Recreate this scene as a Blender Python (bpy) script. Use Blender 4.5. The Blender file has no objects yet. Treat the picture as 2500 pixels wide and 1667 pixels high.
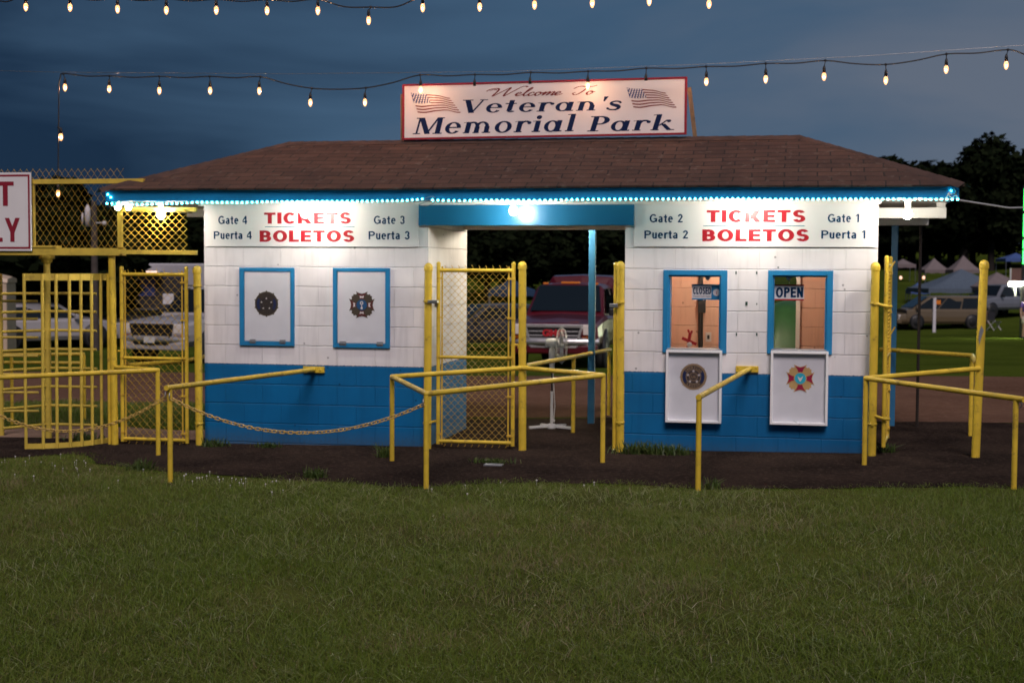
import bpy, math, random
import numpy as np
from mathutils import Vector, Matrix

rnd = random.Random(7)
sc = bpy.context.scene
COL = sc.collection

# ------------------------------------------------------------------ camera
F_PX = 50 / 36 * 2500                      # 50 mm lens, in photo pixels
PITCH = math.atan((833.5 - 657) / F_PX)
ROLL = 0.0057
CAM_H = 1.8
TH = math.atan(0.202)                      # yaw of the building against the picture plane
ORG = np.array([0.0, 14.235, 0.0])         # building frame origin (front wall, on the ground)
WA = np.array([math.cos(TH), -math.sin(TH), 0.0])   # along the front wall
WC = np.array([math.sin(TH), math.cos(TH), 0.0])    # away from the camera, into the building
_F = np.array([0, math.cos(PITCH), -math.sin(PITCH)])
_R0 = np.array([1.0, 0, 0]); _U0 = np.array([0, math.sin(PITCH), math.cos(PITCH)])
_R = math.cos(ROLL) * _R0 + math.sin(ROLL) * _U0
_U = -math.sin(ROLL) * _R0 + math.cos(ROLL) * _U0
_C = np.array([0, 0, CAM_H])

cam = bpy.data.cameras.new('camera')
cam.lens = 50; cam.sensor_width = 36; cam.clip_end = 2000; cam.clip_start = 0.05
cam.dof.use_dof = True; cam.dof.focus_distance = 8.6; cam.dof.aperture_fstop = 4.0
cam_o = bpy.data.objects.new('camera', cam); COL.objects.link(cam_o)
cam_o.matrix_world = Matrix(((_R[0], _U[0], -_F[0], 0), (_R[1], _U[1], -_F[1], 0), (_R[2], _U[2], -_F[2], CAM_H), (0, 0, 0, 1)))
sc.camera = cam_o

# ------------------------------------------------------------------ dusk sky, low frontal light, exposure
SUN_ELEV = math.radians(44); SUN_AZ = math.radians(177)      # behind the camera
w = bpy.data.worlds.new('World'); sc.world = w; w.use_nodes = True
nt = w.node_tree; N = nt.nodes; L = nt.links
bg = N['Background']
sky = N.new('ShaderNodeTexSky'); sky.sky_type = 'NISHITA'; sky.sun_disc = False
sky.sun_elevation = SUN_ELEV; sky.sun_rotation = SUN_AZ
tc = N.new('ShaderNodeTexCoord')
sep = N.new('ShaderNodeSeparateXYZ'); L.new(tc.outputs['Generated'], sep.inputs[0])
mp = N.new('ShaderNodeMapping'); mp.inputs['Scale'].default_value = (2.6, 2.6, 13.0); mp.inputs['Rotation'].default_value = (0, math.radians(9), 0)
L.new(tc.outputs['Generated'], mp.inputs[0])
nz = N.new('ShaderNodeTexNoise'); nz.inputs['Scale'].default_value = 1.3; nz.inputs['Detail'].default_value = 4; nz.inputs['Roughness'].default_value = 0.5; nz.inputs['Distortion'].default_value = 0.4
L.new(mp.outputs[0], nz.inputs[0])
# dusk cloud sheet: deep blue on the left, paler grey-blue towards the right, in soft slanting streaks
pos = N.new('ShaderNodeMapRange'); pos.clamp = False; pos.inputs['From Min'].default_value = -0.36; pos.inputs['From Max'].default_value = 0.36; L.new(sep.outputs['X'], pos.inputs['Value'])
nm = N.new('ShaderNodeMath'); nm.operation = 'MULTIPLY_ADD'; nm.inputs[1].default_value = 1.05; nm.inputs[2].default_value = -0.53; L.new(nz.outputs['Fac'], nm.inputs[0])
ad = N.new('ShaderNodeMath'); ad.operation = 'ADD'; ad.use_clamp = True; L.new(pos.outputs[0], ad.inputs[0]); L.new(nm.outputs[0], ad.inputs[1])
cr = N.new('ShaderNodeValToRGB'); ce = cr.color_ramp.elements
ce[0].position = 0.0; ce[0].color = (0.036, 0.100, 0.225, 1); ce[1].position = 1.0; ce[1].color = (0.52, 0.64, 0.86, 1)
k = ce.new(0.50); k.color = (0.215, 0.435, 0.745, 1)
L.new(ad.outputs[0], cr.inputs[0])
up5 = N.new('ShaderNodeMix'); up5.data_type = 'RGBA'; up5.blend_type = 'MULTIPLY'; up5.inputs['Factor'].default_value = 1.0; up5.inputs['B'].default_value = (5, 5, 5, 1); L.new(cr.outputs[0], up5.inputs['A'])
tint = N.new('ShaderNodeMix'); tint.data_type = 'RGBA'; tint.blend_type = 'MULTIPLY'; tint.inputs['Factor'].default_value = 1.0
tint.inputs['B'].default_value = (0.10, 0.16, 0.26, 1)
L.new(sky.outputs[0], tint.inputs['A'])
mix = N.new('ShaderNodeMix'); mix.data_type = 'RGBA'; mix.inputs['Factor'].default_value = 0.88
L.new(tint.outputs['Result'], mix.inputs['A']); L.new(up5.outputs['Result'], mix.inputs['B'])
L.new(mix.outputs['Result'], bg.inputs['Color'])
bg.inputs['Strength'].default_value = 0.05

sun = bpy.data.lights.new('sun', 'SUN'); sun.energy = 2.0; sun.angle = math.radians(22); sun.color = (1.0, 0.855, 0.85)
sun_o = bpy.data.objects.new('sun', sun); COL.objects.link(sun_o)
sun_dir = Vector((math.sin(SUN_AZ) * math.cos(SUN_ELEV), math.cos(SUN_AZ) * math.cos(SUN_ELEV), math.sin(SUN_ELEV)))
sun_o.rotation_euler = sun_dir.to_track_quat('Z', 'Y').to_euler()

vs = sc.view_settings
sc.display_settings.display_device = 'sRGB'
vs.view_transform = 'Standard'; vs.look = 'None'; vs.exposure = 0; vs.gamma = 1; vs.use_curve_mapping = False
sc.cycles.use_denoising = True
sc.cycles.sample_clamp_indirect = 4.0
sc.cycles.max_bounces = 6

# ------------------------------------------------------------------ placing helpers
def ray(x, y): return _F + (x - 1250) / F_PX * _R - (y - 833.5) / F_PX * _U
def W(p): return ORG + p[0] * WA + p[1] * WC + np.array([0, 0, p[2]])        # building frame -> world
def B(X): d = np.array(X, float) - ORG; return (float(d @ WA), float(d @ WC), float(X[2]))
def onwall(x, y, c=0.0):
    d = ray(x, y); t = (c - WC @ (_C - ORG)) / (WC @ d); return B(_C + t * d)
def gz(a, c):
    a = np.clip(a, -14, 30)
    return 0.0155 * a - 0.024 * np.clip(c - 3.2, 0, 60) + 0.05 * np.clip(c - 64, 0, 130)
def onground(x, y):
    d = ray(x, y); lo, hi = 2.0, 400.0
    f = lambda t: (_C + t * d)[2] - gz(*B(_C + t * d)[:2])
    for i in range(400):
        t = 2 * (200 ** (i / 399))
        if f(t) < 0: hi = t; break
        lo = t
    for _ in range(50):
        m = (lo + hi) / 2
        if f(m) < 0: hi = m
        else: lo = m
    return B(_C + hi * d)
def atdist(x, y, Y):                       # point on the pixel's ray at world depth Y
    d = ray(x, y); return _C + d * (Y / d[1])
def zat(a, c, y):                          # height whose picture row is y over the spot (a, c)
    X = W((a, c, 0)); lo, hi = -5.0, 30.0
    def row(z):
        v = X + np.array([0, 0, z]) - _C; return 833.5 - F_PX * (v @ _U) / (v @ _F)
    for _ in range(50):
        m = (lo + hi) / 2
        if row(m) > y: lo = m
        else: hi = m
    return (lo + hi) / 2

# ------------------------------------------------------------------ mesh builder
class MB:
    def __init__(s): s.v = []; s.f = []; s.sm = []
    def add(s, vs, fs, smooth=False):
        o = len(s.v); s.v.extend([tuple(map(float, p)) for p in vs])
        for f in fs: s.f.append(tuple(i + o for i in f)); s.sm.append(smooth)
        return s
    def box(s, a0, a1, c0, c1, z0, z1):
        vs = [(a0, c0, z0), (a1, c0, z0), (a1, c1, z0), (a0, c1, z0), (a0, c0, z1), (a1, c0, z1), (a1, c1, z1), (a0, c1, z1)]
        return s.add(vs, [(0, 3, 2, 1), (4, 5, 6, 7), (0, 1, 5, 4), (1, 2, 6, 5), (2, 3, 7, 6), (3, 0, 4, 7)])
    def obox(s, p, q, w, h):               # bar from p to q with rectangular section w (sideways) x h (upright)
        p, q = np.array(p, float), np.array(q, float); d = q - p; d /= np.linalg.norm(d)
        up = np.array([0, 0, 1.0])
        if abs(d[2]) > 0.95: up = np.array([0, 1.0, 0])
        x = np.cross(d, up); x /= np.linalg.norm(x); y = np.cross(x, d)
        vs = [e + sx * x * w / 2 + sy * y * h / 2 for e in (p, q) for sx, sy in ((-1, -1), (1, -1), (1, 1), (-1, 1))]
        return s.add(vs, [(3, 2, 1, 0), (4, 5, 6, 7), (0, 1, 5, 4), (1, 2, 6, 5), (2, 3, 7, 6), (3, 0, 4, 7)])
    def tube(s, pts, r, n=12, closed=False, caps=True, smooth=True):
        P = [np.array(p, float) for p in pts]; m = len(P)
        rs = r if hasattr(r, '__len__') else [r] * m
        T = []
        for i in range(m):
            if closed: t = P[(i + 1) % m] - P[i - 1]
            else:
                t = np.zeros(3)
                if i > 0: t = t + (P[i] - P[i - 1]) / max(1e-9, np.linalg.norm(P[i] - P[i - 1]))
                if i < m - 1: t = t + (P[i + 1] - P[i]) / max(1e-9, np.linalg.norm(P[i + 1] - P[i]))
            nn = np.linalg.norm(t); T.append(t / nn if nn > 1e-9 else np.array([0, 0, 1.0]))
        u = np.cross(T[0], [0, 0, 1.0])
        if np.linalg.norm(u) < 0.1: u = np.cross(T[0], [0, 1.0, 0])
        u /= np.linalg.norm(u); vs = []
        for i in range(m):
            u = u - T[i] * (u @ T[i]); u /= np.linalg.norm(u); v = np.cross(T[i], u)
            k = 1.0
            if 0 < i < m - 1 or closed:    # keep the section round at mitred bends
                a = P[i] - P[i - 1]; b = P[(i + 1) % m] - P[i]
                ca = (a @ b) / max(1e-9, np.linalg.norm(a) * np.linalg.norm(b))
                k = 1 / max(0.6, math.sqrt(max(0, (1 + ca) / 2)))
            for j in range(n):
                an = 2 * math.pi * j / n; vs.append(P[i] + (u * math.cos(an) * k + v * math.sin(an)) * rs[i])
        fs = []
        for i in range(m if closed else m - 1):
            i2 = (i + 1) % m
            for j in range(n): fs.append((i * n + j, i * n + (j + 1) % n, i2 * n + (j + 1) % n, i2 * n + j))
        s.add(vs, fs, smooth)
        if caps and not closed:
            s.add(vs[:n], [tuple(range(n - 1, -1, -1))]); s.add(vs[-n:], [tuple(range(n))])
        return s
    def lathe(s, prof, c=(0, 0, 0), n=20, axis='z', smooth=True):
        vs = []
        for r, h in prof:
            for j in range(n):
                a = 2 * math.pi * j / n; x, y = r * math.cos(a), r * math.sin(a)
                p = {'z': (x, y, h), 'c': (x, h, y), 'a': (h, x, y)}[axis]
                vs.append((p[0] + c[0], p[1] + c[1], p[2] + c[2]))
        fs = []
        for i in range(len(prof) - 1):
            for j in range(n):
                q = (i * n + j, i * n + (j + 1) % n, (i + 1) * n + (j + 1) % n, (i + 1) * n + j)
                fs.append(q if axis != 'c' else q[::-1])
        return s.add(vs, fs, smooth)
    def ball(s, c, r, n=12, m=8, sz=1.0):
        return s.lathe([(max(1e-4, r * math.sin(math.pi * i / m)), -r * sz * math.cos(math.pi * i / m)) for i in range(m + 1)], c, n)
    def slab(s, poly, c0, c1):             # polygon in (a, z) given thickness from c0 (front) to c1
        n = len(poly)
        ar = sum(poly[i][0] * poly[(i + 1) % n][1] - poly[(i + 1) % n][0] * poly[i][1] for i in range(n))
        if ar < 0: poly = poly[::-1]
        vs = [(x, c0, z) for x, z in poly] + [(x, c1, z) for x, z in poly]
        fs = [tuple(range(n)), tuple(range(2 * n - 1, n - 1, -1))]
        for i in range(n): fs.append((i, i + n, (i + 1) % n + n, (i + 1) % n))
        return s.add(vs, fs)
    def strip(s, outer, inner, c0, c1):    # ring or ribbon between two polylines in (a, z)
        for i in range(len(outer) - 1): s.slab([outer[i], outer[i + 1], inner[i + 1], inner[i]], c0, c1)
        return s
    def quad(s, *p): return s.add(p, [tuple(range(len(p)))])
    def mesh(s, name, base=(0, 0, 0)):
        me = bpy.data.meshes.new(name)
        me.from_pydata([(x - base[0], y - base[1], z - base[2]) for x, y, z in s.v], [], s.f)
        me.polygons.foreach_set('use_smooth', s.sm); me.update(); return me

ROOT = {}
def settag(o, label=None, cat=None, group=None, kind=None):
    for k, v in (('label', label), ('category', cat), ('group', group), ('kind', kind)):
        if v: o[k] = v
    return o
def thing(name, label, cat, base, group=None, rot=-TH, world=False):
    o = bpy.data.objects.new(name, None); COL.objects.link(o); o.empty_display_size = 0.1
    o.location = base if world else W(base); o.rotation_euler = (0, 0, rot)
    ROOT[o] = (0, 0, 0) if world else tuple(base)
    return settag(o, label, cat, group)
def part(parent, name, mb, m, bevel=0, label=None, kind=None):
    base = ROOT[parent]; o = bpy.data.objects.new(name, mb.mesh(name, base)); COL.objects.link(o)
    o.data.materials.append(m); o.parent = parent; ROOT[o] = base
    if bevel:
        b = o.modifiers.new('bevel', 'BEVEL'); b.width = bevel; b.segments = 2; b.limit_method = 'ANGLE'
    return settag(o, label, kind=kind)
def single(name, mb, m, label, cat, base, group=None, kind=None, bevel=0):
    o = bpy.data.objects.new(name, mb.mesh(name, base)); COL.objects.link(o); o.data.materials.append(m)
    o.location = W(base); o.rotation_euler = (0, 0, -TH); ROOT[o] = tuple(base)
    if bevel:
        b = o.modifiers.new('bevel', 'BEVEL'); b.width = bevel; b.segments = 2; b.limit_method = 'ANGLE'
    return settag(o, label, cat, group, kind)
def dup(root, loc, rot, label, group=None, scale=None):
    def cp(o, par):
        c = o.copy(); COL.objects.link(c)
        if par is not None: c.parent = par
        for ch in [k for k in bpy.data.objects if k.parent == o]: cp(ch, c)
        return c
    r = cp(root, None); r.location = loc; r.rotation_euler = (0, 0, rot); r['label'] = label
    if scale: r.scale = scale
    if group: r['group'] = group
    return r

# ------------------------------------------------------------------ materials
def mat(name, col, rough=0.5, metal=0.0, var=0.0, vscale=6.0, bump=0.0, bscale=60.0, emit=None, estr=0.0, spec=0.5, coat=0.0, dirt=None, dscale=3.0, dlo=0.55, dhi=0.75, damt=0.6):
    m = bpy.data.materials.new(name); m.use_nodes = True; t = m.node_tree; n = t.nodes; l = t.links
    b = n['Principled BSDF']
    b.inputs['Roughness'].default_value = rough; b.inputs['Metallic'].default_value = metal
    b.inputs['Specular IOR Level'].default_value = spec; b.inputs['Coat Weight'].default_value = coat
    b.inputs['Base Color'].default_value = (*col, 1)
    tcn = n.new('ShaderNodeTexCoord'); last = None
    if var:
        q = n.new('ShaderNodeTexNoise'); q.inputs['Scale'].default_value = vscale; q.inputs['Detail'].default_value = 5
        l.new(tcn.outputs['Object'], q.inputs['Vector'])
        r = n.new('ShaderNodeMapRange'); r.inputs['From Min'].default_value = 0.3; r.inputs['From Max'].default_value = 0.7
        r.inputs['To Min'].default_value = 1 - var; r.inputs['To Max'].default_value = 1 + var; l.new(q.outputs['Fac'], r.inputs['Value'])
        x = n.new('ShaderNodeMix'); x.data_type = 'RGBA'; x.blend_type = 'MULTIPLY'; x.inputs['Factor'].default_value = 1
        x.inputs['A'].default_value = (*col, 1); l.new(r.outputs[0], x.inputs['B']); last = x.outputs['Result']
    if dirt:
        q = n.new('ShaderNodeTexNoise'); q.inputs['Scale'].default_value = dscale; q.inputs['Detail'].default_value = 7; q.inputs['Roughness'].default_value = 0.65
        l.new(tcn.outputs['Object'], q.inputs['Vector'])
        r = n.new('ShaderNodeMapRange'); r.inputs['From Min'].default_value = dlo; r.inputs['From Max'].default_value = dhi; r.inputs['To Max'].default_value = damt
        l.new(q.outputs['Fac'], r.inputs['Value'])
        x = n.new('ShaderNodeMix'); x.data_type = 'RGBA'; l.new(r.outputs[0], x.inputs['Factor'])
        if last: l.new(last, x.inputs['A'])
        else: x.inputs['A'].default_value = (*col, 1)
        x.inputs['B'].default_value = (*dirt, 1); last = x.outputs['Result']
    if last: l.new(last, b.inputs['Base Color'])
    if bump:
        q = n.new('ShaderNodeTexNoise'); q.inputs['Scale'].default_value = bscale; q.inputs['Detail'].default_value = 4
        l.new(tcn.outputs['Object'], q.inputs['Vector'])
        u = n.new('ShaderNodeBump'); u.inputs['Strength'].default_value = bump; u.inputs['Distance'].default_value = 0.01
        l.new(q.outputs['Fac'], u.inputs['Height']); l.new(u.outputs[0], b.inputs['Normal'])
    if emit:
        b.inputs['Emission Color'].default_value = (*emit, 1); b.inputs['Emission Strength'].default_value = estr
    return m

YEL = (0.66, 0.455, 0.040)
M = dict(
    yellow=mat('yellow_paint', YEL, 0.42, var=0.16, vscale=6, bump=0.15, bscale=50, dirt=(0.20, 0.115, 0.035), dscale=11, dlo=0.56, dhi=0.70, damt=0.7),
    yellow_old=mat('weathered_yellow_paint', (0.58, 0.42, 0.06), 0.5, var=0.15, vscale=7, bump=0.1, dirt=(0.16, 0.10, 0.03), dscale=8, dlo=0.55, dhi=0.7, damt=0.55),
    yellow_wire=mat('yellow_wire_paint', (0.60, 0.38, 0.04), 0.45, var=0.12, vscale=20),
    chain=mat('gold_chain_paint', (0.58, 0.38, 0.10), 0.4, var=0.1, vscale=30),
    steel=mat('galvanized_steel', (0.45, 0.45, 0.46), 0.35, metal=0.9, var=0.1, vscale=30),
    blue=mat('blue_trim_paint', (0.02, 0.20, 0.42), 0.32, var=0.08, vscale=5, bump=0.05, bscale=30),
    bluefascia=mat('blue_fascia_paint', (0.006, 0.14, 0.30), 0.4, var=0.08, vscale=4, bump=0.05, bscale=25, dirt=(0.10, 0.22, 0.36), dscale=3, dlo=0.6, dhi=0.8, damt=0.35),
    bluepost=mat('blue_post_paint', (0.03, 0.17, 0.34), 0.45, var=0.08, vscale=5),
    white=mat('white_trim_paint', (0.74, 0.72, 0.69), 0.45, var=0.05, vscale=5, bump=0.05),
    signwhite=mat('white_sign_sheet', (0.74, 0.72, 0.72), 0.28, var=0.03, vscale=3),
    trayrim=mat('white_rim_paint', (0.84, 0.83, 0.84), 0.35, var=0.03), tray=mat('white_shutter_paint', (0.62, 0.62, 0.66), 0.35, var=0.04, vscale=6),
    signred=mat('red_vinyl', (0.36, 0.012, 0.022), 0.4, spec=.3), signnavy=mat('dark_blue_vinyl', (0.002, 0.035, 0.10), 0.6, spec=.05),
    navy2=mat('navy_vinyl', (0.003, 0.014, 0.065), 0.6, spec=.15), maroon=mat('maroon_vinyl', (0.25, 0.018, 0.035), 0.5, spec=.2),
    rust=mat('brown_red_vinyl', (0.18, 0.022, 0.022), 0.6, spec=.15), teal=mat('teal_line_vinyl', (0.05, 0.20, 0.26), 0.4),
    black=mat('black_plastic', (0.015, 0.015, 0.017), 0.45), rubber=mat('tyre_rubber', (0.02, 0.02, 0.02), 0.8, var=0.2),
    glassdark=mat('dark_car_glass', (0.008, 0.011, 0.014), 0.06, spec=0.6),
    chrome=mat('chrome', (0.70, 0.68, 0.68), 0.28, metal=0.75),
    wood=mat('weathered_wood', (0.22, 0.15, 0.085), 0.7, var=0.2, vscale=12, bump=0.2),
    greyplate=mat('tin_grey', (0.30, 0.31, 0.33), 0.4, metal=0.6),
)
def emat(name, col, s): return mat(name, (0.8, 0.8, 0.8), 0.4, emit=col, estr=s)
M['lamp'] = emat('lit_white_bulb', (1.0, 0.90, 0.76), 380)
M['flood'] = emat('lit_flood_lamp', (1.0, 0.80, 0.55), 120)
M['filament'] = emat('lit_filament', (1.0, 0.47, 0.23), 1500)
M['rearlamp'] = emat('lit_rear_bulb', (1.0, 0.86, 0.66), 900)
M['led'] = emat('cyan_led', (0.07, 0.80, 0.90), 28)
M['indoor'] = emat('lit_indoor_bulb', (1.0, 0.78, 0.58), 950)
M['greenled'] = emat('green_led', (0.02, 1.0, 0.08), 9)
M['whitestrip'] = emat('lit_white_tube', (0.95, 1.0, 0.66), 1000)

def glass_mat():
    m = bpy.data.materials.new('window_glass'); m.use_nodes = True; t = m.node_tree; n = t.nodes; l = t.links
    n.remove(n['Principled BSDF']); tr = n.new('ShaderNodeBsdfTransparent'); tr.inputs[0].default_value = (0.93, 0.95, 0.94, 1)
    gl = n.new('ShaderNodeBsdfGlossy'); gl.inputs['Roughness'].default_value = 0.03; gl.inputs['Color'].default_value = (1, 1, 1, 1)
    fr = n.new('ShaderNodeFresnel'); fr.inputs[0].default_value = 1.45; mx = n.new('ShaderNodeMixShader')
    l.new(fr.outputs[0], mx.inputs[0]); l.new(tr.outputs[0], mx.inputs[1]); l.new(gl.outputs[0], mx.inputs[2]); l.new(mx.outputs[0], n['Material Output'].inputs[0])
    return m
M['glass'] = glass_mat()
def bulb_glass():
    m = bpy.data.materials.new('glowing_bulb_glass'); m.use_nodes = True; t = m.node_tree; n = t.nodes; l = t.links
    n.remove(n['Principled BSDF']); tr = n.new('ShaderNodeBsdfTransparent'); em = n.new('ShaderNodeEmission'); em.inputs[0].default_value = (1.0, 0.44, 0.14, 1); em.inputs[1].default_value = 1.25
    ad = n.new('ShaderNodeAddShader'); l.new(tr.outputs[0], ad.inputs[0]); l.new(em.outputs[0], ad.inputs[1]); l.new(ad.outputs[0], n['Material Output'].inputs[0]); return m
M['string'] = bulb_glass()

def block_mat(name, split, c_low, c_high, bz=0.0):
    """painted concrete blocks, running bond; the paint changes colour at height `split` (object space)"""
    m = bpy.data.materials.new(name); m.use_nodes = True; t = m.node_tree; n = t.nodes; l = t.links; b = n['Principled BSDF']
    tcn = n.new('ShaderNodeTexCoord'); s3 = n.new('ShaderNodeSeparateXYZ'); l.new(tcn.outputs['Object'], s3.inputs[0])
    ad = n.new('ShaderNodeMath'); ad.operation = 'ADD'; l.new(s3.outputs['X'], ad.inputs[0]); l.new(s3.outputs['Y'], ad.inputs[1])
    zz = n.new('ShaderNodeMath'); zz.operation = 'SUBTRACT'; zz.inputs[1].default_value = bz; l.new(s3.outputs['Z'], zz.inputs[0])
    cb = n.new('ShaderNodeCombineXYZ'); l.new(ad.outputs[0], cb.inputs[0]); l.new(zz.outputs[0], cb.inputs[1])
    wob = n.new('ShaderNodeTexNoise'); wob.inputs['Scale'].default_value = 7; wob.inputs['Detail'].default_value = 2; l.new(tcn.outputs['Object'], wob.inputs['Vector'])
    wm = n.new('ShaderNodeVectorMath'); wm.operation = 'MULTIPLY_ADD'; wm.inputs[1].default_value = (0.012, 0.012, 0); l.new(wob.outputs['Color'], wm.inputs[0]); l.new(cb.outputs[0], wm.inputs[2])
    br = n.new('ShaderNodeTexBrick'); br.offset = 0.5; br.inputs['Scale'].default_value = 1; br.inputs['Brick Width'].default_value = 0.4064; br.inputs['Row Height'].default_value = 0.2032
    br.inputs['Mortar Size'].default_value = 0.0042; br.inputs['Mortar Smooth'].default_value = 0.9
    br.inputs['Color1'].default_value = (1, 1, 1, 1); br.inputs['Color2'].default_value = (0.93, 0.93, 0.94, 1); br.inputs['Mortar'].default_value = (0.86, 0.86, 0.87, 1)
    l.new(wm.outputs[0], br.inputs['Vector'])
    g = n.new('ShaderNodeMath'); g.operation = 'GREATER_THAN'; g.inputs[1].default_value = split
    w2 = n.new('ShaderNodeTexNoise'); w2.inputs['Scale'].default_value = 40; w2.inputs['Detail'].default_value = 3; l.new(tcn.outputs['Object'], w2.inputs['Vector'])
    w3 = n.new('ShaderNodeMath'); w3.operation = 'MULTIPLY_ADD'; w3.inputs[1].default_value = 0.022; l.new(w2.outputs['Fac'], w3.inputs[0]); l.new(s3.outputs['Z'], w3.inputs[2])
    l.new(w3.outputs[0], g.inputs[0])
    cx = n.new('ShaderNodeMix'); cx.data_type = 'RGBA'; cx.inputs['A'].default_value = (*c_low, 1); cx.inputs['B'].default_value = (*c_high, 1); l.new(g.outputs[0], cx.inputs['Factor'])
    v = n.new('ShaderNodeTexNoise'); v.inputs['Scale'].default_value = 2.2; v.inputs['Detail'].default_value = 6; l.new(tcn.outputs['Object'], v.inputs['Vector'])
    vr = n.new('ShaderNodeMapRange'); vr.inputs['From Min'].default_value = 0.3; vr.inputs['From Max'].default_value = 0.7; vr.inputs['To Min'].default_value = 0.88; vr.inputs['To Max'].default_value = 1.08; l.new(v.outputs['Fac'], vr.inputs['Value'])
    m1 = n.new('ShaderNodeMix'); m1.data_type = 'RGBA'; m1.blend_type = 'MULTIPLY'; m1.inputs['Factor'].default_value = 1; l.new(cx.outputs['Result'], m1.inputs['A']); l.new(vr.outputs[0], m1.inputs['B'])
    m2 = n.new('ShaderNodeMix'); m2.data_type = 'RGBA'; m2.blend_type = 'MULTIPLY'; m2.inputs['Factor'].default_value = 1; l.new(m1.outputs['Result'], m2.inputs['A']); l.new(br.outputs['Color'], m2.inputs['B'])
    # bed joints read stronger than the filled head joints
    bj = n.new('ShaderNodeSeparateXYZ'); l.new(wm.outputs[0], bj.inputs[0]); bd = n.new('ShaderNodeMath'); bd.operation = 'DIVIDE'; bd.inputs[1].default_value = 0.2032; l.new(bj.outputs['Y'], bd.inputs[0])
    bp_ = n.new('ShaderNodeMath'); bp_.operation = 'PINGPONG'; bp_.inputs[1].default_value = 0.5; l.new(bd.outputs[0], bp_.inputs[0])
    bm_ = n.new('ShaderNodeMapRange'); bm_.inputs['From Min'].default_value = 0.010; bm_.inputs['From Max'].default_value = 0.036; bm_.inputs['To Min'].default_value = 0.0; bm_.inputs['To Max'].default_value = 1.0; l.new(bp_.outputs[0], bm_.inputs['Value'])
    bc = n.new('ShaderNodeMapRange'); bc.inputs['To Min'].default_value = 0.925; bc.inputs['To Max'].default_value = 1.0; l.new(bm_.outputs[0], bc.inputs['Value'])
    mj = n.new('ShaderNodeMix'); mj.data_type = 'RGBA'; mj.blend_type = 'MULTIPLY'; mj.inputs['Factor'].default_value = 1; l.new(m2.outputs['Result'], mj.inputs['A']); l.new(bc.outputs[0], mj.inputs['B']); m2 = mj
    # rain streaks and handled patches
    sm = n.new('ShaderNodeMapping'); sm.inputs['Scale'].default_value = (9, 9, 0.9); l.new(tcn.outputs['Object'], sm.inputs[0])
    sn = n.new('ShaderNodeTexNoise'); sn.inputs['Scale'].default_value = 1.6; sn.inputs['Detail'].default_value = 6; l.new(sm.outputs[0], sn.inputs['Vector'])
    sr = n.new('ShaderNodeMapRange'); sr.inputs['From Min'].default_value = 0.52; sr.inputs['From Max'].default_value = 0.75; sr.inputs['To Min'].default_value = 1.0; sr.inputs['To Max'].default_value = 0.86; l.new(sn.outputs['Fac'], sr.inputs['Value'])
    ms = n.new('ShaderNodeMix'); ms.data_type = 'RGBA'; ms.blend_type = 'MULTIPLY'; ms.inputs['Factor'].default_value = 1; l.new(m2.outputs['Result'], ms.inputs['A']); l.new(sr.outputs[0], ms.inputs['B']); m2 = ms
    # pits and scuffs
    pt = n.new('ShaderNodeTexVoronoi'); pt.inputs['Scale'].default_value = 5.5; l.new(tcn.outputs['Object'], pt.inputs['Vector'])
    pr = n.new('ShaderNodeMapRange'); pr.inputs['From Min'].default_value = 0.045; pr.inputs['From Max'].default_value = 0.075; pr.inputs['To Min'].default_value = 0.45; pr.inputs['To Max'].default_value = 1.0; l.new(pt.outputs['Distance'], pr.inputs['Value'])
    m3 = n.new('ShaderNodeMix'); m3.data_type = 'RGBA'; m3.blend_type = 'MULTIPLY'; m3.inputs['Factor'].default_value = 1; l.new(m2.outputs['Result'], m3.inputs['A']); l.new(pr.outputs[0], m3.inputs['B'])
    # splash dirt above the ground, irregular
    dz = n.new('ShaderNodeMapRange'); dz.inputs['From Min'].default_value = -0.05; dz.inputs['From Max'].default_value = 0.16; dz.inputs['To Min'].default_value = 1.0; dz.inputs['To Max'].default_value = 0.0; l.new(s3.outputs['Z'], dz.inputs['Value'])
    dn = n.new('ShaderNodeMath'); dn.operation = 'MULTIPLY'; l.new(dz.outputs[0], dn.inputs[0]); l.new(w2.outputs['Fac'], dn.inputs[1])
    m4 = n.new('ShaderNodeMix'); m4.data_type = 'RGBA'; m4.inputs['B'].default_value = (0.07, 0.07, 0.06, 1); l.new(dn.outputs[0], m4.inputs['Factor']); l.new(m3.outputs['Result'], m4.inputs['A'])
    l.new(m4.outputs['Result'], b.inputs['Base Color']); b.inputs['Roughness'].default_value = 0.55; b.inputs['Specular IOR Level'].default_value = 0.3
    bp = n.new('ShaderNodeBump'); bp.inputs['Strength'].default_value = 0.65; bp.inputs['Distance'].default_value = 0.006; bp.invert = True; l.new(br.outputs['Fac'], bp.inputs['Height']); bpj = n.new('ShaderNodeBump'); bpj.inputs['Strength'].default_value = 0.45; bpj.inputs['Distance'].default_value = 0.007; l.new(bm_.outputs[0], bpj.inputs['Height']); l.new(bp.outputs[0], bpj.inputs['Normal']); bp = bpj
    b2 = n.new('ShaderNodeBump'); b2.inputs['Strength'].default_value = 0.22; b2.inputs['Distance'].default_value = 0.004
    n4 = n.new('ShaderNodeTexNoise'); n4.inputs['Scale'].default_value = 70; n4.inputs['Detail'].default_value = 5; l.new(tcn.outputs['Object'], n4.inputs['Vector'])
    l.new(n4.outputs['Fac'], b2.inputs['Height']); l.new(bp.outputs[0], b2.inputs['Normal']); l.new(b2.outputs[0], b.inputs['Normal'])
    return m

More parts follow.
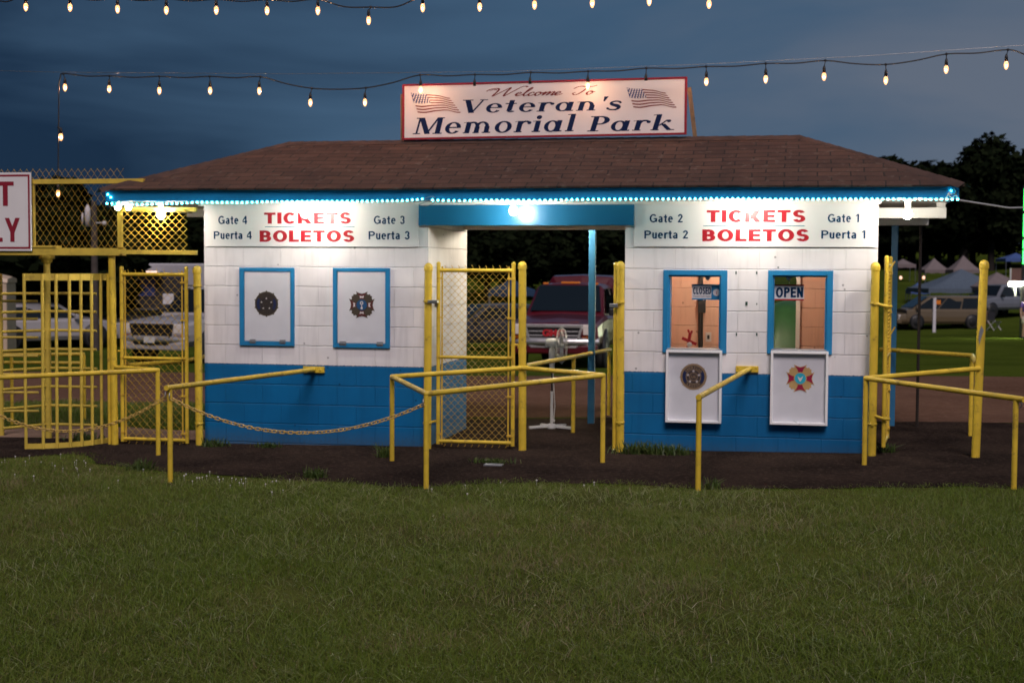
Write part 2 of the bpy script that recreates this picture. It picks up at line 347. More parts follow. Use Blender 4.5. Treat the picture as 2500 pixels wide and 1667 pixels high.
def shingle_mat():
    m = bpy.data.materials.new('asphalt_shingles'); m.use_nodes = True; t = m.node_tree; n = t.nodes; l = t.links; b = n['Principled BSDF']
    uv = n.new('ShaderNodeUVMap'); uv.uv_map = 'UVMap'
    tcn = n.new('ShaderNodeTexCoord')
    wob = n.new('ShaderNodeTexNoise'); wob.inputs['Scale'].default_value = 5; l.new(tcn.outputs['Object'], wob.inputs['Vector'])
    wm = n.new('ShaderNodeVectorMath'); wm.operation = 'MULTIPLY_ADD'; wm.inputs[1].default_value = (0.03, 0.018, 0); l.new(wob.outputs['Color'], wm.inputs[0]); l.new(uv.outputs[0], wm.inputs[2])
    br = n.new('ShaderNodeTexBrick'); br.offset = 0.42; br.inputs['Scale'].default_value = 1; br.inputs['Brick Width'].default_value = 0.305; br.inputs['Row Height'].default_value = 0.132
    br.inputs['Mortar Size'].default_value = 0.009; br.inputs['Mortar Smooth'].default_value = 0.3; br.inputs['Bias'].default_value = 0.0
    br.inputs['Color1'].default_value = (0.080, 0.040, 0.026, 1); br.inputs['Color2'].default_value = (0.046, 0.022, 0.015, 1); br.inputs['Mortar'].default_value = (0.010, 0.006, 0.005, 1)
    l.new(wm.outputs[0], br.inputs['Vector'])
    q = n.new('ShaderNodeTexNoise'); q.inputs['Scale'].default_value = 2.5; q.inputs['Detail'].default_value = 8; q.inputs['Roughness'].default_value = 0.7; l.new(tcn.outputs['Object'], q.inputs['Vector'])
    r = n.new('ShaderNodeMapRange'); r.inputs['From Min'].default_value = 0.3; r.inputs['From Max'].default_value = 0.7; r.inputs['To Min'].default_value = 0.6; r.inputs['To Max'].default_value = 1.4; l.new(q.outputs['Fac'], r.inputs['Value'])
    x = n.new('ShaderNodeMix'); x.data_type = 'RGBA'; x.blend_type = 'MULTIPLY'; x.inputs['Factor'].default_value = 1; l.new(br.outputs['Color'], x.inputs['A']); l.new(r.outputs[0], x.inputs['B'])
    q2 = n.new('ShaderNodeTexNoise'); q2.inputs['Scale'].default_value = 13; q2.inputs['Detail'].default_value = 6; l.new(tcn.outputs['Object'], q2.inputs['Vector'])
    r2 = n.new('ShaderNodeMapRange'); r2.inputs['From Min'].default_value = 0.60; r2.inputs['From Max'].default_value = 0.70; r2.inputs['To Max'].default_value = 0.75; l.new(q2.outputs['Fac'], r2.inputs['Value'])
    x2 = n.new('ShaderNodeMix'); x2.data_type = 'RGBA'; x2.inputs['B'].default_value = (0.11, 0.085, 0.065, 1); l.new(r2.outputs[0], x2.inputs['Factor']); l.new(x.outputs['Result'], x2.inputs['A'])
    l.new(x2.outputs['Result'], b.inputs['Base Color']); b.inputs['Roughness'].default_value = 0.85
    sx = n.new('ShaderNodeSeparateXYZ'); l.new(wm.outputs[0], sx.inputs[0])
    dv = n.new('ShaderNodeMath'); dv.operation = 'DIVIDE'; dv.inputs[1].default_value = 0.132; l.new(sx.outputs['Y'], dv.inputs[0])
    fr = n.new('ShaderNodeMath'); fr.operation = 'FRACT'; l.new(dv.outputs[0], fr.inputs[0])
    sb = n.new('ShaderNodeMath'); sb.operation = 'SUBTRACT'; sb.inputs[0].default_value = 1.0; l.new(fr.outputs[0], sb.inputs[1])
    bp = n.new('ShaderNodeBump'); bp.inputs['Strength'].default_value = 1.0; bp.inputs['Distance'].default_value = 0.02; l.new(sb.outputs[0], bp.inputs['Height'])
    gr = n.new('ShaderNodeTexNoise'); gr.inputs['Scale'].default_value = 180; l.new(tcn.outputs['Object'], gr.inputs['Vector'])
    b2 = n.new('ShaderNodeBump'); b2.inputs['Strength'].default_value = 0.4; b2.inputs['Distance'].default_value = 0.004; l.new(gr.outputs['Fac'], b2.inputs['Height']); l.new(bp.outputs[0], b2.inputs['Normal'])
    l.new(b2.outputs[0], b.inputs['Normal'])
    return m

def ground_mat(name, c1, c2, c3, sc1=0.6, sc2=18.0, rough=0.95, bump=0.5, bscale=30, spec=0.03):
    m = bpy.data.materials.new(name); m.use_nodes = True; t = m.node_tree; n = t.nodes; l = t.links; b = n['Principled BSDF']
    tcn = n.new('ShaderNodeTexCoord')
    q = n.new('ShaderNodeTexNoise'); q.inputs['Scale'].default_value = sc1; q.inputs['Detail'].default_value = 6; q.inputs['Roughness'].default_value = 0.6; l.new(tcn.outputs['Object'], q.inputs['Vector'])
    r = n.new('ShaderNodeValToRGB'); r.color_ramp.elements[0].position = 0.35; r.color_ramp.elements[0].color = (*c1, 1); r.color_ramp.elements[1].position = 0.68; r.color_ramp.elements[1].color = (*c2, 1)
    l.new(q.outputs['Fac'], r.inputs[0])
    q2 = n.new('ShaderNodeTexNoise'); q2.inputs['Scale'].default_value = sc2; q2.inputs['Detail'].default_value = 8; q2.inputs['Roughness'].default_value = 0.75; l.new(tcn.outputs['Object'], q2.inputs['Vector'])
    r2 = n.new('ShaderNodeMapRange'); r2.inputs['From Min'].default_value = 0.5; r2.inputs['From Max'].default_value = 0.72; r2.inputs['To Max'].default_value = 0.75; l.new(q2.outputs['Fac'], r2.inputs['Value'])
    x = n.new('ShaderNodeMix'); x.data_type = 'RGBA'; x.inputs['B'].default_value = (*c3, 1); l.new(r2.outputs[0], x.inputs['Factor']); l.new(r.outputs[0], x.inputs['A'])
    n.remove(b); b = n.new('ShaderNodeBsdfDiffuse'); b.inputs['Roughness'].default_value = min(1, rough); l.new(b.outputs[0], n['Material Output'].inputs[0]); l.new(x.outputs['Result'], b.inputs['Color'])
    q3 = n.new('ShaderNodeTexNoise'); q3.inputs['Scale'].default_value = bscale; q3.inputs['Detail'].default_value = 6; l.new(tcn.outputs['Object'], q3.inputs['Vector'])
    bp = n.new('ShaderNodeBump'); bp.inputs['Strength'].default_value = bump; bp.inputs['Distance'].default_value = 0.03; l.new(q3.outputs['Fac'], bp.inputs['Height']); l.new(bp.outputs[0], b.inputs['Normal'])
    return m
# ------------------------------------------------------------------ more helpers: several materials on one part, lettering
def partm(parent, name, pieces, label=None):
    """one mesh object made of several (MB, material) pieces"""
    base = ROOT[parent]; allm = MB(); idx = []
    for k, (mb, m) in enumerate(pieces):
        o = len(allm.v); allm.v += mb.v; allm.f += [tuple(i + o for i in f) for f in mb.f]; allm.sm += mb.sm; idx += [k] * len(mb.f)
    me = allm.mesh(name, base)
    for _, m in pieces: me.materials.append(m)
    me.polygons.foreach_set('material_index', idx)
    ob = bpy.data.objects.new(name, me); COL.objects.link(ob); ob.parent = parent; ROOT[ob] = base
    return settag(ob, label)

_tc = {}
def glyphs(s, bold=0.0, shear=0.0, space=1.0):
    k = (s, bold, shear, space)
    if k in _tc: return _tc[k]
    cu = bpy.data.curves.new('lettering_curve', 'FONT'); cu.body = s; cu.offset = bold; cu.shear = shear; cu.space_character = space; cu.resolution_u = 5
    ob = bpy.data.objects.new('lettering_curve', cu); COL.objects.link(ob)
    me = bpy.data.meshes.new_from_object(ob.evaluated_get(bpy.context.evaluated_depsgraph_get()))
    v = np.array([q.co[:] for q in me.vertices]); f = [tuple(p.vertices) for p in me.polygons]
    bpy.data.objects.remove(ob); bpy.data.curves.remove(cu); bpy.data.meshes.remove(me)
    _tc[k] = (v[:, :2], f); return _tc[k]
def fit(mb, v, f, o, u, h, c=0.0):
    """place flat glyphs: bounding box -> parallelogram with origin o, base vector u, upward vector h (building frame)"""
    lo = v.min(0); sz = v.max(0) - lo; o, u, h = (np.array(q, float) for q in (o, u, h))
    mb.add([o + u * ((x - lo[0]) / sz[0]) + h * ((y - lo[1]) / sz[1]) + np.array([0, c, 0]) for x, y in v], f); return mb

# flat lettering drawn stroke by stroke: grotesque letters here, the serif italics with the big sign
def fit_polys(mb, polys, o, u, h, c0):
    al = np.array([p for q in polys for p in q]); lo = al.min(0); sz = al.max(0) - lo
    for i, q in enumerate(polys):
        vs = [np.array(o) + np.array(u) * ((x - lo[0]) / sz[0]) + np.array(h) * ((y - lo[1]) / sz[1]) for x, y in q]
        for v in vs: v[1] = c0 - 0.00003 * (i % 50)
        mb.add(vs, [tuple(range(len(q)))])
    return mb
def ell(cx, cy, rx, ry, tx, ty, a0, a1, n=22):
    q = []
    for k in range(n):
        s0, s1 = (math.radians(a0 + (a1 - a0) * (k + d) / n) for d in (0, 1))
        O = lambda s: (cx + rx * math.cos(s), cy + ry * math.sin(s)); I = lambda s: (cx + (rx - tx) * math.cos(s), cy + (ry - ty) * math.sin(s))
        q.append([O(s0), O(s1), I(s1), I(s0)])
    return q
bx = lambda x0, x1, y0, y1: [[(x0, y0), (x1, y0), (x1, y1), (x0, y1)]]
dg = lambda x0, y0, x1, y1, w_: [[(x0, y0), (x0 + w_, y0), (x1 + w_, y1), (x1, y1)]]
SANS = 'TICKESBOLDPNXYGMUAateur1234 '
def sans_glyph(ch, w, t):
    st = bx(0, w, 0, 1); m = .5 + t / 2; n_ = .5 - t / 2
    if ch == 'T': return bx(0, .82, 1 - t, 1) + bx(.41 - w / 2, .41 + w / 2, 0, 1 - t), .82
    if ch == 'I': return st, w
    if ch == 'C': return ell(.47, .5, .47, .515, w, t, 42, 318), .90
    if ch == 'G': return ell(.47, .5, .47, .515, w, t, 42, 350) + bx(.52, .93, .38, .38 + t * .9) + bx(.93 - w * .8, .93, .06, .38), .94
    if ch == 'O': return ell(.50, .5, .50, .515, w, t, 0, 360, 30), 1.0
    if ch == 'K': return st + dg(w - .02, .26, .56, 1, w * 1.2) + dg(.64, 0, .26, .60, w * 1.2), .64 + w * 1.2
    if ch == 'E': return st + bx(w, .74, 0, t) + bx(w, .70, n_, m) + bx(w, .74, 1 - t, 1), .74
    if ch == 'L': return st + bx(w, .70, 0, t), .70
    if ch == 'B': return st + bx(w, .42, 0, t) + bx(w, .42, n_, m) + bx(w, .42, 1 - t, 1) + ell(.42, (1 + n_) / 2, .35, (1 - n_) / 2, w, t, -90, 90, 14) + ell(.42, m / 2, .40, m / 2, w, t, -90, 90, 14), .82
    if ch == 'S': return ell(.39, (1.015 + n_) / 2, .37, (1.015 - n_) / 2, w * .95, t, 18, 270, 18) + ell(.39, (m - .015) / 2, .39, (m + .015) / 2, w * .95, t, -162, 90, 18), .78
    if ch == 'D': return st + bx(w, .40, 0, t) + bx(w, .40, 1 - t, 1) + ell(.40, .5, .46, .5, w, t, -90, 90), .86
    if ch == 'P': return st + bx(w, .42, .42, .42 + t) + bx(w, .42, 1 - t, 1) + ell(.42, .71, .38, .29, w, t, -90, 90, 14), .80
    if ch == 'N': return st + bx(.84 - w, .84, 0, 1) + [[(0, 1), (w, 1), (.84, 0), (.84 - w, 0)]], .84
    if ch == 'M': return st + bx(1 - w, 1, 0, 1) + [[(0, 1), (w, 1), (.5 + w * .4, 0), (.5 - w * .4, 0)], [(1 - w, 1), (1, 1), (.5 + w * .4, 0), (.5 - w * .4, 0)]], 1.0
    if ch == 'U': return bx(0, w, .32, 1) + bx(.8 - w, .8, .32, 1) + ell(.4, .33, .4, .34, w, t, 180, 360, 14), .8
    if ch == 'A': return dg(0, 0, .45 - w * .4, 1, w) + dg(.9 - w, 0, .45 - w * .6, 1, w) + bx(.2, .7, .22, .22 + t), .9
    if ch == 'X': return dg(0, 0, .84 - w * 1.1, 1, w * 1.1) + dg(.84 - w * 1.1, 0, 0, 1, w * 1.1), .84
    if ch == 'Y': return bx(.43 - w / 2, .43 + w / 2, 0, .45) + dg(.43 - w / 2, .40, 0, 1, w * 1.05) + dg(.43 - w / 2, .40, .86 - w * 1.05, 1, w * 1.05), .86
    if ch == 'a': return ell(.27, .22, .27, .235, w, t, 60, 320, 16) + bx(.54 - w, .54, 0, .52) + ell(.28, .50, .26, .25, w, t, 0, 155, 12) + bx(.24, .54 - w, .31, .31 + t * .9), .56
    if ch == 'e': return ell(.30, .37, .30, .385, w, t, 0, 312, 20) + bx(w * .8, .60 - w * .3, .33, .33 + t * .85), .60
    if ch == 't': return bx(.11, .11 + w, .10, .95) + bx(0, .40, .74 - t, .74) + ell(.11 + .17, .16, .17, .17, w, t, 180, 275, 8) + bx(.27, .40, -.01, t * .9), .40
    if ch == 'u': return bx(0, w, .25, .74) + bx(.54 - w, .54, 0, .74) + ell(.27, .26, .27, .275, w, t, 180, 360, 12), .54
    if ch == 'r': return bx(0, w, 0, .74) + ell(.34, .44, .34, .31, w, t * 1.1, 70, 165, 8), .36
    if ch == '1': return bx(.20, .20 + w, 0, 1) + [[(0, .72), (.20, .80), (.20, 1), (.14, .92)], [(0, .72), (.14, .92), (.05, .84), (0, .80)]], .20 + w
    if ch == '2': return ell(.30, .70, .30, .315, w, t, -5, 175, 14) + [[(0, t * .6), (w * 1.1, t * .6), (.60, .68), (.60 - w, .68)]] + bx(0, .60, 0, t), .60
    if ch == '3': return ell(.29, (1.015 + n_) / 2, .29, (1.015 - n_) / 2, w, t, -90, 170, 16) + ell(.29, (m - .015) / 2, .31, (m + .015) / 2, w, t, -170, 90, 16), .60
    if ch == '4': return bx(.36, .36 + w, 0, 1) + bx(0, .64, .22, .22 + t) + [[(0, .22 + t * .5), (0, .22 + t + .08), (.36, 1), (.36, 1 - w * 1.5)]], .64
    return [], .34
def sans(s, w, t, gap=.13):
    out = []; x = 0
    for ch in s:
        ps, adv = sans_glyph(ch, w, t); out += [[(a + x, b) for a, b in p] for p in ps]; x += adv + gap
    return out
def text_px(mb, s, x0, x1, yt0, yb0, yt1=None, yb1=None, c=0.0, **kw):
    """lettering whose box is given in photo pixels, on the plane at depth c"""
    yb1 = yb0 if yb1 is None else yb1
    o = np.array(onwall(x0, yb0, c)); u = np.array(onwall(x1, yb1, c)) - o; h = np.array(onwall(x0, yt0, c)) - o; h[0] = 0
    if all(ch in SANS for ch in s):
        b = kw.get('bold', 0); return fit_polys(mb, sans(s, *((.30, .20) if b > .04 else (.24, .17) if b > .025 else (.20, .16))), o, u, h, c)
    v, f = glyphs(s, **kw); return fit(mb, v, f, o, u, h)

# ------------------------------------------------------------------ ground
def grid_sheet(name, As, Cs, fz, m, label_kind=('structure',), inside=None, sub=None):
    mb = MB(); na, ncc = len(As), len(Cs)
    mb.v = [(a, c, float(fz(a, c))) for c in Cs for a in As]
    for j in range(ncc - 1):
        for i in range(na - 1):
            mb.f.append((j * na + i, j * na + i + 1, (j + 1) * na + i + 1, (j + 1) * na + i)); mb.sm.append(True)
    o = single(name, mb, m, None, None, (0, 0, 0), kind='structure'); return o
As = sorted(set(list(np.linspace(-14, 30, 45)) + [-400, -250, -150, -100, -70, -50, -35, -25, -19, 36, 45, 60, 80, 120, 180, 260, 400]))
Cs = sorted(set(list(np.linspace(-12, 6, 37)) + list(np.linspace(8, 70, 32)) + [-60, -40, -25, -18, 80, 95, 110, 125, 140, 160, 194, 240, 320, 450, 700]))
M['soil'] = ground_mat('dark_turf_soil', (0.040, 0.048, 0.012), (0.075, 0.085, 0.020), (0.06, 0.048, 0.026), 0.5, 14)
M['asphalt'] = ground_mat('old_asphalt', (0.013, 0.010, 0.009), (0.034, 0.024, 0.019), (0.085, 0.060, 0.048), 1.1, 24, rough=0.85, bump=0.7, bscale=45, spec=0.06)
M['gravel'] = ground_mat('brown_gravel', (0.075, 0.042, 0.029), (0.115, 0.066, 0.046), (0.17, 0.105, 0.078), 0.35, 9, rough=0.95, bump=0.6, bscale=16)
M['lawn'] = ground_mat('far_lawn', (0.028, 0.044, 0.006), (0.052, 0.074, 0.010), (0.065, 0.072, 0.018), 0.25, 6, rough=0.9, bump=0.8, bscale=9)
M['dirt'] = ground_mat('bare_dirt', (0.15, 0.10, 0.075), (0.22, 0.15, 0.11), (0.26, 0.2, 0.15), 0.8, 12, rough=0.95, bump=0.5)
grid_sheet('ground', As, Cs, gz, M['lawn'])
# the asphalt apron round the booths: an irregular sheet whose front edge was read off the photograph
edge_px = [(0, 1120), (110, 1112), (190, 1106), (250, 1135), (400, 1150), (520, 1158), (640, 1168), (800, 1176), (950, 1186), (1040, 1188), (1150, 1182), (1300, 1178), (1500, 1182), (1650, 1190), (1760, 1194), (1950, 1194), (2150, 1192), (2320, 1188), (2500, 1192)]
edge = [onground(*p)[:2] for p in edge_px]
edge = [(edge[0][0] - 4, edge[0][1] - 0.3)] + edge + [(edge[-1][0] + 4, edge[-1][1] + 0.1)]
def edge_c(a):
    for (a0, c0), (a1, c1) in zip(edge, edge[1:]):
        if a0 <= a <= a1: return c0 + (c1 - c0) * (a - a0) / (a1 - a0)
    return edge[0][1] if a < edge[0][0] else edge[-1][1]
def ribbon_sheet(name, front, back, a0, a1, n, m, lift, rows=4):
    mb = MB(); r2 = random.Random(len(name))
    for i in range(n + 1):
        a = a0 + (a1 - a0) * i / n; f, k = front(a) + r2.uniform(-.05, .05), back(a) + r2.uniform(-.05, .05)
        for j in range(rows + 1):
            c = f + (k - f) * j / rows; mb.v.append((a, c, float(gz(a, c)) + lift))
    for i in range(n):
        for j in range(rows):
            q = i * (rows + 1) + j; mb.f.append((q, q + rows + 1, q + rows + 2, q + 1)); mb.sm.append(True)
    return single(name, mb, m, None, None, (0, 0, 0), kind='structure')
ribbon_sheet('asphalt_apron', edge_c, lambda a: 2.9 + 0.1 * math.sin(a * 1.7) if a > -3.5 else 0.25, -9, 11, 120, M['asphalt'], 0.006, 8)
ribbon_sheet('gravel_road', lambda a: 3.05 + 0.12 * math.sin(a * 1.1) if a > -3 else 4.6 + 0.2 * math.sin(a), lambda a: 13.5 + 0.5 * math.sin(a * 0.4), -40, 60, 200, M['gravel'], 0.006, 10)
ribbon_sheet('dirt_patch', lambda a: 0.28, lambda a: 1.35 + 0.15 * math.sin(a * 2), -8.5, -3.5, 30, M['dirt'], 0.005, 4)

# ------------------------------------------------------------------ ticket building
A_L0, A_L1, A_R0, A_R1 = -3.287, -0.868, 1.130, 3.541
D = 1.70; ZT = 2.455; ZB = -0.16
bld = thing('ticket_building', 'white and blue concrete block ticket building with two booths under one brown hip roof', 'building', (0, 0, 0))
M['block'] = block_mat('painted_concrete_block', 0.811, (0.0, 0.125, 0.32), (0.79, 0.76, 0.765), -0.0128)
M['salmon'] = block_mat('salmon_painted_block', -9, (0.72, 0.45, 0.34), (0.74, 0.46, 0.345), -0.0128)

def wall_holes(mb, a0, a1, z0, z1, c0, c1, holes):
    xs = sorted({a0, a1, *[h[0] for h in holes], *[h[1] for h in holes]}); zs = sorted({z0, z1, *[h[2] for h in holes], *[h[3] for h in holes]})
    def hole(x, z): return any(h[0] < x < h[1] and h[2] < z < h[3] for h in holes)
    for x0, x1 in zip(xs, xs[1:]):
        for y0, y1 in zip(zs, zs[1:]):
            if hole((x0 + x1) / 2, (y0 + y1) / 2): continue
            mb.quad((x0, c0, y0), (x1, c0, y0), (x1, c0, y1), (x0, c0, y1)); mb.quad((x1, c1, y0), (x0, c1, y0), (x0, c1, y1), (x1, c1, y1))
    for h in holes:
        p, q, s, t = h
        mb.quad((p, c0, s), (p, c1, s), (p, c1, t), (p, c0, t)); mb.quad((q, c1, s), (q, c0, s), (q, c0, t), (q, c1, t))
        mb.quad((p, c0, t), (p, c1, t), (q, c1, t), (q, c0, t)); mb.quad((p, c1, s), (p, c0, s), (q, c0, s), (q, c1, s))
    for x in (a0, a1): mb.quad((x, c0, z0), (x, c1, z0), (x, c1, z1), (x, c0, z1))
    mb.quad((a0, c0, z1), (a1, c0, z1), (a1, c1, z1), (a0, c1, z1))
def win(x0, x1, yt, yb):                   # window box from pixels on the front wall
    p, q = onwall(x0, yt), onwall(x1, yb); p2, q2 = onwall(x1, yt), onwall(x0, yb)
    return ((p[0] + q2[0]) / 2, (q[0] + p2[0]) / 2, (q[2] + q2[2]) / 2, (p[2] + p2[2]) / 2)
W1, W1i = win(586.4, 719.8, 653.5, 843.6), win(597.6, 710.7, 662.6, 833.5)
W2, W2i = win(814.3, 953, 654.2, 849), win(824.3, 942.4, 662.8, 838.8)
W3, W4 = win(1619, 1775, 659.5, 861), win(1874, 2032.7, 660.3, 864)
H3, H4 = win(1630, 1761, 670.4, 851), win(1884, 2020, 671, 853.5)
T = 0.195
for (a0, a1, holes) in ((A_L0, A_L1, []), (A_R0, A_R1, [H3, H4])):
    bw = MB(); wall_holes(bw, a0, a1, ZB, ZT, 0, T, holes)
    bw.box(a0, a0 + T, T, D, ZB, ZT); bw.box(a1 - T, a1, T, D, ZB, ZT)
    dr0, dr1 = 2.32, onwall(1946, 760, D - T)[0]
    if a0 < 0: bw.box(a0 + T, a1 - T, D - T, D, ZB, ZT)
    else: wall_holes(bw, A_R0 + T, A_R1 - T, ZB, ZT, D - T, D, [(dr0, dr1, 0.02, 2.08)])
    part(bld, 'wall', bw, M['block'])
# inside of the right booth: salmon lining, floor, counter, back door frame
ins = MB()
e = 0.012
wall_holes(ins, A_R0 + T + e, A_R1 - T - e, 0.02, 2.40, D - T - e - 0.01, D - T - 0.004, [(dr0, dr1, 0.02, 2.08)])
ins.box(A_R0 + T + 0.004, A_R0 + T + e, T + e, D - T - e, 0.02, 2.40); ins.box(A_R1 - T - e, A_R1 - T - 0.004, T + e, D - T - e, 0.02, 2.40)
part(bld, 'interior_lining', ins, M['salmon'])
ct = MB(); zc = H3[2] - 0.03; ct.box(A_R0 + T + 0.02, A_R1 - T - 0.02, T + 0.004, 0.55, zc - 0.04, zc)
part(bld, 'counter', ct, M['wood'])
df = MB(); y0, y1 = D - T - 0.045, D + 0.004
df.box(dr1 - 0.012, dr1 + 0.032, y0, y1 - 0.01, 0.02, 2.12); df.box(dr0 - 0.04, dr0 + 0.012, y0, y1 - 0.01, 0.02, 2.12); df.box(dr0 + 0.012, dr1 - 0.012, y0, y1 - 0.01, 2.07, 2.12)
part(bld, 'door_frame', df, M['white'])
fl = MB(); fl.box(A_R0 + T, A_R1 - T, T, D + 0.3, -0.1, 0.045); part(bld, 'booth_floor', fl, M['greyplate'])

# roof, fascia, soffit
EA0, EA1, EC0, EC1 = -4.165, 4.222, -0.45, 2.50
ZF0, ZF1 = 2.468, 2.592
r0, r1 = onwall(708, 349, 1.025), onwall(1952, 335, 1.025); ZR = (r0[2] + r1[2]) / 2
o_ = 0.045
P = [(EA0 - o_, EC0 - o_, ZF1 - 0.002), (EA1 + o_, EC0 - o_, ZF1 - 0.002), (EA1 + o_, EC1 + o_, ZF1 - 0.002), (EA0 - o_, EC1 + o_, ZF1 - 0.002), (r0[0], 1.025, ZR), (r1[0], 1.025, ZR)]
faces = [(0, 1, 5, 4), (1, 2, 5), (2, 3, 4, 5), (3, 0, 4)]
rv, rf, ruv = [], [], []
nsub = 14
for fc in faces:                           # each slope as a fine grid so that the old deck can sag a little
    p0, p1 = np.array(P[fc[0]]), np.array(P[fc[1]])
    t1 = np.array(P[fc[2]]); t0 = np.array(P[fc[3]]) if len(fc) == 4 else t1
    nu = 40 if len(fc) == 4 else 14
    eu = (p1 - p0) / np.linalg.norm(p1 - p0); base = len(rv)
    for j in range(nsub + 1):
        for i in range(nu + 1):
            v = j / nsub; u = i / nu
            q = (p0 + (p1 - p0) * u) * (1 - v) + (t0 + (t1 - t0) * u) * v
            qq = q + np.array([0, 0, 0.008 * math.sin(q[0] * 2.3 + 1) * math.sin(v * math.pi) + (0.006 * math.sin(q[0] * 1.3) if j == 0 else 0)])
            rv.append(tuple(qq)); dd = q - p0; ruv.append((dd @ eu + 13.0 * faces.index(fc), np.linalg.norm(dd - eu * (dd @ eu))))
    for j in range(nsub):
        for i in range(nu):
            k = base + j * (nu + 1) + i; rf.append((k, k + 1, k + nu + 2, k + nu + 1))
mb = MB(); mb.v = rv; mb.f = rf; mb.sm = [False] * len(rf)
roof = part(bld, 'roof', mb, shingle_mat())
uvl = roof.data.uv_layers.new(name='UVMap')
for pl in roof.data.polygons:
    for li in pl.loop_indices: uvl.data[li].uv = ruv[roof.data.loops[li].vertex_index]
sol = roof.modifiers.new('thickness', 'SOLIDIFY'); sol.thickness = 0.018; sol.offset = -1
cap = MB(); rr = random.Random(3)
def caps(p, q, wdt):
    p, q = np.array(p), np.array(q); n = max(2, int(np.linalg.norm(q - p) / 0.14))
    for i in range(n):
        a = p + (q - p) * (i / n); b = p + (q - p) * ((i + 1.15) / n if i < n - 1 else 1); lift = np.array([0, 0, 0.006])
        d = (q - p) / np.linalg.norm(q - p); s = np.cross(d, [0, 0, 1.0]); s /= np.linalg.norm(s)
        dz = np.array([0, 0, -wdt * 0.42]); k = wdt * (1 + rr.uniform(-.06, .06))
        top = lift + np.array([0, 0, 0.014])
        cap.quad(a + lift + s * k + dz, b + lift + s * k + dz + np.array([0, 0, .006]), b + top, a + top - np.array([0, 0, .006]))
        cap.quad(a + top - np.array([0, 0, .006]), b + top, b + lift - s * k + dz + np.array([0, 0, .006]), a + lift - s * k + dz)
caps(P[0], P[4], 0.10); caps(P[1], P[5], 0.10); caps(P[2], P[5], 0.10); caps(P[3], P[4], 0.10); caps(P[4], P[5], 0.11)
M['ridge'] = mat('ridge_shingle', (0.060, 0.035, 0.028), 0.9, var=0.35, vscale=6, bump=0.5, bscale=120)
part(bld, 'ridge_cap', cap, M['ridge'])
fa = MB(); t = 0.025
fa.box(EA0, EA1, EC0, EC0 + t, ZF0, ZF1 - 0.016); fa.box(EA0, EA1, EC1 - t, EC1, ZF0, ZF1 - 0.016)
fa.box(EA0, EA0 + t, EC0 + t, EC1 - t, ZF0, ZF1 - 0.016); fa.box(EA1 - t, EA1, EC0 + t, EC1 - t, ZF0, ZF1 - 0.016)
part(bld, 'fascia', fa, M['bluefascia'])
so = MB(); so.box(EA0 + t, EA1 - t, EC0 + t, EC1 - t, 2.472, 2.486); part(bld, 'soffit', so, M['white'])
tr = MB(); tr.box(A_L0 - 0.05, A_R1 + 0.02, -0.022, -0.003, 2.436, 2.471); part(bld, 'trim_board', tr, M['white'])
hd = MB(); z0, z1 = onwall(1290, 550.5, -0.05)[2], 2.437
hd.box(onwall(1021.7, 552, -0.05)[0], onwall(1547.6, 548, -0.05)[0], -0.05, -0.024, z0, z1)
M['gloss_blue'] = mat('glossy_blue_header', (0.010, 0.125, 0.265), 0.33, var=0.04, vscale=3)
part(bld, 'header_board', hd, M['gloss_blue'], 0.004)
beams = [(A_L1, A_R0, 0.0, 0.09, z0 + 0.02, ZT)]
zb = zat(0.3, 1.6, 561); beams.append((A_L1, A_R0, 1.55, 1.69, zb, 2.471))
p, q = onwall(2140, 533, 0.35), onwall(2316, 511, 0.35); beams.append((A_R1 + 0.004, min(q[0], EA1 - 0.03), 0.35, 0.44, p[2], zat(3.9, 0.35, 507)))
q = onwall(2295, 550, 2.3); beams.append((A_R1 + 0.004, min(q[0], EA1 - 0.03), 2.28, 2.38, zat(3.9, 2.28, 550), zat(3.9, 2.28, 535)))
beams += [(EA1 - 0.115, EA1 - 0.03, 0.45, 2.27, 2.37, 2.471), (EA0 + 0.03, A_L0 - 0.004, 1.45, 1.53, 2.38, 2.471), (EA0 + 0.03, EA0 + 0.11, -0.40, 1.44, 2.42, 2.471)]
for q in beams: bm = MB(); bm.box(*q); part(bld, 'beam', bm, M['white'], 0.003)
for (x, yb, wd) in ((1443, 1034, 0.075), (2176, 1040, 0.068)):
    g = onground(x, yb); mb = MB(); mb.box(g[0] - wd / 2, g[0] + wd / 2, g[1] - wd / 2, g[1] + wd / 2, float(gz(*g[:2])) - 0.05, 2.47)
    part(bld, 'porch_post', mb, M['bluepost'], 0.004)
gq = onwall(2293, 560, 2.42); mb = MB(); mb.tube([(min(gq[0], EA1 - .1), 2.42, 0.0), (min(gq[0], EA1 - .1), 2.42, 2.45)], 0.016, 8); part(bld, 'porch_post', mb, mat('dark_brown_post', (.016, .009, .006), .8))

# closed shutters of the left booth, with their painted surrounds, hinges and emblems
def frame_mb(o, i, c0, c1, bottom=True):
    mb = MB(); b = i[2] if bottom else o[2]
    mb.box(o[0], i[0], c0, c1, o[2], o[3]); mb.box(i[1], o[1], c0, c1, o[2], o[3]); mb.box(i[0], i[1], c0, c1, i[3], o[3])
    if bottom: mb.box(i[0], i[1], c0, c1, o[2], i[2])
    return mb
def circ(cx, cz, r, n=28, a0=0.0, a1=2 * math.pi, ez=1.0): return [(cx + r * math.cos(a0 + (a1 - a0) * k / n), cz + ez * r * math.sin(a0 + (a1 - a0) * k / n)) for k in range(n + (1 if a1 - a0 < 6.2 else 0))]
def star(cx, cz, r, rot=math.pi / 2): return [(cx + (r if k % 2 == 0 else r * 0.4) * math.cos(rot + k * math.pi / 5), cz + (r if k % 2 == 0 else r * 0.4) * math.sin(rot + k * math.pi / 5)) for k in range(10)]
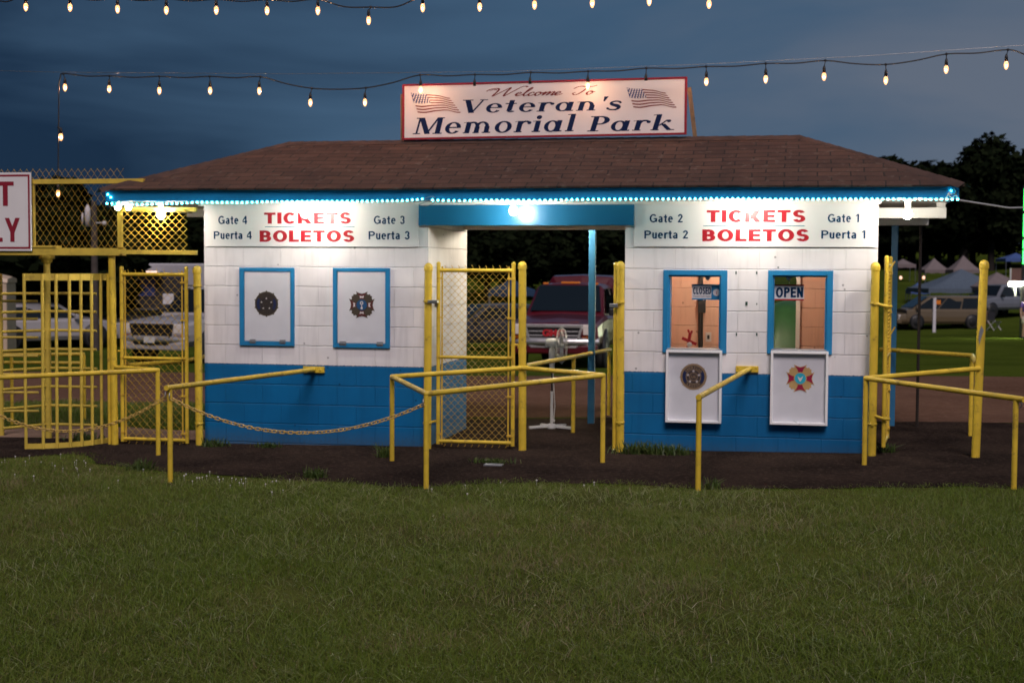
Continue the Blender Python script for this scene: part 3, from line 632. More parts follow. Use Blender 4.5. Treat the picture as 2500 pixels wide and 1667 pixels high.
def arc_text(mb, s, cx, cz, r, h, a_mid, a_span, c, flip=False):
    for k, ch in enumerate(s):
        a = a_mid + (a_span / 2 - a_span * (k + .5) / len(s)) * (1 if not flip else -1)
        v, f = glyphs(ch, bold=0.02); wdt = h * 0.8 if ch != 'I' else h * 0.3
        up = np.array([math.cos(a), 0, math.sin(a)]) * (1 if not flip else -1); rt = np.array([up[2], 0, -up[0]])
        o = np.array([cx, 0, cz]) + np.array([math.cos(a), 0, math.sin(a)]) * r - rt * wdt / 2 - up * h / 2
        fit(mb, v, f, o, rt * wdt, up * h, c)
def legion(parent, cx, cz, R, c, dk):
    """round medal: notched rim of rays, enamel ring with lettering, five stars"""
    gold = M['e_bronze'] if dk else M['e_oldgold']; ring = M['e_darkring'] if dk else M['e_navy']; mid = M['e_brown']; wh = M['e_pale'] if dk else M['e_silver']
    k = lambda i: c - 0.0012 * i
    a = MB(); a.slab(circ(cx, cz, R * 0.93, 40), k(1), c)
    for i in range(60 if not dk else 10):
        n = 60 if not dk else 10; t = 2 * math.pi * (i + .5) / n; w_ = 0.035 if not dk else 0.09; tip = R * (1.0 if i % 6 == 0 or dk else 0.955)
        a.slab([(cx + R * .85 * math.cos(t - w_), cz + R * .85 * math.sin(t - w_)), (cx + tip * math.cos(t - w_ * .5), cz + tip * math.sin(t - w_ * .5)), (cx + tip * math.cos(t + w_ * .5), cz + tip * math.sin(t + w_ * .5)), (cx + R * .85 * math.cos(t + w_), cz + R * .85 * math.sin(t + w_))], k(1.6), c)
    b = MB(); b.slab(circ(cx, cz, R * 0.79, 36), k(2.4), k(1))
    b2 = MB()
    for am in (0, math.pi):                # enamel fields left and right
        b2.strip(circ(cx, cz, R * .77, 12, am - .62, am + .62), circ(cx, cz, R * .56, 12, am - .62, am + .62), k(3), k(2.4))
    d = MB(); d.strip(circ(cx, cz, R * .54, 32, 0, 6.19) , circ(cx, cz, R * .50, 32, 0, 6.19), k(3.2), k(2.4)); d.strip(circ(cx, cz, R * .30, 24, 0, 6.15), circ(cx, cz, R * .26, 24, 0, 6.15), k(3.2), k(2.4))
    arc_text(d, 'AMERICAN', cx, cz, R * .66, R * .17, math.pi / 2, 2.1, k(3.4)); arc_text(d, 'LEGION', cx, cz, R * .66, R * .17, -math.pi / 2, 1.5, k(3.4), True)
    v, f = glyphs('US', bold=0.02); fit(d, v, f, (cx - R * .15, 0, cz - R * .1), (R * .3, 0, 0), (0, 0, R * .2), k(3.4))
    s_ = MB()
    for i in range(5):
        t = math.pi / 2 + i * 2 * math.pi / 5; s_.slab(star(cx + R * .41 * math.cos(t), cz + R * .41 * math.sin(t), R * (.12 if not dk else .085), t), k(3.6), k(2.4))
    return partm(parent, 'emblem', [(a, gold), (b, mid if not dk else ring), (b2, ring if not dk else M['e_navy']), (d, gold), (s_, wh)])
def cross(parent, cx, cz, R, c, dk):
    """eight-pointed cross with ray bursts between its arms and a round seal"""
    gold = M['e_bronze'] if dk else M['e_gold']; red = M['e_darkred'] if dk else M['e_red']; k = lambda i: c - 0.0012 * i
    rot = lambda pts, t: [(cx + x * math.cos(t) - y * math.sin(t), cz + x * math.sin(t) + y * math.cos(t)) for x, y in pts]
    a, b, w_ = MB(), MB(), MB()
    for i in range(4):
        t = i * math.pi / 2 + math.pi / 4
        a.slab(rot([(0.1 * R, -.2 * R), (.62 * R, -.40 * R), (.86 * R, -.38 * R), (.88 * R, -.20 * R), (1.02 * R, -.12 * R), (.96 * R, 0), (1.02 * R, .12 * R), (.88 * R, .20 * R), (.86 * R, .38 * R), (.62 * R, .40 * R), (.1 * R, .2 * R)], t), k(1), c)
    for i in range(4):
        t = i * math.pi / 2
        b_out = [(.12 * R, -.12 * R), (.62 * R, -.27 * R), (R, -.47 * R), (.88 * R, -.2 * R), (.84 * R, 0), (.88 * R, .2 * R), (R, .47 * R), (.62 * R, .27 * R), (.12 * R, .12 * R)]
        a.slab(rot([(x, y) for x, y in b_out], t), k(2 + .1 * i), c)
        b.slab(rot([(.2 * R, -.08 * R), (.62 * R, -.2 * R), (.93 * R, -.38 * R), (.83 * R, -.15 * R), (.79 * R, 0), (.83 * R, .15 * R), (.93 * R, .38 * R), (.62 * R, .2 * R), (.2 * R, .08 * R)], t), k(3 + .1 * i), k(2))
        if dk: w_.slab(rot([(.5 * R, -.12 * R), (.68 * R, -.17 * R), (.63 * R, 0), (.68 * R, .17 * R), (.5 * R, .12 * R), (.54 * R, 0)], t), k(4), k(3))
    g2 = MB(); g2.slab(circ(cx, cz, R * .46, 24), k(4.5), k(3)) if not dk else g2.slab(circ(cx, cz, R * .43, 24), k(4.5), k(3))
    s_ = MB(); s_.slab(circ(cx, cz, R * .40, 24), k(5.2), k(4))
    if dk:
        w_.strip(circ(cx, cz + R * .14, R * .13, 14, 0, 6.1), circ(cx, cz + R * .14, R * .07, 14, 0, 6.1), k(6), k(5)); w_.slab([(cx - R * .03, cz - .02 * R), (cx + R * .03, cz - .02 * R), (cx + R * .03, cz - R * .14), (cx - R * .03, cz - R * .14)], k(6), k(5))
        w_.slab(circ(cx, cz - R * .24, R * .09, 10), k(6), k(5))
    else:
        w_.slab([(cx - .2 * R, cz + .18 * R), (cx - .05 * R, cz + .04 * R), (cx + .05 * R, cz + .04 * R), (cx + .22 * R, cz + .2 * R), (cx + .12 * R, cz - .06 * R), (cx + .03 * R, cz - .22 * R), (cx - .05 * R, cz - .2 * R), (cx - .13 * R, cz - .04 * R)], k(6), k(5))
    return partm(parent, 'emblem', [(a, gold), (b, red), (g2, gold), (s_, M['e_darkblue'] if dk else M['e_cyan']), (w_, M['e_pale'])])
for nme, col, ro in (('gold', (0.50, 0.32, 0.13), .4), ('bronze', (0.055, 0.040, 0.024), .6), ('oldgold', (0.27, 0.18, 0.10), .5), ('navy', (0.008, 0.018, 0.07), .4), ('brown', (0.045, 0.03, 0.03), .5), ('silver', (0.55, 0.50, 0.5), .4), ('pale', (0.62, 0.58, 0.58), .5), ('red', (0.30, 0.012, 0.05), .35), ('darkred', (0.085, 0.012, 0.012), .5), ('cyan', (0.03, 0.38, 0.52), .35), ('darkblue', (0.012, 0.07, 0.18), .4), ('darkring', (0.022, 0.017, 0.017), .5)):
    M['e_' + nme] = mat('emblem_' + nme, col, ro)
for o, i, hx, fn, ec, R in ((W1, W1i, ((610, 624), (683, 697)), legion, (650.5, 741.7), 30.5), (W2, W2i, ((829, 845), (920, 935)), cross, (883.3, 744.3), 31.5)):
    fr = part(bld, 'window_frame', frame_mb(o, i, -0.026, 0.03), M['blue'], 0.003)
    mb = MB(); mb.box(i[0] + 0.004, i[1] - 0.004, -0.018, 0.004, i[2] + 0.004, i[3] - 0.003); sh = part(bld, 'shutter', mb, M['tray'], 0.003)
    ce = onwall(*ec, -0.02); Rm = abs(onwall(ec[0] + R, ec[1], -0.02)[0] - ce[0]); fn(sh, ce[0], ce[2], Rm, -0.0185, True)
    for x0, x1 in hx:
        h0, h1 = onwall(x0, 828, -0.03)[0], onwall(x1, 828, -0.03)[0]; z = i[2]
        mb = MB(); mb.box(h0, h1, -0.032, -0.0265, z - 0.020, z + 0.022); mb.tube([(h0 - .002, -0.035, z), (h1 + .002, -0.035, z)], 0.006, 8); part(sh, 'hinge', mb, M['greyplate'])
# open windows of the right booth
for o, i, tl, br_, fn, ec, R in ((W3, H3, (1626, 854), (1760.5, 1034), legion, (1693, 919.6), 34.5), (W4, H4, (1882, 856.5), (2020, 1039.5), cross, (1953.7, 923.7), 34.5)):
    mb = MB(); e = 0.0
    il, ir, it = i[0], i[1], i[3]
    mb.box(o[0], il + 0.006, -0.024, 0.004, o[2], o[3]); mb.box(ir - 0.006, o[1], -0.024, 0.004, o[2], o[3]); mb.box(il + 0.006, ir - 0.006, -0.024, 0.004, it - 0.006, o[3])
    mb.box(il + 0.002, il + 0.022, 0.006, T - 0.01, i[2], it - 0.024); mb.box(ir - 0.022, ir - 0.002, 0.006, T - 0.01, i[2], it - 0.024); mb.box(il + 0.002, ir - 0.002, 0.006, T - 0.01, it - 0.022, it - 0.002)
    fr = part(bld, 'window_frame', mb, M['blue'], 0.002)
    g = MB(); g.quad((il + 0.022, 0.13, i[2]), (ir - 0.022, 0.13, i[2]), (ir - 0.022, 0.13, it - 0.022), (il + 0.022, 0.13, it - 0.022)); part(fr, 'pane', g, M['glass'])
    s = MB(); s.box(il + 0.002, ir - 0.002, -0.075, T - 0.02, i[2] - 0.024, i[2] + 0.002); part(fr, 'sill', s, M['greyplate'], 0.003)
    p, q = onwall(*tl, -0.09), onwall(*br_, -0.09); x0, x1, z1, z0 = p[0], q[0], p[2], q[2]; rw = 0.024
    mb = MB(); mb.box(x0 + rw, x1 - rw, -0.046, -0.03, z0 + rw, z1 - rw); sh = part(bld, 'shutter', mb, M['tray'], label='open shutter hanging down below the window')
    rm = MB(); rm.box(x0, x0 + rw, -0.098, -0.03, z0, z1); rm.box(x1 - rw, x1, -0.098, -0.03, z0, z1); rm.box(x0 + rw, x1 - rw, -0.098, -0.03, z0, z0 + rw); rm.box(x0 + rw, x1 - rw, -0.098, -0.03, z1 - rw, z1)
    part(sh, 'rim', rm, M['trayrim'], 0.003)
    ce = onwall(*ec, -0.05); Rm = abs(onwall(ec[0] + R, ec[1], -0.05)[0] - ce[0]); fn(sh, ce[0], ce[2], Rm, -0.0465, False)
    if o is W4:
        l_ = MB(); p, q = onwall(1938, 1028, -0.1), onwall(1953, 1036, -0.1); l_.tube([(p[0], -0.06, p[2]), (q[0], -0.1, q[2])], 0.004, 6); part(sh, 'latch', l_, M['steel'])
an = MB()
for x, y, wd, h in ((1797, 666, 3, 7), (1847.5, 666, 3, 7), (1822.5, 741, 5.5, 9), (1847.5, 742, 2.5, 4), (1798, 816, 3, 8), (1847.5, 816, 3.5, 7), (1900, 653, 4, 3)):
    p = onwall(x, y); an.box(p[0] - wd / 500, p[0] + wd / 500, -0.006, 0.01, p[2] - h / 500, p[2] + h / 500)
part(bld, 'bolt_anchor', an, mat('green_plug', (0.01, 0.05, 0.04), 0.5))

# ------------------------------------------------------------------ signs
def ticket_sign(px, label, lines, uline):
    x0, x1, yt, yb = px; p, q = onwall(x0, yb, -0.016), onwall(x1, yb, -0.016); z0 = (p[2] + q[2]) / 2
    b = (p[0], 0, z0); s = thing('ticket_sign', label, 'sign', b, group='ticket signs over the booth windows')
    mb = MB(); mb.box(max(p[0], A_L0 + 0.002), min(q[0], A_R1 - 0.002), -0.016, -0.0015, z0, 2.4345); part(s, 'panel', mb, M['signwhite'], 0.002)
    for st, xa, xb, ya, yc, mm, bold in lines:
        t_ = MB(); text_px(t_, st, xa, xb, ya, yc, c=-0.0175, bold=bold); part(s, 'lettering', t_, M[mm])
    xa, xb, y = uline; p, q = onwall(xa, y, -0.0175), onwall(xb, y, -0.0175); t_ = MB()
    t_.quad((p[0], -.0175, p[2] - .004), (q[0], -.0175, q[2] - .004), (q[0], -.0175, q[2] + .004), (p[0], -.0175, p[2] + .004)); part(s, 'rule_line', t_, M['teal'])
    return s
BB, BG = 0.045, 0.022
ticket_sign((500, 1021.3, 503, 602.5), 'white ticket sign reading Gate 4 and Gate 3 above the two closed shutters', [
    ('TICKETS', 644.7, 856.6, 519, 546.8, 'signred', BB), ('BOLETOS', 634, 864.7, 562.6, 591, 'signred', BB),
    ('Gate 4', 533, 603.3, 527.5, 547.5, 'signnavy', BG), ('Puerta 4', 522, 614.4, 565, 584, 'signnavy', BG),
    ('Gate 3', 912.8, 988, 527, 547.3, 'signnavy', BG), ('Puerta 3', 900, 1000, 564.5, 585, 'signnavy', BG)], (647, 866, 554))
ticket_sign((1548.2, 2135, 500, 603), 'white ticket sign reading Gate 2 and Gate 1 above the two open windows', [
    ('TICKETS', 1725, 1966, 513, 543, 'signred', BB), ('BOLETOS', 1714.5, 1974.7, 560, 589.5, 'signred', BB),
    ('Gate 2', 1586, 1666.5, 523, 543.6, 'signnavy', BG), ('Puerta 2', 1573, 1679.5, 562.7, 583, 'signnavy', BG),
    ('Gate 1', 2021, 2097, 522.5, 543, 'signnavy', BG), ('Puerta 1', 2005, 2112.5, 562.7, 583, 'signnavy', BG)], (1717, 1964.5, 551.8))
# ------------------------------------------------------------------ welcome sign on the ridge
CS = 0.955
def rb(pts, ws):
    q = []; n = len(pts); L_, R_ = [], []
    for i in range(n):
        a, b = pts[max(0, i - 1)], pts[min(n - 1, i + 1)]; dx, dy = b[0] - a[0], b[1] - a[1]; l = math.hypot(dx, dy) or 1; w_ = ws[i] / 2 if hasattr(ws, '__len__') else ws / 2
        L_.append((pts[i][0] - dy / l * w_, pts[i][1] + dx / l * w_)); R_.append((pts[i][0] + dy / l * w_, pts[i][1] - dx / l * w_))
    return [[L_[i], L_[i + 1], R_[i + 1], R_[i]] for i in range(n - 1)]
def cat(pts, k=5):
    o = []
    for i in range(len(pts) - 1):
        p0, p1, p2, p3 = pts[max(0, i - 1)], pts[i], pts[i + 1], pts[min(len(pts) - 1, i + 2)]
        for j in range(k):
            t = j / k; o.append(tuple(.5 * (2 * p1[d] + (p2[d] - p0[d]) * t + (2 * p0[d] - 5 * p1[d] + 4 * p2[d] - p3[d]) * t * t + (3 * p1[d] - p0[d] - 3 * p2[d] + p3[d]) * t ** 3) for d in (0, 1)))
    return o + [pts[-1]]
SW, TN, X = 0.225, 0.085, 0.68
def sflag(x): return [[(x - .12, X - .07), (x + .02, X - .02), (x + .02, X + .0), (x - .12, X - .03)]]
def foot(x): return bx(x - .07, x + SW + .08, 0, TN * .8)
def serif_glyph(ch):
    if ch == 'e': return ell(.38, .34, .36, .36, .20, .075, 0, 325) + bx(.18, .70, .33, .40), .82
    if ch == 'o': return ell(.40, .34, .38, .36, .20, .075, 0, 360), .88
    if ch == 'a': return ell(.36, .33, .34, .35, .19, .075, 0, 360) + dg(.52, 0, .56, X, SW) + bx(.6, .84, 0, .07), .93
    if ch == 'n': return dg(.08, 0, .1, X, SW) + sflag(.1) + ell(.42, .38, .32, .32, .18, .09, 0, 165) + dg(.55, 0, .56, .40, SW) + foot(.55) + bx(.02, .32, 0, .055), .98
    if ch == 'm': return dg(.08, 0, .1, X, SW) + sflag(.1) + ell(.40, .38, .30, .32, .17, .09, 0, 165) + dg(.50, 0, .51, .40, SW) + ell(.83, .38, .31, .32, .17, .09, 0, 165) + dg(.95, 0, .95, .40, SW) + foot(.95) + bx(.02, .30, 0, .055) + bx(.46, .74, 0, .055), 1.36
    if ch == 'r': return dg(.08, 0, .1, X, SW) + sflag(.1) + ell(.46, .42, .28, .28, .14, .10, 35, 165) + ell(.62, .56, .09, .09, .085, .085, 0, 360, 12) + bx(.0, .36, 0, .06), .74
    if ch == 't': return dg(.12, .1, .16, .9, SW) + bx(.0, .50, X - .07, X) + ell(.32, .16, .20, .17, .15, .08, 180, 330, 12), .60
    if ch == 's': return rb(cat([(.56, .50), (.48, .62), (.30, .65), (.14, .56), (.20, .42), (.42, .32), (.52, .19), (.42, .05), (.22, .03), (.06, .10), (.02, .2)]), [.10 + .12 * max(0, 1 - abs(i - 25) / 13) for i in range(51)]), .70
    if ch == 'i': return dg(.10, 0, .12, X, SW) + sflag(.12) + foot(.1) + ell(.24, .88, .12, .12, .115, .115, 0, 360, 14), .48
    if ch == 'l': return dg(.10, 0, .14, 1.04, SW) + [[(.02, .97), (.16, 1.0), (.16, 1.04), (.02, 1.02)]] + foot(.1), .48
    if ch == 'k': return dg(.08, 0, .12, 1.04, SW) + [[(.0, .97), (.14, 1.0), (.14, 1.04), (.0, 1.02)]] + bx(.0, .36, 0, .06) + dg(.28, .30, .58, X, .09) + dg(.70, 0, .36, .42, .21) + ell(.70, .60, .09, .09, .085, .085, 0, 360, 12) + bx(.70, 1.0, 0, .06), 1.0
    if ch == 'V': return dg(.36, 0, .06, 1, .25) + dg(.46, 0, .86, 1, .09) + bx(-.04, .44, .94, 1) + bx(.74, 1.10, .94, 1), 1.06
    if ch == 'M': return dg(.10, 0, .14, 1, .09) + dg(.52, .0, .14, 1, .25) + dg(.56, .0, .98, 1, .10) + dg(.98, 0, 1.0, 1, .23) + bx(-.02, .32, 0, .06) + bx(.88, 1.30, 0, .06) + bx(.02, .34, .94, 1) + bx(.98, 1.3, .94, 1), 1.36
    if ch == 'P': return dg(.10, 0, .14, 1, .23) + ell(.44, .72, .40, .28, .23, .075, -90, 90) + bx(.26, .46, .925, 1) + bx(.26, .46, .44, .515) + bx(-.02, .46, 0, .06) + bx(.0, .24, .94, 1), .90
    if ch == "'": return [[(.10, .66), (.16, .66), (.28, 1.02), (.08, 1.02)]], .30
    return [], .42
def serif(s, sh=0.16):
    out = []; x = 0
    for ch in s:
        ps, adv = serif_glyph(ch); out += [[(px + x + sh * py, py) for px, py in p] for p in ps]; x += adv + 0.03
    return out
def script(s):
    G = {'W': ([[(-14, 44), (-4, 60), (16, 68), (36, 64), (36, 40), (26, 4), (34, 8), (62, 44), (88, 74), (80, 40), (76, 4), (84, 8), (112, 46), (134, 76), (152, 82), (160, 74)], [(-2, 50), (14, 58), (30, 56)]], 128),
         'e': ([[(-4, 8), (10, 14), (20, 24), (14, 31), (4, 24), (1, 10), (8, 1), (20, 4), (32, 14)]], 30), 'l': ([[(-2, 10), (14, 34), (28, 62), (24, 70), (14, 50), (6, 18), (8, 2), (18, 3), (28, 14)]], 26),
         'c': ([[(22, 22), (18, 30), (8, 26), (1, 12), (6, 1), (18, 3), (30, 14)]], 29), 'o': ([[(16, 31), (5, 25), (1, 12), (7, 1), (17, 4), (25, 18), (20, 30), (14, 28), (24, 24), (34, 26)]], 32),
         'm': ([[(0, 14), (10, 30), (12, 26), (4, 0), (16, 20), (26, 31), (30, 26), (22, 0), (34, 20), (46, 31), (50, 25), (44, 6), (48, 1), (60, 14)]], 58),
         'T': ([[(-6, 52), (6, 66), (24, 72), (48, 66), (72, 68), (88, 78)], [(56, 68), (48, 50), (38, 24), (24, 4), (8, 2), (2, 14), (12, 20)]], 62), ' ': ([], 46)}
    out = []; x = 0
    for ch in s:
        for st in G[ch][0]:
            pts = cat([(a + x + .32 * b, b) for a, b in st], 4); ws = []
            for i in range(len(pts)):
                a, b = pts[max(0, i - 1)], pts[min(len(pts) - 1, i + 1)]; an = math.atan2(b[1] - a[1], b[0] - a[0]); ws.append(4.4 + 5.6 * abs(math.sin(an - math.radians(25))) * (1 if b[1] < a[1] else .45))
            out += rb(pts, ws)
        x += G[ch][1]
    return out
so_ = np.array(onwall(982.3, 342, CS)); su = np.array(onwall(1676, 328.7, CS)) - so_; sv = np.array(onwall(982.6, 206.7, CS)) - so_; sv[0] *= .3
ws_ = thing('welcome_sign', 'long white welcome sign with red border and two flags standing on the roof ridge', 'sign', tuple(so_))
S = lambda s, t: tuple((so_ + su * s + sv * t)[[0, 2]])
mb = MB(); bw_, bh_ = 0.0075, 0.034
mb.slab([S(bw_, bh_), S(1 - bw_, bh_), S(1 - bw_, 1 - bh_), S(bw_, 1 - bh_)], CS, CS + 0.03); part(ws_, 'panel', mb, M['signwhite'])
mb = MB()
for q in ([S(0, 0), S(1, 0), S(1, bh_), S(0, bh_)], [S(0, 1 - bh_), S(1, 1 - bh_), S(1, 1), S(0, 1)], [S(0, bh_), S(bw_, bh_), S(bw_, 1 - bh_), S(0, 1 - bh_)], [S(1 - bw_, bh_), S(1, bh_), S(1, 1 - bh_), S(1 - bw_, 1 - bh_)]): mb.slab(q, CS - 0.006, CS + 0.036)
part(ws_, 'border', mb, M['maroon'])
zx = lambda X_, Y_: (960 + .31463 * X_, 180 + .31463 * Y_)
def sgn_text(polys, l, r, top, m):
    o = np.array(onwall(*zx(*l), CS - .001)); u = np.array(onwall(*zx(*r), CS - .001)) - o; h = np.array(onwall(*zx(l[0], top), CS - .001)) - o; h[0] = 0
    t_ = MB(); fit_polys(t_, polys, o, u, h, CS - .001); part(ws_, 'lettering', t_, m)
sgn_text(serif("Veteran's"), (540, 310), (1775, 285), 203, M['navy2'])
sgn_text(serif('Memorial'), (150, 474), (1420, 450), 340, M['navy2'])
sgn_text(serif('Park'), (1503, 452), (2180, 440), 328, M['navy2'])
sgn_text(script('Welcome To'), (720, 182), (1585, 165), 102, M['rust'])
def flag(x0, y0):
    """a small waving flag: stripes, and a canton dotted with stars"""
    def pt(s, t):
        wv = 7 * math.sin(s * 7.5 + .4) + 4 * s * math.sin(s * 15)
        X_ = x0 + s * 300 + t * (46 + 46 * s + 10 * math.sin(s * 6)); Y_ = y0 + wv * (.6 + .6 * t) + s * 34 * (1 - .2 * t) + t * (152 - 34 * s)
        p = onwall(*zx(X_, Y_), CS - .002); return p
    red, can, st = MB(), MB(), MB(); n = 30
    for k in range(7):
        t0 = (2 * k + .10) / 13; t1 = (2 * k + .92) / 13; s_from = 0.40 if k < 4 else 0.02
        for i in range(n):
            a, b = s_from + (1 - s_from) * i / n, s_from + (1 - s_from) * (i + 1) / n
            red.quad(pt(a, t1), pt(b, t1), pt(b, t0), pt(a, t0))
    for i in range(10):
        a, b = .40 * i / 10, .40 * (i + 1) / 10; q = [pt(a, .5), pt(b, .5), pt(b, 0), pt(a, 0)]; can.quad(*q)
    for r_ in range(5):
        for q_ in range(6):
            s, t = .03 + .065 * q_ + (.03 if r_ % 2 else 0), .05 + .1 * r_
            if s < .39: p = pt(s, t); st.quad(*[(p[0] + .011 * math.cos(x), p[1] - .001, p[2] + .011 * math.sin(x)) for x in (0, 1.57, 3.14, 4.71)])
    partm(ws_, 'flag', [(red, M['rust']), (can, M['flagblue']), (st, M['signwhite'])])
M['flagblue'] = mat('faded_blue_vinyl', (0.04, 0.06, 0.20), 0.4)
flag(136, 148); flag(1811, 108)
mb = MB(); mb.obox(onwall(1682.5, 214, 1.02), onwall(1697, 336, 1.10), 0.04, 0.07); part(ws_, 'brace', mb, M['wood']); mb = MB(); mb.obox(onwall(981.5, 230, 1.02), onwall(981.5, 345, 1.08), 0.02, 0.05); part(ws_, 'brace', mb, M['wood'])

# ------------------------------------------------------------------ lamps under the eave
def eave_lamp(x, y, label, stem=True, r=0.040):
    p = onwall(x, y, -0.385); t_ = thing('eave_lamp', label, 'light bulb', (p[0], p[1], 2.472), group='bare bulbs under the eave')
    mb = MB(); mb.lathe([(0.001, 2.471), (0.05, 2.471), (0.05, 2.452), (0.028, 2.445), (0.022, p[2] + r * 1.25), (0.001, p[2] + r * 1.25)], (p[0], p[1], 0), 16); part(t_, 'lamp_holder', mb, M['white'])
    mb = MB(); mb.ball(p, r, 16, 12, 1.15); part(t_, 'bulb', mb, M['lamp']); return t_
eave_lamp(393, 524, 'bare lit bulb hanging in front of the yellow overhead mesh, left of the building wall')
eave_lamp(744, 521, 'bare lit bulb hanging in front of the Gate 4 and Gate 3 ticket sign')
eave_lamp(1253.5, 515, 'bare lit bulb hanging in front of the blue header board over the passage')
eave_lamp(1827, 507, 'bare lit bulb hanging in front of the Gate 2 and Gate 1 ticket sign')
eave_lamp(2216, 523, 'bare lit bulb hanging from the open right end of the eave')
q = (0.12, 2.30, 2.33); t_ = thing('eave_lamp', 'bare lit bulb under the rear eave of the passage', 'light bulb', (q[0], q[1], 2.472), group='bare bulbs under the eave')
mb = MB(); mb.lathe([(0.001, 2.471), (0.05, 2.471), (0.05, 2.452), (0.028, 2.445), (0.022, 2.38), (0.001, 2.38)], (q[0], q[1], 0), 16); part(t_, 'lamp_holder', mb, M['white'])
mb = MB(); mb.ball(q, .055, 16, 12, 1.15); part(t_, 'bulb', mb, M['rearlamp'])
p = onwall(298, 500, -0.30); t_ = thing('twin_flood_light', 'twin flood light glaring under the left corner of the eave', 'flood light', (p[0], p[1], 2.472))
mb = MB(); mb.lathe([(0.001, 2.471), (0.055, 2.471), (0.05, 2.44), (0.001, 2.435)], (p[0], p[1], 0), 14)
for x in (287, 313):
    q = onwall(x, 506, -0.34); mb.tube([(p[0], p[1], 2.45), (q[0], q[1] + .05, q[2] + .012)], 0.012, 8); mb.lathe([(0.012, .0), (0.03, -.012), (0.036, -.07), (0.034, -.07), (0.001, -.03)], (q[0], q[1] + .075, q[2]), 14, 'c')
part(t_, 'housing', mb, M['white'])
for x in (287, 313):
    q = onwall(x, 506, -0.34); mb = MB(); mb.ball((q[0], q[1] + .01, q[2]), 0.031, 14, 10); part(t_, 'lamp', mb, M['flood'])

# ------------------------------------------------------------------ cyan LED ropes along the fascia
def poly_at(pts, x):
    for (x0, y0), (x1, y1) in zip(pts, pts[1:]):
        if x0 <= x <= x1: return y0 + (y1 - y0) * (x - x0) / (x1 - x0)
    return pts[-1][1]
CL = EC0 - 0.013
def led_rope(pts, n, label, extra=()):
    b = onwall(*pts[0], CL); t_ = thing('led_rope_light', label, 'rope light', b, group='cyan rope lights along the eave')
    x0, x1 = pts[0][0], pts[-1][0]; P3 = [onwall(x0 + (x1 - x0) * i / (n - 1), poly_at(pts, x0 + (x1 - x0) * i / (n - 1)), CL) for i in range(n)]
    mb = MB(); mb.tube([(p[0], p[1] + .006, p[2] + .004) for p in P3], 0.004, 6); part(t_, 'cord', mb, M['black'])
    src = None
    for p in P3 + [onwall(x, y, CL) for x, y in extra]:
        if src is None:
            mb = MB(); mb.ball(b, 0.0098, 8, 6); src = part(t_, 'led', mb, M['led']); o = src
        else: o = src.copy(); COL.objects.link(o)
        o.location = (p[0] - b[0], p[1] - b[1], p[2] - b[2])
led_rope([(261, 497), (300, 498), (340, 499.5), (370, 498.5), (440, 497), (480, 494), (590, 494.8), (640, 492.8), (870, 491.6), (980, 490), (1031, 486.5)], 64, 'cyan rope light with drooping loose end on the left half of the fascia', [(263, 475), (270, 482)])
led_rope([(1056, 488.8), (1119, 490.2), (1204, 488.8), (1314, 489.5), (1414, 487.2), (1615, 486), (1810, 485), (1887, 486.8), (2097, 486), (2338, 486.8)], 99, 'longer cyan rope light running over the passage to the right end of the fascia', [(2322, 466)])
mb = MB(); q = [onwall(x, y, CL - .006) for x, y in cat([(1026, 490), (1040, 484), (1052, 480), (1060, 482), (1046, 490), (1030, 497), (1022, 500), (1040, 503), (1056, 498), (1062, 492)], 4)]; mb.tube(q, 0.004, 6)
single('extension_plug', mb, M['greyplate'], 'loose grey plug lead where the two rope lights meet', 'cable', q[0])
mb = MB(); q = [onwall(x, y, CL - .004) for x, y in cat([(2310, 483), (2318, 470), (2328, 462), (2334, 470), (2326, 482), (2316, 476), (2330, 474), (2338, 482)], 4)]; mb.tube(q, 0.006, 6)
single('wire_coil', mb, M['white'], 'small white coil of wire at the right end of the fascia', 'cable', q[0])

# ------------------------------------------------------------------ things in the ticket windows
def flat_sign(name, label, tl, br_, c, pieces):
    p, q = onwall(tl[0], br_[1], c), onwall(br_[0], tl[1], c); t_ = thing(name, label, 'sign', p)
    mb = MB(); mb.box(p[0], q[0], c, c + .004, p[2], q[2]); part(t_, 'panel', mb, M['signwhite']); return t_, p, q
t_, p, q = flat_sign('closed_sign', 'small CLOSED sign with a clock dial stuck to the left window pane', (1689, 694.5), (1760, 731.5), .118, None)
bl, tx = MB(), MB(); h = q[2] - p[2]; cc = .1168
X0 = onwall(1737, 700, .118)[0]
for a0, a1, z0, z1 in ((p[0], q[0], q[2] - h * .1, q[2]), (p[0], q[0], p[2], p[2] + h * .09), (X0, q[0], p[2] + h * .09, q[2] - h * .1)): bl.quad((a0, cc, z0), (a1, cc, z0), (a1, cc, z1), (a0, cc, z1))
part(t_, 'blue_field', bl, M['blue'])
text_px(tx, 'CLOSED', 1692, 1736, 701, 718.5, c=cc, bold=.05); part(t_, 'lettering', tx, M['signnavy']); tx = MB(); text_px(tx, 'Please Call Again', 1693, 1736, 721.5, 726, c=cc); part(t_, 'lettering', tx, M['signnavy'])
ck = onwall(1749, 714, cc); mb = MB(); mb.slab(circ(ck[0], ck[2], .034, 20), cc - .002, cc); part(t_, 'clock_dial', mb, M['signwhite'])
mb = MB(); mb.slab([(ck[0] - .003, ck[2] - .02), (ck[0] + .003, ck[2] - .02), (ck[0] + .002, ck[2] + .012), (ck[0] - .002, ck[2] + .012)], cc - .004, cc - .002); part(t_, 'clock_hand', mb, M['signred'])
t_, p, q = flat_sign('open_sign', 'small OPEN sign edged in red stuck to the right window pane', (1891, 695), (1963.5, 733), .118, None)
mb = MB(); h = q[2] - p[2]
for z0, z1 in ((p[2], p[2] + h * .09), (q[2] - h * .09, q[2])): mb.quad((p[0], cc, z0), (q[0], cc, z0), (q[0], cc, z1), (p[0], cc, z1))
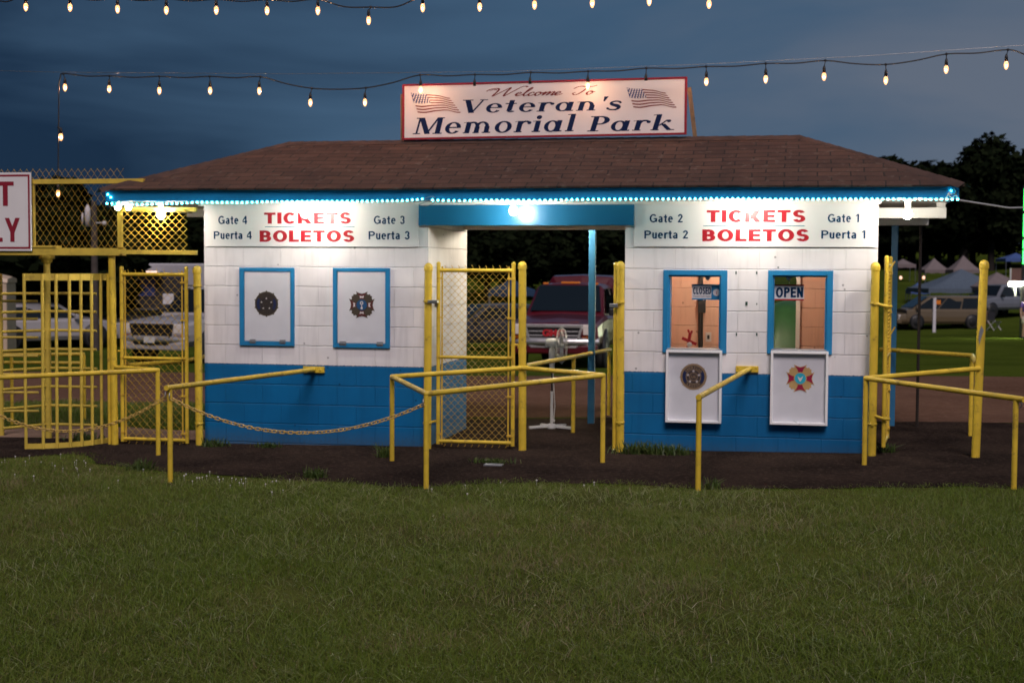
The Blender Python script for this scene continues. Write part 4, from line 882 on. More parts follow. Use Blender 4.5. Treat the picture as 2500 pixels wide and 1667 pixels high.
part(t_, 'red_edge', mb, M['signred'])
tx = MB(); text_px(tx, 'OPEN', 1894, 1960.5, 701, 726.5, c=cc, bold=.05); part(t_, 'lettering', tx, M['signnavy'])
for x, lb in ((1728, 'clear suction cup holding the CLOSED sign'), (1926, 'clear suction cup holding the OPEN sign')):
    p = onwall(x, 678.5, .128); mb = MB(); mb.lathe([(.001, -.014), (.006, -.014), (.006, -.006), (.024, -.002), (.025, 0.0), (.001, 0.0)], p, 16, 'c'); mb.tube([(p[0], .121, p[2]), (p[0] + .004, .121, p[2] - .06)], .002, 5)
    single('suction_cup', mb, M['e_silver'], lb, 'suction cup', p)
CB = D - T - .045
p0, p1 = onwall(1711, 664, CB), onwall(1710, 860, CB); mb = MB(); mb.tube([(p0[0], CB, 2.38), (p0[0], CB, p0[2]), (p1[0], CB, zc + .0), (p1[0], CB, .5)], .026, 10)
t_ = thing('conduit_pipe', 'dark vertical pipe on the salmon back wall behind the CLOSED sign', 'pipe', p1); part(t_, 'pipe', mb, M['black'])
mb = MB(); p = onwall(1716, 748, CB); mb.box(p[0] - .05, p[0] + .03, CB - .035, CB + .03, p[2] - .07, p[2] + .06); mb.tube([(p[0] + .02, CB - .02, p[2] + .04), (p[0] + .035, CB - .02, p[2] + .12)], .008, 6); part(t_, 'clamp', mb, M['black'], .01)
p, q = onwall(1722.5, 834, CB + .025), onwall(1736.5, 811.5, CB + .025); mb = MB(); mb.box(p[0], q[0], CB + .02, CB + .034, p[2], q[2]); t_ = thing('wall_outlet', 'cream wall outlet plate beside the dark pipe inside the booth', 'outlet', p); part(t_, 'plate', mb, M['e_pale'], .003)
mb = MB(); mb.box((p[0] + q[0]) / 2 - .012, (p[0] + q[0]) / 2 + .012, CB + .015, CB + .021, (p[2] + q[2]) / 2 - .022, (p[2] + q[2]) / 2 + .022); part(t_, 'socket', mb, M['black'])
p = onwall(1682, 845, .38); p = (p[0], .38, zc); t_ = thing('tape_dispenser', 'red tape dispenser standing on the counter in the left window', 'tape dispenser', p)
mb = MB(); mb.obox((p[0] - .07, .38, zc + .115), (p[0] + .075, .38, zc + .055), .03, .03); mb.obox((p[0] - .012, .38, zc + .005), (p[0] + .012, .38, zc + .17), .03, .045); mb.obox((p[0] + .0, .38, zc + .17), (p[0] - .012, .38, zc + .20), .03, .02); mb.obox((p[0] + .02, .38, zc + .16), (p[0] + .03, .38, zc + .19), .03, .02); part(t_, 'frame', mb, M['signred'], .004)
mb = MB(); mb.lathe([(.001, -.012), (.026, -.012), (.026, .012), (.001, .012)], (p[0] + .006, .352, zc + .05), 14, 'c'); part(t_, 'tape_roll', mb, M['signwhite'])
p = onwall(1924, 735, D + .62); g = float(gz(p[0], D + .62)); mb = MB(); n = 36; rows = 14; r3 = random.Random(5)
for j in range(rows + 1):
    f = j / rows; rr_ = .04 + .60 * math.sin(f * math.pi / 2) ** .8; z = p[2] - (p[2] - g) * f ** 1.5
    for i in range(n):
        an = 2 * math.pi * i / n; rw = rr_ * (1 + .05 * f * math.sin(an * 9) + r3.uniform(-.01, .01)); mb.v.append((p[0] + rw * math.cos(an), D + .85 + rw * .9 * math.sin(an), z))
for j in range(rows):
    for i in range(n): mb.f.append((j * n + i, j * n + (i + 1) % n, (j + 1) * n + (i + 1) % n, (j + 1) * n + i)); mb.sm.append(True)
M['tarp'] = mat('green_tarpaulin', (0.05, 0.16, 0.055), 0.4, var=0.2, vscale=6, bump=0.15, bscale=20)
mb.f = [f[::-1] for f in mb.f]; single('tarp_cover', mb, M['tarp'], 'green tarp draped over a heap, seen through the right window', 'tarp', (p[0], D + .85, g))
p = (2.12, 0.78, 2.22); t_ = thing('indoor_lamp', 'warm bulb on the ceiling inside the right booth', 'light bulb', (p[0], p[1], 2.40))
mb = MB(); mb.lathe([(.001, 2.40), (.05, 2.40), (.045, 2.36), (.02, 2.35), (.02, 2.26), (.001, 2.26)], (p[0], p[1], 0), 14); part(t_, 'lamp_holder', mb, M['white'])
mb = MB(); mb.ball(p, .036, 14, 10); part(t_, 'bulb', mb, M['indoor'])

# ------------------------------------------------------------------ yellow handrails
RR = 0.0235
def pipe(t_, pts, name='rail', r=RR, m='yellow'): mb = MB(); mb.tube(pts, r, 14); return part(t_, name, mb, M[m])
def foot_of(x, y): g = onground(x, y); return g[0], g[1]
def rail_post(t_, ac, top, r=RR, m='yellow'):
    z0 = float(gz(*ac)); mb = MB(); mb.tube([(ac[0], ac[1], z0 - .05), (ac[0], ac[1], top - r * .6)], r * .96, 14); return part(t_, 'post', mb, M[m])
def cap_end(mb, p, d, r): mb.tube([p, np.array(p) + np.array(d) * .006], r * 1.02, 14)
RG = 'yellow handrails guiding the queues'
# rail bolted under the closed shutters
f = foot_of(416, 1178); z = zat(*f, 946); p = onwall(766, 902.5, -.04); t_ = thing('handrail', 'yellow handrail from the ground up to a bracket on the left booth wall', 'handrail', (f[0], f[1], float(gz(*f))), RG)
d = np.array([f[0], f[1], z]) - np.array(p); d /= np.linalg.norm(d); e1 = np.array([f[0], f[1], z]) + d * .055
pipe(t_, [e1, p]); rail_post(t_, f, z)
mb = MB(); p0, p1 = onwall(741, 909, -.02), onwall(792, 895, -.02); mb.box(p0[0], p1[0], -.035, -.001, p0[2], p1[2]); q = onwall(782, 903, -.03); mb.ball((q[0], -.036, q[2]), .012, 8, 6); part(t_, 'bracket', mb, M['yellow'], .003)
LEFT_HOOK = (f[0], f[1], zat(*f, 971))
# rail bolted between the open windows
f = foot_of(1704, 1198); z = zat(*f, 969); p = onwall(1830, 900.5, -.03); t_ = thing('handrail', 'yellow handrail from the ground up to a bracket between the two open windows', 'handrail', (f[0], f[1], float(gz(*f))), RG)
d = np.array([f[0], f[1], z]) - np.array(p); d /= np.linalg.norm(d); pipe(t_, [np.array([f[0], f[1], z]) + d * .03, p]); rail_post(t_, f, z)
mb = MB(); p0, p1 = onwall(1796.5, 908, -.02), onwall(1852, 894, -.02); mb.box(p0[0], p1[0], -.03, -.001, p0[2], p1[2])
for x in (1802, 1846): q = onwall(x, 898, -.03); mb.ball((q[0], -.031, q[2]), .009, 8, 6)
part(t_, 'bracket', mb, M['yellow'], .003)
# four-sided rail in front of the middle gate
GC = -0.17
fA, fB, fC = foot_of(957, 1126), foot_of(1040.5, 1193), foot_of(1471, 1130); pD = onwall(1275.7, 897.5, GC)
vA, vB, vC = ((*q, zat(*q, y)) for q, y in ((fA, 919.5), (fB, 961), (fC, 916))); vD = (pD[0] + .0, GC - .03, pD[2])
t_ = thing('handrail', 'four-sided yellow handrail standing in front of the middle chain link gate', 'handrail', (fB[0], fB[1], float(gz(*fB))), RG)
pipe(t_, [vA, vB]); pipe(t_, [vB, vC]); pipe(t_, [vC, vD]); pipe(t_, [vD, vA])
for q, v in ((fA, vA), (fB, vB), (fC, vC)):
    rail_post(t_, q, v[2]); mb = MB(); mb.ball(v, RR * 1.03, 14, 10); part(t_, 'elbow', mb, M['yellow'])
RIGHT_HOOK = (fB[0], fB[1], zat(*fB, 987))
f1 = foot_of(1399, 1057); f2 = foot_of(1486, 1014); z1, z2 = zat(*f1, 871), zat(*f2, 853.5); t_ = thing('handrail', 'yellow handrail receding through the passage behind the white fan', 'handrail', (*f1, float(gz(*f1))), RG)
d = np.array([*f2, z2]) - np.array([*f1, z1]); d /= np.linalg.norm(d)
pipe(t_, [(pD[0] + .02, GC + .04, pD[2] + .015), (*f1, z1), tuple(np.array([*f2, z2]) + d * .05)]); rail_post(t_, f1, z1); rail_post(t_, f2, z2)
# rails at the right-hand gate
fE, fF = foot_of(2110, 1136), foot_of(2475, 1195); vE, vF = (*fE, zat(*fE, 923.5)), (*fF, zat(*fF, 972.5)); pG = onwall(2390, 899, GC)
t_ = thing('handrail', 'bent yellow handrail in front of the right-hand gateway', 'handrail', (*fE, float(gz(*fE))), RG)
d = np.array(vF) - np.array(vE); d /= np.linalg.norm(d); pipe(t_, [vE, np.array(vF) + d * .08]); pipe(t_, [vE, (pG[0], GC - .03, pG[2])]); rail_post(t_, fE, vE[2]); rail_post(t_, fF, vF[2]); mb = MB(); mb.ball(vE, RR * 1.03, 14, 10); part(t_, 'elbow', mb, M['yellow'])
mb = MB(); q = np.array(vF) + np.array([.03, .01, -.05]); mb.tube([q + np.array([.018 * math.sin(x), 0, -.022 * math.cos(x)]) for x in np.linspace(0, 6.0, 14)], .004, 6, closed=True); part(t_, 'chain_hook', mb, M['steel'])
fK = foot_of(2369, 1065); zK = zat(*fK, 868); b = B(atdist(2150, 849, 16.0)); t_ = thing('handrail', 'yellow handrail behind the right-hand gateway, bending down to its tall post', 'handrail', (*fK, float(gz(*fK))), RG)
pipe(t_, [(b[0], b[1], zK), (*fK, zK), (pG[0] - .02, GC + .05, onwall(2388, 889, GC)[2])]); rail_post(t_, fK, zK)
# rail before the turnstile and rails behind it
fH = foot_of(386.5, 1112); vH = (*fH, zat(*fH, 903.5)); q = onground(-170, 1150)
t_ = thing('handrail', 'long yellow handrail crossing in front of the turnstile', 'handrail', (*fH, float(gz(*fH))), RG)
k = B(atdist(-170, 929, 13.0)); pT = foot_of(281, 1086)
pipe(t_, [(k[0], k[1], k[2]), vH]); pipe(t_, [vH, (pT[0] + .03, pT[1] - .03, zat(*pT, 896))]); rail_post(t_, fH, vH[2]); mb = MB(); mb.ball(vH, RR * 1.03, 14, 10); part(t_, 'elbow', mb, M['yellow'])
rail_post(t_, (k[0] + .05, k[1] + .02), k[2])
k1, k2 = B(atdist(455, 881, 15.6)), B(atdist(506, 868.5, 16.3)); k0 = (pT[0] + .05, pT[1] + .06, zat(*pT, 893)); t_ = thing('handrail', 'yellow handrail behind the left chain link gate', 'handrail', (k2[0], k2[1], float(gz(*k2[:2]))), RG)
pipe(t_, [k0, k1, k2]); rail_post(t_, (k2[0], k2[1]), k2[2])
k0, k1 = B(atdist(-70, 866, 17.0)), B(atdist(207, 864, 17.2)); t_ = thing('handrail', 'double yellow guard rail behind the turnstile', 'handrail', (k1[0], k1[1], float(gz(*k1[:2]))), RG)
for dz in (0, .11): pipe(t_, [(k0[0], k0[1], k0[2] - dz * .8), (k1[0], k1[1], k1[2] - dz)], r=.021)
for x in (28, 205):
    k = B(atdist(x, 864, 17.05 if x < 100 else 17.2)); rail_post(t_, (k[0], k[1]), k[2], r=.021)
# ------------------------------------------------------------------ tall gate posts
def gate_post(xt, yt, xb, yb, label, bands=(), c=None, r=0.039):
    c = GC if c is None else c; b = onwall(xb, yb, c); t = onwall(xt, yt, c); z0 = float(gz(b[0], c)); s = thing('gate_post', label, 'gate post', (b[0], c, z0), group='tall yellow gate posts')
    n = 8; pts = [(b[0] + (t[0] - b[0]) * i / n, c, z0 - .06 + (t[2] - .03 - z0 + .06) * i / n) for i in range(n + 1)]
    mb = MB(); mb.tube(pts, r, 18); part(s, 'pole', mb, M['yellow'])
    mb = MB(); R = r * 1.14; mb.lathe([(R, t[2] - .075), (R * 1.03, t[2] - .06), (R, t[2] - .04)] + [(max(.0005, R * math.cos(x)), t[2] - .04 + R * 1.0 * math.sin(x)) for x in np.linspace(.15, math.pi / 2, 7)], (t[0], c, 0), 18); part(s, 'cap', mb, M['yellow'])
    for y in bands:
        f = (yb - y) / (yb - yt); a = b[0] + (t[0] - b[0]) * f; z = z0 + (t[2] - z0) * f
        mb = MB(); mb.lathe([(r * .98, z - .012), (r * 1.12, z - .012), (r * 1.12, z + .012), (r * .98, z + .012)], (a, c, 0), 18); mb.box(a - .012, a + .012, c - r * 1.55, c - r, z - .012, z + .012); part(s, 'hinge_band', mb, M['yellow'])
    return s
gate_post(481, 649, 487.5, 1091, 'tall yellow post against the left corner of the left booth', (698, 1036))
gate_post(1046, 643, 1043, 1096, 'tall yellow post against the right corner of the left booth', (735, 1032))
gate_post(1275.5, 639, 1275.5, 1104, 'tall yellow post standing free in the middle of the passage', ())
gate_post(1515, 639, 1514, 1108, 'tall yellow post against the left corner of the right booth', (738, 1034))
gate_post(2137.5, 641, 2128, 1113, 'tall yellow post against the right corner of the right booth', (740, 1034))
gp = gate_post(2403, 636, 2381, 1117, 'scuffed tall yellow post standing free at the far right', ())
mb = MB(); q = [onwall(x, y, GC - .0405) for x, y in ((2396, 795), (2402, 806), (2398, 818), (2394, 830), (2391, 843), (2389, 826), (2391, 808))]
mb.add([(x, c, z) for x, c, z in q], [tuple(range(len(q)))]); part(gp, 'paint_scrape', mb, M['greyplate'])

# ------------------------------------------------------------------ chain link gates
def mesh_wires(mb, o, u, wdt, z0, z1, pw=0.070, ph=0.072, r=0.0028, keep=None, barb=True, skew=0.0, nrm=(0, 1, 0)):
    """woven wire: zigzag wires side by side, in the vertical plane from o along unit vector u"""
    o = np.array(o, float); u = np.array(u, float); nrm = np.array(nrm, float); hw = pw / 2; nwire = int(wdt / hw); nz_ = int(round((z1 - z0) / (ph / 2))); hz = (z1 - z0) / nz_
    for i in range(nwire):
        pts = []
        for j in range(nz_ + 1):
            ph_ = (j + i) % 2; s = i * hw + (hw if ph_ else 0) + (-.002 if not ph_ else .002)
            p = o + u * min(s + skew * j * hz, wdt * 1.02) + nrm * (.003 if ph_ else -.003); p[2] = z0 + j * hz; pts.append(p)
        if keep is None: runs = [pts]
        else:
            runs, cur = [], []
            for p in pts:
                if keep(p): cur.append(p)
                else:
                    if len(cur) > 1: runs.append(cur)
                    cur = []
            if len(cur) > 1: runs.append(cur)
        for q in runs: mb.tube(q, r, 4, caps=False, smooth=False)
        if barb and i % 2 == 0:
            for zz, sg in ((z1, 1), (z0, -1)):
                p = o + u * (i * hw + hw); p[2] = zz
                if keep is None or keep(p): mb.tube([p, p + u * .010 + np.array([0, 0, sg * .022]), p - u * .004 + np.array([0, 0, sg * .040])], r, 4, smooth=False)
def chain_gate(label, p, q, z0, z1, zm, pw=.070, ph=.072, double=False):
    """p, q: (a, c) feet of the two uprights"""
    p, q = np.array([*p, 0.0]), np.array([*q, 0.0]); u = q - p; wdt = np.linalg.norm(u); u = u / wdt; nr = np.array([-u[1], u[0], 0]); t_ = thing('chain_link_gate', label, 'gate', (p[0], p[1], z0), group='yellow chain link gates')
    at = lambda s, z: tuple(p + u * s + np.array([0, 0, z])); fr = MB(); R = .0205
    for s in (0, wdt): fr.tube([at(s, z0), at(s, z1 + .04)], R, 12); fr.ball(at(s, z1 + .045), R * 1.08, 12, 8)
    fr.tube([at(0, z1 - .02), at(wdt, z1 - .02)], R * .92, 12); fr.tube([at(0, z0 + .03), at(wdt, z0 + .03)], R * .92, 12); fr.tube([at(0, zm), at(wdt, zm)], R * .8, 12); part(t_, 'frame', fr, M['yellow'])
    wm = MB(); mesh_wires(wm, at(.03, 0), u, wdt - .07, z0 + .02, z1 - .01, pw, ph, nrm=nr); part(t_, 'wire_mesh', wm, M['yellow_wire'])
    for s in ((wdt - .047,) if not double else (wdt - .047, .038)):
        tb = MB(); tb.obox(at(s, z0 + .0), at(s, z1 + .02), .016, .007)
        for k in range(5):
            z = z0 + .1 + (z1 - z0 - .2) * k / 4; tb.obox(at(s - .012, z), at(s + (.055 if s > .2 else -.05), z), .05, .018)
        part(t_, 'tension_bar', tb, M['yellow_wire'])
    return t_, at, wdt
def gpx(xl, xr, yt, yb, ym, c):
    l, r_ = onwall(xl, yb, c), onwall(xr, yb, c); return (l[0], c), (r_[0], c), l[2], onwall(xl, yt, c)[2], onwall(xl, ym, c)[2]
p, q, z0, z1, zm = gpx(300, 457, 665, 1077, 873, GC); t_, at, wd = chain_gate('closed chain link gate between the turnstile and the left booth', p, q, z0, z1, zm, .081, .085, double=True)
la = MB(); s = wd; la.tube([at(s - .03, onwall(457, 706, GC)[2]), at(s + .05, onwall(470, 704, GC)[2])], .011, 8); la.tube([at(s - .02, onwall(457, 697, GC)[2]), at(s + .07, onwall(475, 697, GC)[2])], .009, 8); part(t_, 'latch', la, M['steel'])
la = MB(); z = onwall(290, 856, GC)[2]; la.tube([at(-.12, z - .01), at(.0, z)], .009, 8); part(t_, 'hinge', la, M['yellow'])
p, q, z0, z1, zm = gpx(1069.5, 1251.5, 655, 1083, 871, GC + .03); t_, at, wd = chain_gate('chain link gate standing closed in the left half of the passage', p, q, z0, z1, zm, double=True)
la = MB(); z = onwall(1060, 736, GC)[2]; la.box(at(-.1, 0)[0], at(.01, 0)[0], GC - .06, GC + .05, z - .016, z + .014); la.tube([at(-.16, z + .005), at(-.02, z - .02)], .012, 8); la.ball(at(-.02, z - .04), .022, 10, 8); part(t_, 'latch', la, M['steel'], .003)
la = MB(); z = onwall(1060, 1032, GC)[2]; la.tube([at(-.09, z), at(.0, z + .02)], .012, 8); part(t_, 'hinge', la, M['yellow'])
la = MB(); z = onwall(1250, 843, GC)[2]; la.tube([at(wd - .02, z), at(wd + .055, z + .005)], .012, 8); la.tube([at(wd + .05, z - .03), at(wd + .055, z + .01), at(wd + .11, z + .06)], .009, 8); part(t_, 'fork_latch', la, M['yellow'])
# two gates folded back, edge-on
def open_gate(xn, xf, yt, yb, ym, label):
    n_ = onwall(xn, yb, GC + .03); f_ = onwall(xf, 1060, GC + .80); zz = onwall(xn, yt, GC + .03)[2]; zb_ = n_[2]; t_, at, wd = chain_gate(label, (n_[0], GC + .03), (f_[0], GC + .80), zb_, zz, onwall(xn, ym, GC + .03)[2]); return t_, at
t_, at = open_gate(1499.5, 1506, 657, 1097, 880, 'chain link gate folded back edge-on beside the right booth')
la = MB()
for y in (738, 1024): z = onwall(1505, y, GC)[2]; la.tube([at(.0, z), (onwall(1515, y, GC)[0], GC, z - .02)], .014, 8)
part(t_, 'hinge', la, M['yellow']); la = MB(); z = onwall(1497, 745, GC)[2]; la.box(at(0, z)[0] - .05, at(0, z)[0] + .03, GC - .05, GC - .01, z - .022, z + .016); part(t_, 'latch', la, M['steel'], .004)
t_, at = open_gate(2156.5, 2166, 641, 1091, 873, 'chain link gate folded back edge-on at the right end of the building')
la = MB()
for y in (748, 1022): z = onwall(2150, y, GC)[2]; la.tube([(onwall(2135, y, GC)[0], GC - .03, z + .03), (at(.0, z)[0], GC - .02, z), (at(0, z)[0] + .05, GC, z)], .015, 8)
part(t_, 'hinge', la, M['yellow'])
la = MB()
for y in (660, 820): a = onwall(2172, y, GC + .05); la.tube([a, onwall(2185, y - 22, GC + .05)], .008, 6)
part(t_, 'bent_wire', la, M['yellow_wire'])

# ------------------------------------------------------------------ full height turnstile
ts = foot_of(119, 1070); zg = float(gz(*ts)); tt = thing('turnstile', 'tall yellow full-height turnstile with an overhead wire mesh panel', 'turnstile', (*ts, zg))
zbeam = zat(*ts, 624); mb = MB(); mb.tube([(*ts, zg - .03), (*ts, zbeam)], .036, 18); part(tt, 'shaft', mb, M['yellow_old'])
mb = MB(); mb.lathe([(.036, zbeam - .09), (.06, zbeam - .06), (.06, zbeam - .045), (.085, zbeam - .035), (.085, zbeam - .001)], (*ts, 0), 18); part(tt, 'flange', mb, M['yellow_old'])
levels = [zat(*ts, y) for y in (716, 760, 806, 852, 898, 943, 989, 1035)]
for ang in (4, 124, 244):
    mb = MB(); a = math.radians(ang)
    for z in levels: mb.tube([(ts[0] + .03 * math.cos(a), ts[1] + .03 * math.sin(a), z), (ts[0] + .56 * math.cos(a), ts[1] + .56 * math.sin(a), z)], .016, 10)
    part(tt, 'rotor_wing', mb, M['yellow_old'])
px = [(58.6, 64), (103, 106), (136.6, 140), (169, 172), (197, 200), (223, 226), (245.5, 249)]; fy = (1097, 1096.5, 1095, 1093, 1090.5, 1087.5, 1084)
bars = []
for (xt, xb), y in zip(px, fy):
    f = foot_of(xb, y); zt = zat(*f, 668); a_t = onwall(xt, 668, f[1])[0]; bars.append((f, (a_t, f[1], zt)))
for f, t_ in bars:
    mb = MB(); mb.tube([(*f, float(gz(*f)) - .02), t_], .0165, 10); part(tt, 'cage_bar', mb, M['yellow_old'])
mb, m2 = MB(), MB(); end = foot_of(276, 1080); et = (onwall(270, 668, end[1])[0], end[1], zat(*end, 668)); lst = bars + [((end[0], end[1]), et)]
for (f0, t0), (f1, t1) in zip(lst, lst[1:]):
    mb.obox((*f0, float(gz(*f0)) + .03), (*f1, float(gz(*f1)) + .03), .008, .06)
    m2.obox((t0[0], t0[1], t0[2] - .035), (t1[0], t1[1], t1[2] - .035), .008, .07)
part(tt, 'cage_ring', mb, M['yellow_old']); part(tt, 'cage_ring', m2, M['yellow_old'])
f = foot_of(281, 1086); CP = f[1]; zpb = zat(*f, 611)
mb = MB(); top = onwall(272.5, 612, CP); mb.tube([(f[0], CP, float(gz(*f)) - .04), (top[0], CP, zpb)], .036, 16); mb.tube([(f[0] - .065, CP + .01, float(gz(*f)) - .02), (top[0] - .045, CP + .01, zat(*f, 668))], .018, 10); part(tt, 'side_post', mb, M['yellow'])
f2 = foot_of(4, 1064); mb = MB(); mb.tube([(*f2, float(gz(*f2)) - .03), (*f2, zat(*f2, 668))], .03, 12)
for z in levels[:-1]: mb.tube([(f2[0], f2[1], z - .095), (f2[0] + .40, f2[1] + .1, z - .095)], .015, 8)
for y in (672, 856, 1062): k = foot_of(4, 1064); mb.tube([(*f2, zat(*f2, y)), (f2[0] - .9, f2[1] + .15, zat(*f2, y))], .016, 8)
part(tt, 'fixed_comb', mb, M['yellow_old'])
CU = -0.24                                  # plane of the overhead panel
zl, zh = onwall(200, 624, CU)[2], onwall(200, 606, CU)[2]; aL = onwall(-330, 615, CU)[0]; aM = onwall(303, 615, CU)[0]; aR = onwall(487, 615, CU)[0]
mb = MB(); mb.box(aL, aM, CU - .05, CU + .05, zl, zh); mb.box(onwall(82, 600, CU)[0], onwall(144, 600, CU)[0], CU - .06, CU + .06, zh + .001, onwall(110, 600, CU)[2]); part(tt, 'overhead_beam', mb, M['yellow_old'], .004)
mb = MB(); e0 = onwall(305, 615.5, CU); mb.obox((aM - .02, CU - .065, e0[2]), (aR, CU - .065, e0[2] - .005), .045, .045)
e1 = onwall(320, 511.5, CU); mb.obox((aM - .02, CU - .055, e1[2]), (onwall(485, 510, CU)[0], CU - .055, e1[2] - .006), .045, .045)
mb.obox((aM - .015, CU - .052, zh + .005), (aM - .015, CU - .052, onwall(300, 499, CU)[2]), .042, .045)
z_top = onwall(150, 443, CU)[2]; aX = onwall(83, 520, CU)[0]
mb.obox((aX, CU, zh), (aX, CU, z_top - .02), .022, .03); mb.obox((aL, CU, z_top), (onwall(352, 441, CU)[0], CU, z_top - .004), .05, .05); mb.obox((aL + .02, CU, zh), (aL + .02, CU, z_top), .04, .04)
part(tt, 'upper_frame', mb, M['yellow_old'], .003)
def free_of_roof(p):
    return not (p[0] > EA0 - .06 and p[2] > 2.44 and p[2] < 2.62 + .385 * max(0, min(p[0] - EA0, p[1] - EC0)) + .02)
mb = MB(); mesh_wires(mb, (aL, CU + .03, 0), (1, 0, 0), aM - aL, zh, onwall(150, 412, CU)[2], .0735, .102, r=.0018, keep=free_of_roof, barb=False); part(tt, 'upper_mesh', mb, M['yellow_wire'])
mb = MB(); mesh_wires(mb, (aM, CU - .085, 0), (1, 0, 0), onwall(472, 560, CU)[0] - aM, e0[2] + .0, e1[2] - .01, .082, .080, r=.0036, barb=False); part(tt, 'side_mesh', mb, M['yellow_wire'])
# exit sign on the overhead panel, cut by the left edge of the photograph
CE = CU - .075; b0 = onwall(77.5, 613, CE); tr_ = onwall(77, 421, CE); a0 = onwall(-150, 600, CE)[0]
t_ = thing('exit_sign', 'white exit sign with maroon letters and border on the overhead beam', 'sign', (a0, CE, b0[2]))
mb = MB(); mb.box(a0, b0[0], CE, CE + .012, b0[2], tr_[2]); part(t_, 'panel', mb, M['signwhite'], .002)
mb = MB(); k = .022; g = .030; c = CE - .0012; x0, x1, z0, z1 = a0 + k, b0[0] - k * .7, b0[2] + k, tr_[2] - k
for q in ((x0, x1, z0, z0 + g * .7), (x0, x1, z1 - g * .7, z1), (x0, x0 + g, z0 + g * .7, z1 - g * .7), (x1 - g * .7, x1, z0 + g * .7, z1 - g * .7)): mb.quad((q[0], c, q[2]), (q[1], c, q[2]), (q[1], c, q[3]), (q[0], c, q[3]))
part(t_, 'border', mb, M['maroon'])
for s, x0, x1, yt, yb in (('EXIT', -118, 34, 444, 503), ('ONLY', -112, 49, 532, 591)):
    tx = MB(); text_px(tx, s, x0, x1, yt, yb, c=CE - .002, bold=.03); part(t_, 'lettering', tx, M['maroon'])

# ------------------------------------------------------------------ chains
def chain(label, p, q, ymid, base):
    p, q = np.array(p), np.array(q); m = (p + q) / 2; lo = 0; hi = 1.0
    zlow = zat(m[0], m[1], ymid); sag = m[2] - zlow; n = 400; pts = [p + (q - p) * i / n - np.array([0, 0, 4 * sag * (i / n) * (1 - i / n)]) for i in range(n + 1)]
    d = [0]
    for a, b in zip(pts, pts[1:]): d.append(d[-1] + np.linalg.norm(b - a))
    t_ = thing('barrier_chain', label, 'chain', tuple(p), group='gold painted chains between the handrails'); mb = MB(); pitch = .0365; N_ = int(d[-1] / pitch); rk = random.Random(2)
    for i in range(N_):
        s = (i + .5) * d[-1] / N_; j = max(1, min(n, int(np.searchsorted(d, s)))); c = pts[j]; t = pts[j] - pts[j - 1]; t /= np.linalg.norm(t)
        sd = np.cross(t, [0, 0, 1.0]); sd /= np.linalg.norm(sd); up = np.cross(sd, t); an = (math.pi / 4 if i % 2 else -math.pi / 4) + rk.uniform(-.25, .25); s2 = sd * math.cos(an) + up * math.sin(an)
        ring = [c + t * (.017 * math.copysign(1, math.cos(x)) + .0095 * math.cos(x)) * .86 + s2 * .0135 * math.sin(x) for x in np.linspace(.01, 2 * math.pi + .01, 11)[:-1]]
        mb.tube(ring, .0045, 5, closed=True)
    part(t_, 'links', mb, M['chain'])
    for e_ in (p, q):
        h = MB(); h.tube([e_ + np.array([0, -.012, .045]), e_ + np.array([.006, -.03, .02]), e_ + np.array([0, -.02, -.008])], .0045, 6); part(t_, 'hook', h, M['steel'])
chain('gold chain hanging in front of the left booth', (LEFT_HOOK[0] + .01, LEFT_HOOK[1] - .015, LEFT_HOOK[2]), (RIGHT_HOOK[0] - .02, RIGHT_HOOK[1] - .015, RIGHT_HOOK[2]), 1056, None)
k = (LEFT_HOOK[0] - 2.15, LEFT_HOOK[1] + .25, LEFT_HOOK[2] + .0)
chain('gold chain hanging in front of the turnstile', (LEFT_HOOK[0] - .03, LEFT_HOOK[1] - .01, LEFT_HOOK[2] + .01), k, 1052, None)
t_ = thing('chain_post', 'yellow post holding the far end of the left chain', 'post', (k[0] - .03, k[1], float(gz(k[0], k[1]))), 'posts'); mb = MB(); mb.tube([(k[0] - .03, k[1], float(gz(k[0], k[1])) - .05), (k[0] - .03, k[1], k[2] + .12)], RR, 12); part(t_, 'pole', mb, M['yellow'])

# ------------------------------------------------------------------ pedestal fan in the passage
f = foot_of(1346.5, 1047); zg = float(gz(*f)); t_ = thing('pedestal_fan', 'white pedestal fan standing on the asphalt in the passage', 'fan', (*f, zg))
M['fanwhite'] = mat('white_fan_plastic', (0.70, 0.69, 0.68), 0.4); mb = MB()
for x, y in ((1293, 1049), (1402, 1049), (1314, 1040), (1392, 1040)):
    g = foot_of(x, y); d = np.array([g[0] - f[0], g[1] - f[1]]); d = d / np.linalg.norm(d) * .26; mb.obox((f[0], f[1], zg + .035), (f[0] + d[0], f[1] + d[1], zg + .022), .035, .028)
mb.lathe([(.001, zg + .06), (.04, zg + .06), (.045, zg + .03), (.045, zg + .005), (.001, zg + .005)], (*f, 0), 16); part(t_, 'base', mb, M['fanwhite'], .003)
mb = MB(); mb.tube([(*f, zg + .04), (*f, zat(*f, 955))], .016, 12); part(t_, 'pole', mb, M['fanwhite'])
mb = MB(); mb.tube([(*f, zat(*f, 956)), (*f, zat(*f, 905))], .010, 10); part(t_, 'inner_pole', mb, M['black'])
mb = MB(); mb.lathe([(.001, zat(*f, 908)), (.028, zat(*f, 908)), (.034, zat(*f, 880)), (.04, zat(*f, 860)), (.03, zat(*f, 848)), (.001, zat(*f, 846))], (*f, 0), 14); part(t_, 'neck', mb, M['fanwhite'])
zh_ = zat(*f, 838); hx = f[0]; mb = MB(); mb.lathe([(.001, -.085), (.04, -.08), (.055, -.05), (.058, 0), (.05, .06), (.001, .065)], (hx + .01, f[1], zh_), 18, 'a'); part(t_, 'motor_housing', mb, M['fanwhite'])
